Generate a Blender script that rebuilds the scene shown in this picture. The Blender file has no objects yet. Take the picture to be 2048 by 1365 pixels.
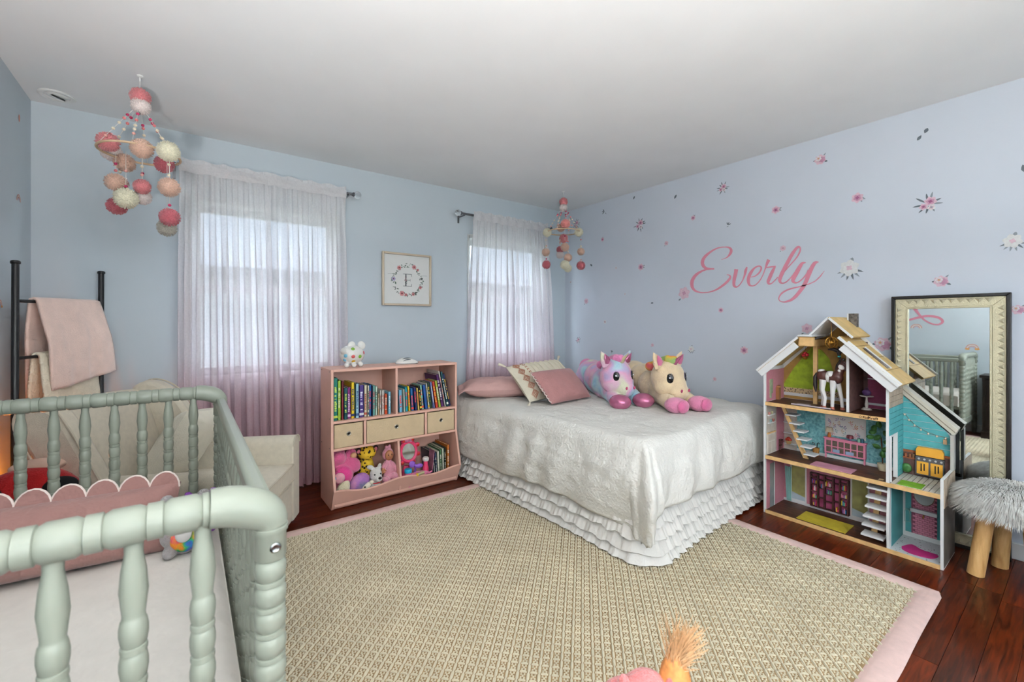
import bpy, bmesh, math, random
from mathutils import Vector, Matrix, Euler, noise
random.seed(7)
R = math.radians
scene = bpy.context.scene
col = scene.collection

# ------------------------------------------------------------------ camera
CAM_H = 1.2
cam_d = bpy.data.cameras.new('camera')
cam = bpy.data.objects.new('camera', cam_d)
col.objects.link(cam)
cam_d.sensor_width = 36.0
cam_d.lens = 36.0 * 870.0 / 2048.0
cam_d.shift_y = -35.5 / 2048.0
cam_d.clip_start = 0.02
cam.location = (0, 0, CAM_H)
cam.rotation_euler = (R(90), 0, R(-36.7))
cam_d.dof.use_dof = True
cam_d.dof.focus_distance = 2.9
cam_d.dof.aperture_fstop = 4.8
scene.camera = cam

# ------------------------------------------------------------------ light, exposure
scene.view_settings.view_transform = 'Standard'
scene.view_settings.look = 'None'
scene.view_settings.gamma = 1.0
scene.view_settings.use_curve_mapping = False
scene.view_settings.exposure = 0.0
SKY_STRENGTH = 8.5
FILL_LAMP_W = 228.0
world = bpy.data.worlds.new('sky')
scene.world = world
world.use_nodes = True
wn = world.node_tree.nodes['Background']
wn.inputs[0].default_value = (0.82, 0.91, 1.0, 1)
wn.inputs[1].default_value = SKY_STRENGTH
try:
    scene.cycles.use_denoising = True
    scene.cycles.max_bounces = 7
    scene.cycles.diffuse_bounces = 3
    scene.cycles.glossy_bounces = 3
    scene.cycles.transmission_bounces = 6
    scene.cycles.use_adaptive_sampling = True
    scene.cycles.adaptive_threshold = 0.12
    scene.cycles.adaptive_min_samples = 20
    scene.cycles.transparent_max_bounces = 10
    scene.cycles.caustics_reflective = False
    scene.cycles.caustics_refractive = False
    scene.cycles.sample_clamp_indirect = 6.0
except Exception:
    pass

# ------------------------------------------------------------------ room measures
XL, XR, YB, YF, ZC = -0.70, 3.38, 3.54, -1.45, 2.44

# ------------------------------------------------------------------ materials
def lin(h):
    if isinstance(h, str):
        h = h.lstrip('#')
        c = [int(h[i:i + 2], 16) / 255 for i in (0, 2, 4)]
    else:
        c = [v / 255 for v in h]
    return tuple((v / 12.92 if v <= .04045 else ((v + .055) / 1.055) ** 2.4) for v in c)

MATS = {}
def M(name, c, rough=.6, metal=0, var=.08, scale=18, bump=0, bscale=150, sheen=0, spec=.5, trans=0, ior=1.45, coat=0):
    if name in MATS:
        return MATS[name]
    m = bpy.data.materials.new(name)
    m.use_nodes = True
    nt = m.node_tree
    b = nt.nodes['Principled BSDF']
    c = lin(c)
    b.inputs['Roughness'].default_value = rough
    b.inputs['Metallic'].default_value = metal
    b.inputs['Specular IOR Level'].default_value = spec
    b.inputs['Transmission Weight'].default_value = trans
    b.inputs['IOR'].default_value = ior
    b.inputs['Coat Weight'].default_value = coat
    if sheen:
        b.inputs['Sheen Weight'].default_value = sheen
        b.inputs['Sheen Roughness'].default_value = .5
    tc = nt.nodes.new('ShaderNodeTexCoord')
    nz = nt.nodes.new('ShaderNodeTexNoise')
    nz.inputs['Scale'].default_value = scale
    nz.inputs['Detail'].default_value = 2
    nt.links.new(tc.outputs['Object'], nz.inputs['Vector'])
    rp = nt.nodes.new('ShaderNodeValToRGB')
    rp.color_ramp.elements[0].position = .3
    rp.color_ramp.elements[1].position = .7
    rp.color_ramp.elements[0].color = tuple(max(0, v * (1 - var)) for v in c) + (1,)
    rp.color_ramp.elements[1].color = tuple(min(1, v * (1 + var)) for v in c) + (1,)
    nt.links.new(nz.outputs['Fac'], rp.inputs[0])
    nt.links.new(rp.outputs[0], b.inputs['Base Color'])
    if bump:
        n2 = nt.nodes.new('ShaderNodeTexNoise')
        n2.inputs['Scale'].default_value = bscale
        n2.inputs['Detail'].default_value = 1
        nt.links.new(tc.outputs['Object'], n2.inputs['Vector'])
        bp = nt.nodes.new('ShaderNodeBump')
        bp.inputs['Strength'].default_value = bump
        bp.inputs['Distance'].default_value = .01
        nt.links.new(n2.outputs['Fac'], bp.inputs['Height'])
        nt.links.new(bp.outputs[0], b.inputs['Normal'])
    MATS[name] = m
    return m

def ramp_mat(name, stops, scale=4, detail=2, rough=.8, bump=.3, bscale=260, tex='noise', sheen=0, stretch=(1, 1, 1), const=False, distort=0):
    """procedural pattern: texture -> colour ramp"""
    if name in MATS:
        return MATS[name]
    m = bpy.data.materials.new(name); m.use_nodes = True
    nt = m.node_tree; b = nt.nodes['Principled BSDF']
    b.inputs['Roughness'].default_value = rough
    if sheen:
        b.inputs['Sheen Weight'].default_value = sheen
    tc = nt.nodes.new('ShaderNodeTexCoord')
    mp = nt.nodes.new('ShaderNodeMapping')
    mp.inputs['Scale'].default_value = stretch
    nt.links.new(tc.outputs['Object'], mp.inputs[0])
    if tex == 'noise':
        t = nt.nodes.new('ShaderNodeTexNoise'); t.inputs['Scale'].default_value = scale; t.inputs['Detail'].default_value = detail
        t.inputs['Distortion'].default_value = distort
        o = t.outputs['Fac']
    elif tex == 'voronoi':
        t = nt.nodes.new('ShaderNodeTexVoronoi'); t.inputs['Scale'].default_value = scale
        o = t.outputs['Distance']
    else:
        t = nt.nodes.new('ShaderNodeTexWave'); t.inputs['Scale'].default_value = scale
        t.inputs['Distortion'].default_value = distort; t.inputs['Detail'].default_value = detail
        o = t.outputs['Fac']
    nt.links.new(mp.outputs[0], t.inputs['Vector'])
    rp = nt.nodes.new('ShaderNodeValToRGB')
    if const:
        rp.color_ramp.interpolation = 'CONSTANT'
    el = rp.color_ramp.elements
    while len(el) < len(stops):
        el.new(.5)
    for e, (p, c) in zip(el, stops):
        e.position = p; e.color = lin(c) + (1,)
    nt.links.new(o, rp.inputs[0]); nt.links.new(rp.outputs[0], b.inputs['Base Color'])
    if bump:
        n2 = nt.nodes.new('ShaderNodeTexNoise'); n2.inputs['Scale'].default_value = bscale
        nt.links.new(tc.outputs['Object'], n2.inputs['Vector'])
        bp = nt.nodes.new('ShaderNodeBump'); bp.inputs['Strength'].default_value = bump; bp.inputs['Distance'].default_value = .006
        nt.links.new(n2.outputs['Fac'], bp.inputs['Height']); nt.links.new(bp.outputs[0], b.inputs['Normal'])
    MATS[name] = m
    return m

def emis(name, c, strength):
    m = bpy.data.materials.new(name); m.use_nodes = True
    b = m.node_tree.nodes['Principled BSDF']
    b.inputs['Base Color'].default_value = lin(c) + (1,)
    b.inputs['Emission Color'].default_value = lin(c) + (1,)
    b.inputs['Emission Strength'].default_value = strength
    return m

# ------------------------------------------------------------------ mesh builder
LOC = {}
class MB:
    def __init__(s, xf=None):
        s.v = []; s.f = []; s.m = []; s.xf = xf; s.cur = 0
    def add(s, vs, fs, m=None):
        o = len(s.v)
        if s.xf is not None:
            vs = [tuple(s.xf @ Vector(p)) for p in vs]
        s.v += [tuple(p) for p in vs]
        s.f += [tuple(i + o for i in f) for f in fs]
        s.m += [s.cur if m is None else m] * len(fs)
        return s
    def box(s, x0, y0, z0, x1, y1, z1, m=None):
        x0, x1 = min(x0, x1), max(x0, x1); y0, y1 = min(y0, y1), max(y0, y1); z0, z1 = min(z0, z1), max(z0, z1)
        return s.add([(x0, y0, z0), (x1, y0, z0), (x1, y1, z0), (x0, y1, z0), (x0, y0, z1), (x1, y0, z1), (x1, y1, z1), (x0, y1, z1)],
                     [(3, 2, 1, 0), (4, 5, 6, 7), (0, 1, 5, 4), (1, 2, 6, 5), (2, 3, 7, 6), (3, 0, 4, 7)], m)
    def cbox(s, c, d, rot=None, m=None):
        h = [v / 2 for v in d]
        rm = Matrix.Identity(3) if rot is None else Euler(rot).to_matrix()
        vs = []
        for k in range(8):
            p = Vector(((-1, 1, 1, -1)[k % 4] * h[0], (-1, -1, 1, 1)[k % 4] * h[1], (-1 if k < 4 else 1) * h[2]))
            vs.append(tuple(rm @ p + Vector(c)))
        return s.add(vs, [(3, 2, 1, 0), (4, 5, 6, 7), (0, 1, 5, 4), (1, 2, 6, 5), (2, 3, 7, 6), (3, 0, 4, 7)], m)
    def prism(s, poly, axis, a, b, m=None):
        n = len(poly)
        def pt(p, t):
            return {'x': (t, p[0], p[1]), 'y': (p[0], t, p[1]), 'z': (p[0], p[1], t)}[axis]
        vs = [pt(p, a) for p in poly] + [pt(p, b) for p in poly]
        fs = [tuple(range(n - 1, -1, -1)), tuple(range(n, 2 * n))] + [(i, (i + 1) % n, n + (i + 1) % n, n + i) for i in range(n)]
        return s.add(vs, fs, m)
    def lathe(s, prof, p0, ax=(0, 0, 1), n=16, m=None, cap=True, sx=1, sy=1):
        ax = Vector(ax).normalized()
        t = Vector((1, 0, 0)) if abs(ax.x) < .9 else Vector((0, 1, 0))
        e1 = (t - ax * t.dot(ax)).normalized(); e2 = ax.cross(e1); p0 = Vector(p0)
        vs = []; fs = []
        for r, h in prof:
            for k in range(n):
                a = 2 * math.pi * k / n
                vs.append(p0 + ax * h + e1 * (r * sx * math.cos(a)) + e2 * (r * sy * math.sin(a)))
        L = len(prof)
        for i in range(L - 1):
            for k in range(n):
                k2 = (k + 1) % n
                fs.append((i * n + k, i * n + k2, (i + 1) * n + k2, (i + 1) * n + k))
        if cap:
            fs.append(tuple(range(n - 1, -1, -1))); fs.append(tuple(range((L - 1) * n, L * n)))
        return s.add(vs, fs, m)
    def cyl(s, p0, p1, r0, r1=None, n=14, m=None):
        p0 = Vector(p0); p1 = Vector(p1); d = p1 - p0
        return s.lathe([(r0, 0), (r0 if r1 is None else r1, d.length)], p0, d, n, m)
    def tube(s, pts, r, n=8, m=None, closed=False, flat=1.0, up=None):
        pts = [Vector(p) for p in pts]; L = len(pts)
        rs = r if isinstance(r, (list, tuple)) else [r] * L
        vs = []; fs = []; e1 = None
        for i, p in enumerate(pts):
            a = pts[(i - 1) % L] if (closed or i > 0) else p
            b = pts[(i + 1) % L] if (closed or i < L - 1) else p
            t = (b - a).normalized() if (b - a).length > 1e-9 else Vector((0, 0, 1))
            if e1 is None:
                q = Vector(up) if up else (Vector((0, 0, 1)) if abs(t.z) < .9 else Vector((1, 0, 0)))
                e1 = (q - t * q.dot(t)).normalized()
            else:
                e1 = (e1 - t * e1.dot(t))
                e1 = e1.normalized() if e1.length > 1e-6 else Vector((1, 0, 0))
            e2 = t.cross(e1)
            for k in range(n):
                an = 2 * math.pi * k / n
                vs.append(p + e1 * (rs[i] * math.cos(an)) + e2 * (rs[i] * flat * math.sin(an)))
        for i in range(L if closed else L - 1):
            j = (i + 1) % L
            for k in range(n):
                k2 = (k + 1) % n
                fs.append((i * n + k, i * n + k2, j * n + k2, j * n + k))
        if not closed:
            fs.append(tuple(range(n - 1, -1, -1))); fs.append(tuple(range((L - 1) * n, L * n)))
        return s.add(vs, fs, m)
    def ell(s, c, r, rot=None, nu=18, nv=12, m=None):
        if not isinstance(r, (list, tuple)):
            r = (r, r, r)
        rm = Matrix.Identity(3) if rot is None else Euler(rot).to_matrix()
        c = Vector(c); vs = [c + rm @ Vector((0, 0, -r[2]))]
        for j in range(1, nv):
            p = -math.pi / 2 + math.pi * j / nv
            for k in range(nu):
                a = 2 * math.pi * k / nu
                vs.append(c + rm @ Vector((r[0] * math.cos(p) * math.cos(a), r[1] * math.cos(p) * math.sin(a), r[2] * math.sin(p))))
        vs.append(c + rm @ Vector((0, 0, r[2])))
        fs = []
        for k in range(nu):
            k2 = (k + 1) % nu
            fs.append((0, 1 + k2, 1 + k))
            for j in range(nv - 2):
                o = 1 + j * nu
                fs.append((o + k, o + k2, o + nu + k2, o + nu + k))
            o = 1 + (nv - 2) * nu
            fs.append((o + k, o + k2, len(vs) - 1))
        return s.add(vs, fs, m)
    def grid(s, fn, nu, nv, m=None):
        vs = [fn(i / nu, j / nv) for j in range(nv + 1) for i in range(nu + 1)]
        w = nu + 1
        return s.add(vs, [(j * w + i, j * w + i + 1, (j + 1) * w + i + 1, (j + 1) * w + i) for j in range(nv) for i in range(nu)], m)

def mesh_of(mb, name, mats, off=(0, 0, 0), smooth=True, angle=42):
    me = bpy.data.meshes.new(name)
    me.from_pydata([(p[0] - off[0], p[1] - off[1], p[2] - off[2]) for p in mb.v], [], mb.f)
    if not isinstance(mats, (list, tuple)):
        mats = [mats]
    for m in mats:
        me.materials.append(m)
    if any(mb.m):
        me.polygons.foreach_set('material_index', mb.m)
    if smooth:
        me.shade_smooth()
        me.set_sharp_from_angle(angle=R(angle))
    me.update()
    return me

def tag(o, label=None, cat=None, group=None, kind=None):
    if label: o['label'] = label
    if cat: o['category'] = cat
    if group: o['group'] = group
    if kind: o['kind'] = kind
    return o

def thing(name, label, cat, loc=(0, 0, 0), group=None):
    o = bpy.data.objects.new(name, None); col.objects.link(o)
    o.empty_display_size = .05
    o.location = loc; LOC[o.name] = Vector(loc)
    return tag(o, label, cat, group)

def part(name, mb, mats, parent=None, bevel=0, smooth=True, sub=0, label=None, angle=42, kind=None, solid=0):
    """links a mesh; verts are given in room coordinates"""
    off = LOC[parent.name] if parent is not None else None
    if parent is None:
        xs = [p[0] for p in mb.v]; ys = [p[1] for p in mb.v]; zs = [p[2] for p in mb.v]
        off = Vector(((min(xs) + max(xs)) / 2, (min(ys) + max(ys)) / 2, min(zs)))
    o = bpy.data.objects.new(name, mesh_of(mb, name, mats, off, smooth, angle)); col.objects.link(o)
    if parent is None:
        o.location = off
    else:
        o.parent = parent
    LOC[o.name] = Vector(off)
    if solid:
        md = o.modifiers.new('thick', 'SOLIDIFY'); md.thickness = solid; md.offset = 0
    if bevel:
        md = o.modifiers.new('bevel', 'BEVEL'); md.width = bevel; md.segments = 2; md.limit_method = 'ANGLE'; md.angle_limit = R(35)
    if sub:
        md = o.modifiers.new('sub', 'SUBSURF'); md.levels = sub; md.render_levels = sub
    if label: o['label'] = label
    if kind: o['kind'] = kind
    return o

def single(name, mb, mats, label, cat, group=None, **kw):
    return tag(part(name, mb, mats, None, **kw), label, cat, group)

def struct(name, mb, mats, parent=None, **kw):
    o = part(name, mb, mats, parent, **kw)
    if parent is None: o['kind'] = 'structure'
    return o

def fused(name, mb, mats, parent, vox=.008, it=6, label=None):
    """overlapping lumps melted into one continuous skin"""
    o = part(name, mb, mats, parent, label=label)
    md = o.modifiers.new('melt', 'REMESH'); md.mode = 'VOXEL'; md.voxel_size = vox; md.use_smooth_shade = True
    sm = o.modifiers.new('soft', 'SMOOTH'); sm.iterations = it; sm.factor = .5
    return o

def piece(name, mesh, parent, loc, rot=(0, 0, 0), scale=(1, 1, 1)):
    o = bpy.data.objects.new(name, mesh); col.objects.link(o)
    o.parent = parent
    o.location = Vector(loc) - LOC[parent.name]; o.rotation_euler = rot; o.scale = scale
    LOC[o.name] = Vector(loc)
    return o

def crom(P, n):
    Q = [P[0]] + list(P) + [P[-1]]; out = []
    for i in range(1, len(Q) - 2):
        a, b, c, d = (Vector(q) for q in Q[i - 1:i + 3])
        for k in range(n):
            t = k / n
            out.append(.5 * (2 * b + (c - a) * t + (2 * a - 5 * b + 4 * c - d) * t * t + (3 * b - 3 * c + d - a) * t ** 3))
    out.append(Vector(P[-1]))
    return out

def N3(x, y, z=0):
    return noise.noise(Vector((x, y, z)))

def frame_xf(o, fwd, up=(0, 0, 1)):
    """matrix whose local x is fwd and z about up"""
    x = Vector(fwd).normalized(); u = Vector(up); y = u.cross(x).normalized(); z = x.cross(y)
    m = Matrix((x, y, z)).transposed().to_4x4(); m.translation = Vector(o)
    return m
# ================================================================== room shell
def paint(name, c):
    return M(name, c, rough=.55, var=.015, scale=3, bump=.04, bscale=420, spec=.3)
m_wall = paint('wall paint', (205, 215, 222))
m_wallr = paint('wall paint lilac', (212, 218, 229))
m_ceil = paint('ceiling paint', (242, 243, 244))
m_trim = M('white trim paint', (238, 238, 236), rough=.35, var=.01)
m_planks = M('cherry plank', (104, 44, 20), rough=.22, spec=.5)
# cherry planks: colour by plank, grain along the plank
def plank_mat():
    m = m_planks; nt = m.node_tree; b = nt.nodes['Principled BSDF']
    tc = nt.nodes.new('ShaderNodeTexCoord'); mp = nt.nodes.new('ShaderNodeMapping')
    mp.inputs['Scale'].default_value = (2.2, 26, 1)
    oi = nt.nodes.new('ShaderNodeObjectInfo')
    ad = nt.nodes.new('ShaderNodeVectorMath'); ad.operation = 'ADD'
    mu = nt.nodes.new('ShaderNodeMath'); mu.operation = 'MULTIPLY'; mu.inputs[1].default_value = 37
    nt.links.new(oi.outputs['Random'], mu.inputs[0])
    geo = nt.nodes.new('ShaderNodeNewGeometry')
    nt.links.new(geo.outputs['Position'], ad.inputs[0]); nt.links.new(mu.outputs[0], ad.inputs[1])
    nt.links.new(ad.outputs[0], mp.inputs[0])
    nz = nt.nodes.new('ShaderNodeTexNoise'); nz.inputs['Scale'].default_value = 3; nz.inputs['Detail'].default_value = 6; nz.inputs['Distortion'].default_value = .8
    nt.links.new(mp.outputs[0], nz.inputs['Vector'])
    rp = nt.nodes.new('ShaderNodeValToRGB')
    rp.color_ramp.elements[0].color = lin((46, 13, 3)) + (1,); rp.color_ramp.elements[0].position = .3
    rp.color_ramp.elements[1].color = lin((112, 42, 12)) + (1,); rp.color_ramp.elements[1].position = .72
    nt.links.new(nz.outputs['Fac'], rp.inputs[0])
    hs = nt.nodes.new('ShaderNodeHueSaturation')
    mr = nt.nodes.new('ShaderNodeMapRange'); mr.inputs['To Min'].default_value = .65; mr.inputs['To Max'].default_value = 1.3
    nt.links.new(oi.outputs['Random'], mr.inputs['Value']); nt.links.new(mr.outputs[0], hs.inputs['Value'])
    nt.links.new(rp.outputs[0], hs.inputs['Color']); nt.links.new(hs.outputs[0], b.inputs['Base Color'])
    b.inputs['Roughness'].default_value = .3
    b.inputs['Specular IOR Level'].default_value = .3
plank_mat()

fl = struct('floor', MB().box(XL - .1, YF - .1, -.12, XR + .1, YB + .1, -.014), M('subfloor', (40, 22, 14), rough=.8))
pl_me = mesh_of(MB().box(0, 0, -.013, 1, 1, 0), 'plank', m_planks, smooth=False)
y = YF
row = 0
rnd = random.Random(3)
while y < YB - .001:
    w = min(.0847, YB - y)
    x = XL - rnd.random() * .5
    while x < XR:
        L = rnd.uniform(.75, 1.25)
        x0, x1 = max(x, XL), min(x + L, XR)
        if x1 - x0 > .02:
            piece('plank', pl_me, fl, (x0 + .0007, y + .0007, 0), scale=(x1 - x0 - .0014, w - .0014, 1))
        x += L
    y += .0847

struct('ceiling', MB().box(XL - .1, YF - .1, ZC, XR + .1, YB + .1, ZC + .1), m_ceil)
WIN = [(0.0, .95, .85, 2.03), (2.125, 3.075, .85, 2.03)]
mb = MB(); T = .16
xs = [XL - .1, WIN[0][0], WIN[0][1], WIN[1][0], WIN[1][1], XR + .1]
mb.box(xs[0], YB, 0, xs[1], YB + T, ZC); mb.box(xs[2], YB, 0, xs[3], YB + T, ZC); mb.box(xs[4], YB, 0, xs[5], YB + T, ZC)
for a in WIN:
    mb.box(a[0], YB, 0, a[1], YB + T, a[2]); mb.box(a[0], YB, a[3], a[1], YB + T, ZC)
struct('wall_back', mb, m_wall)
struct('wall_right', MB().box(XR, YF - .1, 0, XR + .1, YB, ZC), m_wallr)
struct('wall_left', MB().box(XL - .1, YF - .1, 0, XL, YB, ZC), m_wall)
# the wall behind the viewer: a closed door and an unseen window added for fill daylight
mb = MB()
D0, D1, DZ = -.6, .3, 2.1
W0, W1, WZ0, WZ1 = .6, 2.2, .7, 2.15
mb.box(XL - .1, YF - .12, 0, D0, YF, ZC); mb.box(D0, YF - .12, DZ, D1, YF, ZC); mb.box(D1, YF - .12, 0, W0, YF, ZC)
mb.box(W0, YF - .12, 0, W1, YF, WZ0); mb.box(W0, YF - .12, WZ1, W1, YF, ZC); mb.box(W1, YF - .12, 0, XR + .1, YF, ZC)
struct('wall_front', mb, m_wall)
mb = MB()
mb.box(D0 - .07, YF, 0, D0, YF + .02, DZ + .07); mb.box(D1, YF, 0, D1 + .07, YF + .02, DZ + .07); mb.box(D0, YF, DZ, D1, YF + .02, DZ + .07)
dr1 = struct('door_1', mb, m_trim, bevel=.004)
part('leaf', MB().box(D0, YF - .06, 0, D1, YF - .02, DZ), m_trim, dr1)
for (z0, z1) in ((.2, .9), (1.05, 1.9)):
    for (x0, x1) in ((D0 + .1, -.2), (-.1, D1 - .1)):
        part('panel', MB().box(x0, YF - .021, z0, x1, YF - .012, z1), m_trim, dr1, bevel=.006)
part('door_knob', MB().lathe([(.02, 0), (.012, .02), (.028, .045), (.02, .065)], (D1 - .06, YF - .02, 1.0), (0, 1, 0)), M('brass', (160, 120, 60), rough=.3, metal=1), dr1)

def baseboard(name, mb):
    struct(name, mb, m_trim, bevel=.004)
bb = .085
baseboard('baseboard_back', MB().box(XL, YB - .016, 0, XR, YB, bb))
baseboard('baseboard_right', MB().box(XR - .016, YF, 0, XR, YB - .016, bb))
baseboard('baseboard_left', MB().box(XL, YF, 0, XL + .016, YB - .016, bb))

# window glass that lets daylight pass
m_pane = bpy.data.materials.new('window pane'); m_pane.use_nodes = True
nt = m_pane.node_tree; nt.nodes.remove(nt.nodes['Principled BSDF'])
tr = nt.nodes.new('ShaderNodeBsdfTransparent'); gl = nt.nodes.new('ShaderNodeBsdfGlossy'); mx = nt.nodes.new('ShaderNodeMixShader')
gl.inputs['Roughness'].default_value = .02; mx.inputs[0].default_value = .06
tr.inputs[0].default_value = (.96, .98, .98, 1)
nt.links.new(tr.outputs[0], mx.inputs[1]); nt.links.new(gl.outputs[0], mx.inputs[2]); nt.links.new(mx.outputs[0], nt.nodes['Material Output'].inputs[0])

def window(n, x0, x1, z0, z1, yin, sgn):
    """double-hung window; sgn +1: outside lies towards +y"""
    cas = MB(); c = .012
    ya, yb = yin - .012 * sgn, yin + .02 * sgn
    cas.box(x0 - c, ya, z0 - .02, x0, yb, z1 + c); cas.box(x1, ya, z0 - .02, x1 + c, yb, z1 + c); cas.box(x0, ya, z1, x1, yb, z1 + c)
    w = struct('window_%d' % n, cas, m_trim, bevel=.004)
    e = .05
    part('jamb', MB().box(x0, yin + .01 * sgn, z0, x0 + .02, yin + .15 * sgn, z1).box(x1 - .02, yin + .01 * sgn, z0, x1, yin + .15 * sgn, z1)
         .box(x0, yin + .01 * sgn, z1 - .02, x1, yin + .15 * sgn, z1), m_trim, w)
    part('sill', MB().box(x0 - .012, yin - .03 * sgn, z0 - .03, x1 + .012, yin + .15 * sgn, z0), m_trim, w, bevel=.005)
    zm = (z0 + z1) / 2
    for (a, b, yy) in ((z0, zm + .02, .07), (zm - .02, z1 - .02, .11)):
        f = MB(); yy = yin + yy * sgn; t = .03 * sgn
        f.box(x0 + .02, yy, a, x0 + .02 + e, yy + t, b); f.box(x1 - .02 - e, yy, a, x1 - .02, yy + t, b)
        f.box(x0 + .02 + e, yy, a, x1 - .02 - e, yy + t, a + e); f.box(x0 + .02 + e, yy, b - e, x1 - .02 - e, yy + t, b)
        sa = part('sash', f, m_trim, w, bevel=.003)
        part('pane', MB().box(x0 + .02 + e, yy + t * .4, a + e, x1 - .02 - e, yy + t * .55, b - e), m_pane, sa, smooth=False)
    return w
window(1, *WIN[0], YB, 1)
window(2, *WIN[1], YB, 1)
window(3, W0, W1, WZ0, WZ1, YF, -1)  # unseen front window, added to bring in fill daylight
def portal(cx, cy, cz, sx, sz, ry):
    d = bpy.data.lights.new('daylight opening', 'AREA'); d.shape = 'RECTANGLE'; d.size = sx; d.size_y = sz
    try: d.cycles.is_portal = True
    except Exception: return
    o = bpy.data.objects.new('daylight_opening', d); col.objects.link(o); o.location = (cx, cy, cz); o.rotation_euler = ry
portal((W0 + W1) / 2, YF - .15, (WZ0 + WZ1) / 2, W1 - W0, WZ1 - WZ0, (R(90), 0, 0))

# pale house front added outside to dim the daylight on the sheers
struct('ground', MB().box(-30, -30, -3.2, 35, 35, -3.0), M('lawn', (120, 130, 100), rough=1, var=.2, scale=.5))  # plane added to block sky light coming up from below the horizon
nb = thing('neighbour_house', 'pale house front outside the curtained windows', 'house', (2, 7.2, -3))
part('wall', MB().box(-6, 7.2, -3, 11, 7.5, 1.9), M('pale siding', (158, 160, 164), rough=.8), nb)
part('roof', MB().prism([(6.9, 1.85), (10, 4.2), (10, 4.3), (6.8, 1.95)], 'x', -6.3, 11.3), M('grey roof', (112, 116, 124), rough=.9), nb)

# ------------------------------------------------------------------ recessed eyeball light in the corner (off)
t = thing('recessed_light', 'round white recessed ceiling light, unlit, in the corner by the first mobile', 'ceiling light', (-.555, 3.36, ZC - .012))
cx, cy = -.57, 3.375
part('trim_ring', MB().lathe([(.074, 0), (.076, -.005), (.07, -.009), (.052, -.006), (.05, .0)], (cx, cy, ZC), n=32, cap=False), m_trim, t)
part('eyeball', MB().ell((cx, cy, ZC + .012), (.05, .05, .028), nu=24), m_trim, t)
part('aperture', MB().lathe([(.028, -.012), (.03, -.02), (.025, -.016), (.022, -.012)], (cx + .01, cy - .012, ZC + .001), (.35, -.3, 1), n=24), M('dark socket', (45, 48, 46), rough=.4), t)

# ------------------------------------------------------------------ unseen fill lamp added behind the viewer to wash the ceiling
m_bzl = M('bronze lamp metal', (70, 60, 52), rough=.4, metal=.7)
def added_uplighter(x, y, watts, lab):
    t = thing('uplighter_lamp', lab, 'floor lamp', (x, y, 0))
    part('base', MB().lathe([(.13, 0), (.13, .015), (.03, .03)], (x, y, .001), n=28), m_bzl, t)
    part('pole', MB().cyl((x, y, .02), (x, y, .42), .011), m_bzl, t)
    part('bowl', MB().lathe([(.02, 0), (.09, .03), (.16, .09), (.19, .15), (.185, .15), (.155, .095), (.088, .037), (.02, .01)], (x, y, .4), n=32, cap=False), m_bzl, t)
    d = bpy.data.lights.new('uplighter light', 'AREA'); d.shape = 'DISK'; d.size = .28; d.energy = watts; d.color = (1, .98, .96); d.spread = R(150)
    o = bpy.data.objects.new('uplighter_light', d); col.objects.link(o); o.parent = t; o.location = (0, 0, .54); o.rotation_euler = (R(180), 0, 0)
added_uplighter(-.48, -.95, FILL_LAMP_W, 'bronze bowl uplighter lamp behind the viewer')

# ------------------------------------------------------------------ night light low on the left wall
t = thing('night_light', 'small amber night light plugged in low on the left wall', 'night light', (XL, 2.93, .33))
part('plug_body', MB().box(XL, 2.90, .33, XL + .03, 2.96, .40), m_trim, t, bevel=.006)
part('glow_shade', MB().ell((XL + .034, 2.93, .425), (.024, .032, .04)), emis('amber glow', (255, 140, 40), 110), t)

# ------------------------------------------------------------------ dark nightstand beside the crib (seen in the mirror)
m_dk = M('espresso wood', (34, 22, 18), rough=.35)
t = thing('nightstand', 'dark espresso wooden nightstand beside the crib, seen in the mirror', 'nightstand', (-.48, .5, 0))
part('body', MB().box(-.66, .3, .08, -.3, .74, .66), m_dk, t, bevel=.004)
part('top', MB().box(-.68, .28, .66, -.27, .76, .69), m_dk, t, bevel=.005)
part('base', MB().box(-.67, .29, .0, -.28, .75, .08), m_dk, t, bevel=.004)
for z0 in (.12, .39):
    d = part('drawer', MB().box(-.3, .33, z0, -.283, .71, z0 + .24), m_dk, t, bevel=.004)
    part('knob', MB().ell((-.272, .52, z0 + .12), .014), M('brass', (160, 120, 60), rough=.3, metal=1), d)
# ================================================================== rug
RX0, RX1, RY0, RY1, BW = -.36, 2.685, .40, 2.765, .085
t = thing('rug', 'large beige woven area rug with a dusty pink cloth border', 'rug', ((RX0 + RX1) / 2, (RY0 + RY1) / 2, 0))
m_bord = M('pink rug binding', (230, 198, 190), rough=.9, var=.05, scale=30, bump=.25, bscale=500)
m_yarn = M('ecru rug yarn', (226, 216, 190), rough=.95, var=.1, scale=5, bump=.4, bscale=700)
m_back = M('rug backing', (150, 124, 88), rough=1, var=.15, scale=60)
def wav(x, y):
    return .006 * N3(x * 2.3, y * 2.3, 4)
mb = MB()
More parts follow.
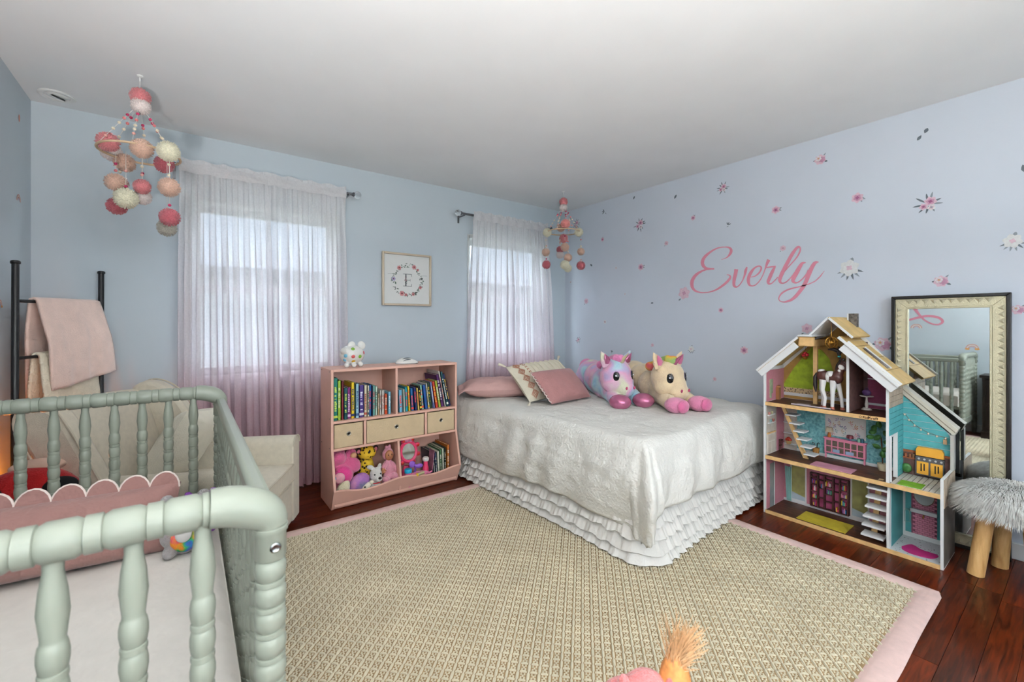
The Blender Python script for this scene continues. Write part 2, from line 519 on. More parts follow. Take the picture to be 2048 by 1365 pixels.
# binding: four mitred strips with a soft edge and a rounded near-right corner
def strip(p0, p1, inn, nseg=60):
    p0 = Vector(p0); p1 = Vector(p1); inn = Vector(inn)
    def fn(a, b):
        d = (p1 - p0).normalized()
        q0 = p0 + inn * BW * b + d * BW * b; q1 = p1 + inn * BW * b - d * BW * b
        p = q0.lerp(q1, a)
        k = math.sin(math.pi * min(1, max(0, b))) ** .5 if 0 < b < 1 else 0
        o = -inn * wav(p.x, p.y) * 1.2 * (1 - b)
        p = p + o
        c = Vector((RX1, RY0)); q = Vector((p.x, p.y))
        if (q - c).length < .045:                      # rounded tip
            e = Vector((RX1 - .045, RY0 + .045)); dv = q - e
            if dv.length > .045: q = e + dv.normalized() * .045
        return (q.x, q.y, .002 + .011 * k)
    mb.grid(fn, nseg, 6)
V2 = lambda x, y: Vector((x, y))
strip(V2(RX0, RY0), V2(RX1, RY0), V2(0, 1)); strip(V2(RX1, RY0), V2(RX1, RY1), V2(-1, 0))
strip(V2(RX1, RY1), V2(RX0, RY1), V2(0, -1)); strip(V2(RX0, RY1), V2(RX0, RY0), V2(1, 0))
part('border', mb, m_bord, t)
part('backing', MB().box(RX0 + .01, RY0 + .01, .0005, RX1 - .01, RY1 - .01, .0035), m_back, t)
# weave laid on the diagonal: cords one way, flat bars the other way, small knots between
mb = MB(); g = .0365; ca = math.cos(R(46)); sa = math.sin(R(46))
wr = random.Random(5)
def lump(cx, cy, hx, hy, h, diamond=False):
    """low lens-shaped stitch, in weave axes"""
    z0 = .003; q = []
    def P(u, v, z):
        return (cx + (u * hx) * sa - (v * hy) * ca, cy + (u * hx) * ca + (v * hy) * sa, z)
    if diamond:
        ring = [(-1, .35), (-.5, 1), (.5, 1), (1, .35), (1, -.35), (.5, -1), (-.5, -1), (-1, -.35)]
    else:
        ring = [(-1, 1), (1, 1), (1, -1), (-1, -1)]
    vs = [P(u, v, z0) for u, v in ring] + [P(u * .62, v * .5, z0 + h) for u, v in ring]
    n = len(ring)
    mb.add(vs, [(i, n + i, n + (i + 1) % n, (i + 1) % n) for i in range(n)] + [tuple(range(2 * n - 1, n - 1, -1))])
fx0, fx1, fy0, fy1 = RX0 + BW * .8, RX1 - BW * .8, RY0 + BW * .8, RY1 - BW * .8
mxc = (RX0 + RX1) / 2; myc = (RY0 + RY1) / 2; nn = int(2.2 / g)
for i in range(-nn, nn + 1):
    for j in range(-nn, nn + 1):
        x = mxc + i * g * sa - j * g * ca; y = myc + i * g * ca + j * g * sa
        if not (fx0 < x < fx1 and fy0 < y < fy1): continue
        k = 1 + wr.uniform(-.12, .12)
        lump(x, y, g * .56, g * .15 * k, .0062 * k, True)                                   # cord
        lump(x - g * .5 * ca + g * .5 * sa, y + g * .5 * sa + g * .5 * ca, g * .11, g * .36, .0045)   # bar
        for (u, v) in ((-.2, .34), (.2, .34), (-.2, .66), (.2, .66), (0, .5)):              # knots
            lump(x + u * g * sa - v * g * ca, y + u * g * ca + v * g * sa, g * .12, g * .085, .0032)
part('weave', mb, m_yarn, t, kind='stuff', smooth=False)

# ================================================================== curtains
def sheer_mat():
    m = bpy.data.materials.new('ombre sheer voile'); m.use_nodes = True
    nt = m.node_tree; nt.nodes.remove(nt.nodes['Principled BSDF'])
    geo = nt.nodes.new('ShaderNodeNewGeometry'); sp = nt.nodes.new('ShaderNodeSeparateXYZ')
    nt.links.new(geo.outputs['Position'], sp.inputs[0])
    mr = nt.nodes.new('ShaderNodeMapRange'); mr.inputs['From Min'].default_value = 0; mr.inputs['From Max'].default_value = 2.25
    nt.links.new(sp.outputs['Z'], mr.inputs['Value'])
    rp = nt.nodes.new('ShaderNodeValToRGB'); el = rp.color_ramp.elements
    el[0].position = .0; el[0].color = lin((214, 168, 176)) + (1,)
    el[1].position = .85; el[1].color = lin((246, 244, 246)) + (1,)
    e = el.new(.28); e.color = lin((220, 186, 194)) + (1,)
    e = el.new(.44); e.color = lin((238, 230, 236)) + (1,)
    nt.links.new(mr.outputs[0], rp.inputs[0])
    tl = nt.nodes.new('ShaderNodeBsdfTranslucent'); df = nt.nodes.new('ShaderNodeBsdfDiffuse'); tp = nt.nodes.new('ShaderNodeBsdfTransparent')
    a = nt.nodes.new('ShaderNodeMixShader'); b = nt.nodes.new('ShaderNodeMixShader')
    nt.links.new(rp.outputs[0], tl.inputs[0]); nt.links.new(rp.outputs[0], df.inputs[0])
    a.inputs[0].default_value = .24; nt.links.new(df.outputs[0], a.inputs[1]); nt.links.new(tl.outputs[0], a.inputs[2])
    b.inputs[0].default_value = .26
    # slubby weave: openness varies thread by thread
    tc = nt.nodes.new('ShaderNodeTexCoord'); nz = nt.nodes.new('ShaderNodeTexNoise'); nz.inputs['Scale'].default_value = 90
    nt.links.new(tc.outputs['Object'], nz.inputs['Vector'])
    m2 = nt.nodes.new('ShaderNodeMapRange'); m2.inputs['From Min'].default_value = .3; m2.inputs['From Max'].default_value = .7
    m2.inputs['To Min'].default_value = .21; m2.inputs['To Max'].default_value = .28
    nt.links.new(nz.outputs['Fac'], m2.inputs['Value']); nt.links.new(m2.outputs[0], b.inputs[0])
    nt.links.new(a.outputs[0], b.inputs[1]); nt.links.new(tp.outputs[0], b.inputs[2])
    nt.links.new(b.outputs[0], nt.nodes['Material Output'].inputs[0])
    return m
m_sheer = sheer_mat()
YC = 3.425
def curtain(x0t, x1t, x0b, x1b, zb, folds, seed, label, group):
    rg = random.Random(seed)
    ph = [rg.uniform(0, 6.28) for _ in range(6)]
    fa = [rg.uniform(.6, 1.3) for _ in range(40)]
    def fn(u, v):
        z = 2.235 + (zb - 2.235) * v
        drop = max(0, (2.2 - z)) / 2.2
        xa = x0t + (x0b - x0t) * min(1, drop * 1.15); xb = x1t + (x1b - x1t) * min(1, drop * 1.15)
        w = u + .018 * math.sin(3 * 6.28 * u + ph[0]) * (1 - abs(2 * u - 1))
        p = 6.2832 * folds * w + .9 * drop * math.sin(2.2 * u * 6.28 + ph[1])
        k = min(1.0, .12 + drop * 3.2)
        am = fa[int(u * folds) % 40]
        am = (.028 + .016 * math.sin(7 * u + ph[2])) * k
        yy = YC + am * math.sin(p) + .010 * k * math.sin(2.7 * p + ph[3]) + .004 * math.sin(80 * u + ph[4])
        if v < .035: yy = YC - .016 + .3 * (yy - YC)
        xx = xa + (xb - xa) * w + .012 * k * math.sin(2 * p + ph[5])
        return (xx, yy, z + (.006 * math.sin(26 * u + ph[3]) if v == 0 else 0))
    t = thing('sheer_curtain', label, 'curtain', ((x0t + x1t) / 2, YC, zb), group)
    part('drape', MB().grid(fn, folds * 18, 46), m_sheer, t, angle=180)
    def hd(u, v):
        z = 2.212 - .062 * v
        return (x0t + (x1t - x0t) * u, YC - .021 - .006 * math.sin(v * math.pi) - .005 * math.sin(30 * u + ph[1]), z + .004 * math.sin(22 * u + ph[0]))
    part('rod_pocket', MB().grid(hd, 40, 4), m_sheer, t, angle=180)
    def hem(u, v):
        p = fn(u, 1 - .03 * v); return (p[0], p[1] - .003, p[2])
    part('hem', MB().grid(hem, folds * 12, 2), m_sheer, t, angle=180)
G = 'sheer ombre window curtains'
curtain(-.045, .45, -.055, .50, .03, 8, 1, 'ombre sheer curtain behind the armchair, left half of its window', G)
curtain(.44, .968, .46, .99, .03, 8, 2, 'ombre sheer curtain beside the pink bookcase, right half of its window', G)
curtain(2.105, 2.56, 2.02, 2.58, .30, 7, 3, 'ombre sheer curtain hanging behind the pillows, left half of the window by the bed', G)
curtain(2.55, 3.01, 2.56, 3.13, .30, 7, 4, 'ombre sheer curtain nearest the lilac wall, right half of the window by the bed', G)

m_rod = M('pewter rod', (120, 122, 126), rough=.3, metal=.9)
m_clear = M('clear acrylic', (250, 250, 250), rough=.03, trans=1, var=0, ior=1.47)
def rod(x0, x1, lab):
    t = thing('curtain_rod', lab, 'curtain rod', ((x0 + x1) / 2, YC, 2.18), 'pewter curtain rods')
    part('pole', MB().cyl((x0, YC, 2.195), (x1, YC, 2.195), .0105), m_rod, t)
    for s, x in ((-1, x0), (1, x1)):
        f = part('finial', MB().ell((x + s * .037, YC, 2.195), .028), m_clear, t)
        part('finial_collar', MB().lathe([(.0105, 0), (.017, .003), (.017, .012), (.011, .016)], (x, YC, 2.195), (s, 0, 0)), m_rod, f)
        bx = x - s * .03
        part('bracket', MB().box(bx - .008, YB - .006, 2.13, bx + .008, YB - .0005, 2.21).box(bx - .005, YC, 2.178, bx + .005, YB - .004, 2.188)
             .tube([(bx, YC - .016, 2.20), (bx, YC - .014, 2.183), (bx, YC, 2.178), (bx, YC + .014, 2.183), (bx, YC + .016, 2.2)], .004, n=6), m_rod, t)
rod(-.1, 1.02, 'pewter curtain rod with clear ball ends above the window behind the armchair')
rod(1.985, 3.06, 'pewter curtain rod with clear ball ends above the window by the bed')

# ================================================================== framed monogram print
fx0, fx1, fz0, fz1, fy = 1.287, 1.731, 1.350, 1.798, YB - .001
m_gold = M('champagne frame', (214, 196, 172), rough=.3, metal=.75, var=.03)
t = thing('framed_print', 'square champagne framed floral wreath print with a letter E', 'picture', ((fx0 + fx1) / 2, fy, fz0))
for nm, q in (('a', (fx0, fz0, fx0 + .017, fz1)), ('b', (fx1 - .017, fz0, fx1, fz1)), ('c', (fx0 + .017, fz0, fx1 - .017, fz0 + .017)), ('d', (fx0 + .017, fz1 - .017, fx1 - .017, fz1))):
    part('frame_rail', MB().box(q[0], fy - .026, q[1], q[2], fy, q[3]), m_gold, t, bevel=.003)
part('paper', MB().box(fx0 + .016, fy - .012, fz0 + .016, fx1 - .016, fy - .008, fz1 - .016), M('print paper', (236, 236, 232), rough=.35, var=.01, coat=.3), t, smooth=False)
pcx, pcz, pr = (fx0 + fx1) / 2 + .005, (fz0 + fz1) / 2 - .004, .128
pm = [M('print sage', (96, 116, 100), rough=.6), M('print deep green', (44, 64, 54), rough=.6), M('print rose', (206, 140, 140), rough=.6), M('print wine', (110, 46, 56), rough=.6), M('print lilac', (180, 172, 206), rough=.6), M('print grey ink', (120, 122, 124), rough=.6)]
mb = MB(); wr = random.Random(11); yy = fy - .0128
def flat_disc(mb, cx, cz, rx, rz, rot, m, y, n=8):
    vs = [(cx + rx * math.cos(a) * math.cos(rot) - rz * math.sin(a) * math.sin(rot), y, cz + rx * math.cos(a) * math.sin(rot) + rz * math.sin(a) * math.cos(rot)) for a in [6.2832 * k / n for k in range(n)]]
    mb.add(vs, [tuple(range(n))], m)
for k in range(120):
    a = 6.2832 * k / 120 + wr.uniform(-.03, .03)
    if wr.random() < .18: continue
    rr = pr + wr.uniform(-.016, .016)
    flat_disc(mb, pcx + rr * math.cos(a), pcz + rr * math.sin(a), wr.uniform(.006, .011), wr.uniform(.002, .0042), a + wr.uniform(-.9, 2.4), wr.choice((0, 0, 1)), yy - .00002 * k)
for (a, s, m) in ((128, .019, 2), (64, .02, 2), (46, .012, 2), (178, .018, 4), (245, .022, 2), (262, .014, 2), (292, .015, 2), (332, .015, 2), (8, .008, 1), (305, .008, 1)):
    ca_, sa_ = math.cos(R(a)), math.sin(R(a)); x, z = pcx + pr * ca_, pcz + pr * sa_
    for q in range(6):
        flat_disc(mb, x + s * .5 * math.cos(q * 1.05 + a), z + s * .5 * math.sin(q * 1.05 + a), s * .55, s * .42, q * 1.05 + a, m, yy - .003 - .00003 * q)
    flat_disc(mb, x, z, s * .34, s * .34, 0, 3, yy - .0034)
part('wreath', mb, pm, t, smooth=False)
mb = MB()
def hbar(x0, z0, x1, z1): mb.add([(x0, yy, z0), (x1, yy, z0), (x1, yy, z1), (x0, yy, z1)], [(0, 1, 2, 3)], 5)
ex, ez = pcx - .042, pcz - .053
hbar(ex + .018, ez, ex + .03, ez + .106)
for z in (ez, ez + .102): hbar(ex, z, ex + .078, z + .004)
hbar(ex + .03, ez + .051, ex + .064, ez + .055); hbar(ex + .062, ez + .042, ex + .0645, ez + .064)
hbar(ex + .075, ez, ex + .0785, ez + .022); hbar(ex + .075, ez + .084, ex + .0785, ez + .106)
for s in (-1, 1):
    hbar(pcx + s * .155 - .022, pcz + .045, pcx + s * .155 + .022, pcz + .0468)
for k in range(14):
    flat_disc(mb, ex + .024 + wr.uniform(-.012, .012), ez + .01 + wr.uniform(0, .07), .005, .0022, wr.uniform(0, 3), wr.choice((0, 1, 2)), yy - .002)
part('monogram', mb, pm, t, smooth=False)

# ================================================================== wall decals
EVERLY=[[1766,1701,1767,1705,1758,1703,1759,1707,1746,1705,1747,1710,1732,1707,1735,1714,1721,1711,1725,1719,1711,1716,1718,1725,1701,1722,1713,1733,1693,1729,1708,1741,1687,1736,1705,1748,1682,1743,1702,1754,1679,1752,1701,1759,1678,1760,1700,1764,1679,1769,1700,1768,1682,1778,1701,1771,1688,1785,1702,1775,1694,1790,1704,1779,1701,1795,1708,1783,1709,1798,1713,1786,1717,1800,1719,1789,1726,1801,1726,1792,1735,1802,1735,1794,1747,1803,1746,1795,1760,1805,1759,1796,1773,1805,1772,1796,1787,1805,1784,1795,1800,1803,1796,1793,1813,1800,1809,1789,1827,1796,1821,1784,1840,1792,1833,1779,1855,1785,1846,1771,1870,1778,1859,1763,1884,1771,1871,1754,1897,1763,1882,1745,1907,1756,1889,1738,1915,1748,1896,1731,1922,1741,1900,1725,1928,1733,1904,1718,1933,1724,1907,1712,1936,1715,1908,1705,1938,1705,1909,1699,1939,1695,1909,1694,1937,1685,1909,1688,1934,1675,1907,1682,1929,1666,1905,1677,1923,1657,1902,1671,1915,1650,1899,1666,1907,1644,1894,1662,1896,1640,1889,1657,1884,1636,1881,1653,1869,1633,1868,1649,1851,1631,1851,1645,1835,1630,1835,1643,1824,1630,1824,1641],
[1824,1641,1824,1630,1835,1642,1834,1630,1850,1643,1850,1631,1868,1644,1867,1631,1884,1644,1882,1631,1897,1643,1894,1630,1909,1641,1905,1627,1921,1638,1915,1625,1933,1635,1926,1621,1946,1631,1937,1615,1960,1626,1949,1609,1973,1620,1960,1601,1986,1613,1969,1594,1997,1604,1977,1586,2007,1595,1984,1577,2015,1585,1990,1568,2022,1574,1995,1560,2028,1564,1998,1552,2031,1552,2000,1544,2033,1541,2002,1536,2033,1529,2002,1528,2031,1517,2002,1519,2028,1505,2001,1510,2022,1493,1999,1502,2015,1483,1995,1494,2006,1474,1991,1487,1996,1466,1984,1480,1985,1460,1977,1474,1973,1455,1968,1468,1960,1452,1957,1464,1945,1449,1944,1460,1931,1447,1930,1457,1916,1446,1916,1455,1901,1446,1902,1455,1886,1446,1887,1455,1870,1447,1872,1456,1855,1449,1858,1459,1840,1452,1843,1462,1824,1456,1829,1467,1809,1460,1815,1472,1795,1466,1802,1478,1781,1472,1789,1486,1767,1480,1776,1494,1754,1488,1765,1502,1742,1495,1754,1510,1731,1503,1743,1518,1721,1511,1734,1526,1711,1519,1725,1534,1704,1527,1718,1541,1698,1534,1713,1547,1693,1541,1708,1552,1690,1548,1705,1556,1688,1555,1703,1559,1688,1562,1702,1562,1690,1568,1702,1564,1694,1573,1703,1567,1699,1577,1704,1570,1705,1580,1708,1572,1712,1581,1713,1575,1718,1582,1719,1577,1723,1583,1723,1578],
[1664,1620,1635,1612,1665,1613,1636,1606,1666,1604,1638,1597,1667,1594,1640,1586,1669,1585,1642,1576,1671,1576,1644,1567,1673,1567,1647,1558,1675,1558,1649,1550,1677,1549,1651,1541,1679,1539,1653,1533,1679,1529,1655,1524,1680,1519,1656,1515,1680,1510,1657,1508,1679,1503,1657,1502,1679,1496,1657,1498,1676,1489,1656,1495,1673,1482,1656,1493,1667,1478,1655,1491,1660,1474,1654,1488,1654,1473,1651,1486,1647,1473,1648,1484,1641,1476,1645,1485,1635,1479,1640,1486,1630,1483,1635,1490,1624,1488,1630,1494,1618,1495,1624,1500,1612,1502,1618,1508,1606,1511,1612,1516,1600,1520,1607,1525,1595,1530,1603,1534,1590,1540,1600,1544,1585,1550,1597,1555,1581,1560,1594,1565,1577,1569,1592,1574,1574,1578,1592,1583,1572,1586,1591,1592,1570,1594,1589,1601,1568,1601,1586,1609,1567,1610,1581,1616,1566,1617,1578,1622,1565,1622,1575,1627],
[1543,1543,1544,1548,1538,1543,1538,1549,1529,1543,1530,1550,1520,1544,1522,1551,1511,1546,1514,1554,1503,1550,1508,1558,1495,1555,1501,1563,1488,1560,1495,1569,1481,1566,1489,1575,1475,1573,1484,1581,1470,1581,1480,1588,1466,1588,1477,1595,1463,1595,1475,1600,1462,1602,1474,1604,1462,1608,1474,1607,1464,1614,1474,1610,1468,1619,1475,1612,1473,1623,1477,1614,1478,1626,1481,1616,1485,1627,1485,1617,1492,1627,1490,1617,1499,1626,1495,1615,1507,1623,1501,1612,1515,1619,1508,1608,1523,1614,1514,1603,1531,1608,1519,1596,1539,1600,1524,1587,1547,1591,1529,1578,1553,1583,1534,1569,1559,1574,1538,1561,1563,1565,1541,1553,1567,1555,1544,1545,1569,1546,1546,1538,1571,1537,1547,1532,1572,1528,1548,1525,1572,1520,1548,1519,1571,1513,1548,1513,1569,1505,1548,1507,1566,1497,1548,1502,1563,1490,1547,1497,1558,1484,1546,1494,1552,1479,1544,1491,1546,1476,1541,1487,1539,1475,1537,1485,1532,1474,1532,1483,1526,1475,1527,1483,1519,1476,1521,1484,1512,1478,1516,1486,1505,1482,1509,1489,1498,1488,1503,1494,1491,1494,1496,1500,1483,1502,1489,1507,1477,1510,1483,1515,1471,1519,1477,1524,1465,1528,1471,1533,1460,1539,1466,1543,1455,1549,1461,1553,1450,1560,1457,1564,1446,1571,1453,1575,1442,1583,1449,1586,1438,1593,1446,1597,1433,1603,1443,1608,1429,1612,1441,1618,1424,1621,1439,1629,1420,1629,1437,1638,1416,1637,1434,1647,1412,1644,1431,1656,1408,1651,1429,1663,1406,1655,1427,1668],
[1436,1602,1437,1610,1430,1602,1431,1611,1422,1602,1423,1611,1413,1602,1414,1612,1404,1602,1405,1612,1395,1603,1396,1613,1384,1603,1385,1613,1375,1604,1376,1613,1369,1605,1370,1613],
[1380,1610,1369,1603,1384,1604,1372,1595,1391,1595,1376,1585,1398,1585,1380,1573,1404,1574,1384,1562,1410,1563,1389,1551,1415,1551,1393,1539,1420,1540,1398,1528,1423,1530,1402,1519,1426,1523,1405,1511,1429,1517,1408,1506,1430,1511,1409,1503,1431,1504,1410,1501,1430,1497,1411,1498,1428,1491,1411,1496,1424,1485,1411,1494,1419,1481,1411,1493,1414,1479,1411,1492,1408,1479,1408,1490,1403,1481,1405,1490,1398,1483,1401,1490,1393,1486,1397,1493,1387,1491,1392,1497,1382,1496,1387,1502,1376,1502,1381,1508,1370,1508,1375,1514,1363,1516,1368,1521,1357,1523,1362,1528,1353,1528,1358,1533],
[1310,1563,1315,1568,1305,1569,1309,1574,1297,1578,1302,1583,1289,1588,1294,1593,1280,1598,1285,1604,1270,1609,1275,1615,1260,1620,1265,1626,1249,1632,1255,1638,1240,1643,1246,1649,1232,1653,1239,1660,1225,1664,1233,1670,1220,1674,1228,1680,1215,1683,1224,1689,1212,1691,1221,1696,1210,1699,1219,1702,1209,1706,1218,1708,1209,1712,1218,1712,1210,1718,1219,1716,1212,1724,1221,1719,1215,1730,1222,1720,1221,1733,1223,1720,1226,1735,1224,1720,1232,1734,1225,1718,1238,1731,1228,1716,1245,1725,1232,1711,1252,1717,1238,1703,1260,1707,1244,1693,1269,1696,1251,1681,1277,1683,1258,1669,1285,1670,1265,1656,1292,1656,1272,1642,1300,1641,1279,1627,1308,1626,1287,1612,1316,1611,1294,1596,1324,1594,1302,1579,1332,1577,1310,1563,1339,1563,1316,1549,1344,1551,1321,1538,1348,1541,1325,1529,1351,1531,1328,1521,1353,1523,1330,1514,1354,1514,1332,1509,1354,1507,1333,1505,1352,1499,1334,1502,1349,1493,1334,1500,1345,1487,1333,1497,1340,1483,1332,1494,1334,1480,1330,1491,1328,1479,1327,1489,1321,1479,1322,1488,1315,1480,1317,1489,1307,1483,1311,1491,1300,1487,1304,1494,1293,1492,1297,1499,1285,1499,1290,1506,1277,1507,1282,1513,1270,1516,1275,1521,1263,1525,1268,1530,1256,1536,1261,1540,1250,1545,1255,1550,1245,1552,1251,1557],
[1181,1617,1180,1612,1185,1618,1184,1611,1190,1620,1189,1609,1198,1621,1194,1607,1206,1619,1196,1604,1213,1614,1199,1599,1219,1608,1201,1593,1224,1600,1205,1585,1230,1592,1209,1576,1236,1581,1214,1565,1243,1569,1220,1553,1249,1556,1226,1540,1255,1545,1232,1529,1259,1536,1237,1520,1264,1528,1241,1512,1267,1519,1244,1506,1270,1511,1246,1501,1270,1503,1247,1499,1269,1495,1248,1498,1266,1488,1249,1497,1262,1484,1249,1496,1257,1480,1248,1493,1251,1477,1246,1489,1245,1475,1243,1487,1238,1475,1239,1485,1232,1477,1234,1485,1226,1479,1229,1487,1219,1483,1223,1491,1212,1488,1217,1495,1204,1495,1209,1502,1195,1504,1200,1511,1186,1514,1192,1521,1178,1523,1185,1530,1172,1533,1179,1539,1166,1543,1174,1550,1161,1552,1171,1559,1158,1559,1168,1565],
[1105,1612,1104,1607,1109,1613,1108,1606,1115,1616,1113,1603,1123,1617,1118,1600,1132,1615,1121,1597,1139,1609,1123,1592,1145,1601,1126,1586,1150,1593,1130,1578,1155,1583,1134,1569,1160,1573,1138,1559,1165,1562,1142,1548,1169,1550,1146,1537,1174,1537,1151,1524,1180,1522,1157,1509,1185,1505,1163,1493,1191,1489,1169,1477,1197,1475,1176,1461,1203,1463,1183,1448,1209,1452,1190,1436,1216,1441,1198,1425,1223,1430,1206,1414,1231,1419,1214,1403,1239,1408,1223,1392,1247,1398,1232,1381,1255,1389,1242,1372,1262,1381,1251,1365,1269,1375,1260,1359,1277,1369,1270,1354,1285,1365,1280,1350,1294,1361,1291,1348,1304,1358,1302,1346,1314,1355,1313,1346,1322,1355,1322,1347,1329,1356,1330,1349,1335,1358,1337,1352,1339,1361,1343,1356,1343,1365,1347,1361,1345,1369,1351,1366,1346,1373,1353,1373,1345,1378,1353,1380,1344,1384,1351,1387,1341,1390,1348,1395,1336,1397,1344,1403,1331,1404,1338,1412,1324,1410,1331,1419,1316,1416,1322,1426,1307,1422,1312,1432,1297,1427,1301,1438,1286,1432,1289,1442,1274,1436,1276,1446,1260,1439,1263,1449,1247,1442,1249,1451,1233,1445,1235,1453,1218,1448,1220,1456,1204,1452,1205,1459,1189,1455,1191,1462,1176,1459,1178,1465,1163,1463,1165,1469,1151,1467,1153,1473,1140,1472,1142,1478,1129,1477,1132,1483,1120,1483,1123,1489,1112,1490,1116,1496,1104,1498,1109,1504,1097,1506,1101,1512,1089,1516,1094,1521,1082,1528,1086,1531,1076,1539,1078,1541,1071,1546,1074,1548]]
m_pink = M('pink vinyl', (222, 140, 160), rough=.5, var=.02)
mb = MB()
for q, r_ in enumerate(EVERLY):
    n = len(r_) // 4
    x = XR - .0012 - .0002 * q
    vs = []
    for i in range(n):
        vs += [(x, r_[4 * i] / 1000, r_[4 * i + 1] / 1000), (x, r_[4 * i + 2] / 1000, r_[4 * i + 3] / 1000)]
    mb.add(vs, [(2 * i, 2 * i + 1, 2 * i + 3, 2 * i + 2) for i in range(n - 1)])
single('name_decal', mb, m_pink, 'pink cursive vinyl name lettering on the lilac wall', 'wall decal', smooth=False)
DM = [M('decal blush', (222, 190, 204), rough=.6, var=.1, scale=60), M('decal rose', (200, 150, 176), rough=.6, var=.12, scale=60), M('decal plum', (160, 92, 130), rough=.6, var=.1, scale=60),
      M('decal leaf grey', (140, 148, 156), rough=.6, var=.12, scale=60), M('decal leaf dark', (104, 112, 120), rough=.6, var=.12, scale=60), M('decal white', (226, 226, 226), rough=.6, var=.08, scale=60), M('decal gold', (200, 160, 110), rough=.6)]
dr = random.Random(21)
class Flat:
    """flat vinyl shapes on the right wall; a = along the wall to the right, b = up"""
    def __init__(s, y, z): s.y = y; s.z = z; s.mb = MB(); s.k = 0
    def leaf(s, a, b, rot, L, W, m, tip=.2):
        s.k += 1; x = XR - .0008 - .00012 * s.k
        pts = [(0, 0), (.25, .62), (.55, 1), (.82, .62), (1, 0), (.82, -.62), (.55, -1), (.25, -.62)]
        vs = []
        for u, v in pts:
            p, q = u * L, v * W
            vs.append((x, s.y - (a + p * math.cos(rot) - q * math.sin(rot)), s.z + b + p * math.sin(rot) + q * math.cos(rot)))
        s.mb.add(vs, [tuple(range(8))], m)
    def bloom(s, a, b, r, m0, m1, n=6, m2=2):
        o = dr.uniform(0, 6)
        for k in range(n): s.leaf(a, b, o + 6.283 * k / n, r, r * .42, m0)
        for k in range(n - 1): s.leaf(a, b, o + .5 + 6.283 * k / (n - 1), r * .66, r * .28, m1)
        for k in range(4): s.leaf(a, b, o + 1 + 6.283 * k / 4, r * .34, r * .15, m2)
def decal(kind, y, z, s, label, rot=None, cat='wall decal'):
    s *= .86; f = Flat(y, z); h = s / 2
    rot = dr.uniform(0, 6.28) if rot is None else rot
    if kind == 'leaf':
        f.leaf(-h * math.cos(rot), -h * math.sin(rot), rot, s, s * .26, 4)
    elif kind == 'sprig':
        for k in range(3): f.leaf(-h * .2, 0, rot + (k - 1) * .75, h * 1.1, h * .17, 4)
        f.leaf(h * .1, -h * .3, rot + 2.4, h * .7, h * .16, 3)
    elif kind == 'petals':
        f.leaf(-h * .2, -h * .1, R(235), h * 1.05, h * .3, 4); f.leaf(h * .25, h * .05, R(65), h * 1.0, h * .34, 4)
    elif kind == 'pale':
        f.bloom(0, 0, h, 0, 0, 6, 1)
        f.leaf(-h * .5, -h * .8, R(215), h * .5, h * .14, 3)
    elif kind == 'faint':
        f.bloom(0, 0, h * .9, 5, 0, 5, 3)
    elif kind == 'rose':
        for k in range(2): f.leaf(h * .2, h * .1, rot + k * .6, h * 1.0, h * .16, 3)
        f.bloom(0, 0, h * .88, 0, 1, 6)
    elif kind == 'bouquet':
        for k in range(9):
            a = rot + 6.283 * k / 9
            f.leaf(h * .15 * math.cos(a), h * .15 * math.sin(a), a + dr.uniform(-.3, .3), h * dr.uniform(.75, 1.05), h * .085, dr.choice((3, 4)))
        f.bloom(h * .12, h * .2, h * .48, 0, 1, 6); f.bloom(-h * .36, -h * .22, h * .34, 0, 1, 5); f.bloom(h * .2, -h * .38, h * .32, 5, 0, 5, 3)
    elif kind == 'grey':
        for k in range(6): f.leaf(0, 0, R(200 + k * 28), h * 1.08, h * .1, dr.choice((3, 4)))
        f.leaf(h * .05, h * .5, R(75), h * .55, h * .17, 3)
        f.bloom(-h * .05, h * .08, h * .8, 5, 5, 6, 0)
    elif kind == 'peony':
        f.leaf(-h * .4, 0, R(180), h * .6, h * .14, 4); f.leaf(h * .5, -h * .3, R(-25), h * .6, h * .15, 4); f.leaf(h * .3, h * .3, R(50), h * .8, h * .1, 3)
        f.bloom(0, 0, h * .86, 0, 0, 7, 1); f.bloom(h * .28, -h * .08, h * .5, 1, 1, 6, 1); f.bloom(-h * .2, h * .2, h * .45, 5, 0, 6, 6)
    single('flower_decal' if kind not in ('leaf', 'sprig', 'petals') else 'leaf_decal', f.mb, DM, label, cat, 'floral stickers scattered on the lilac wall', smooth=False)
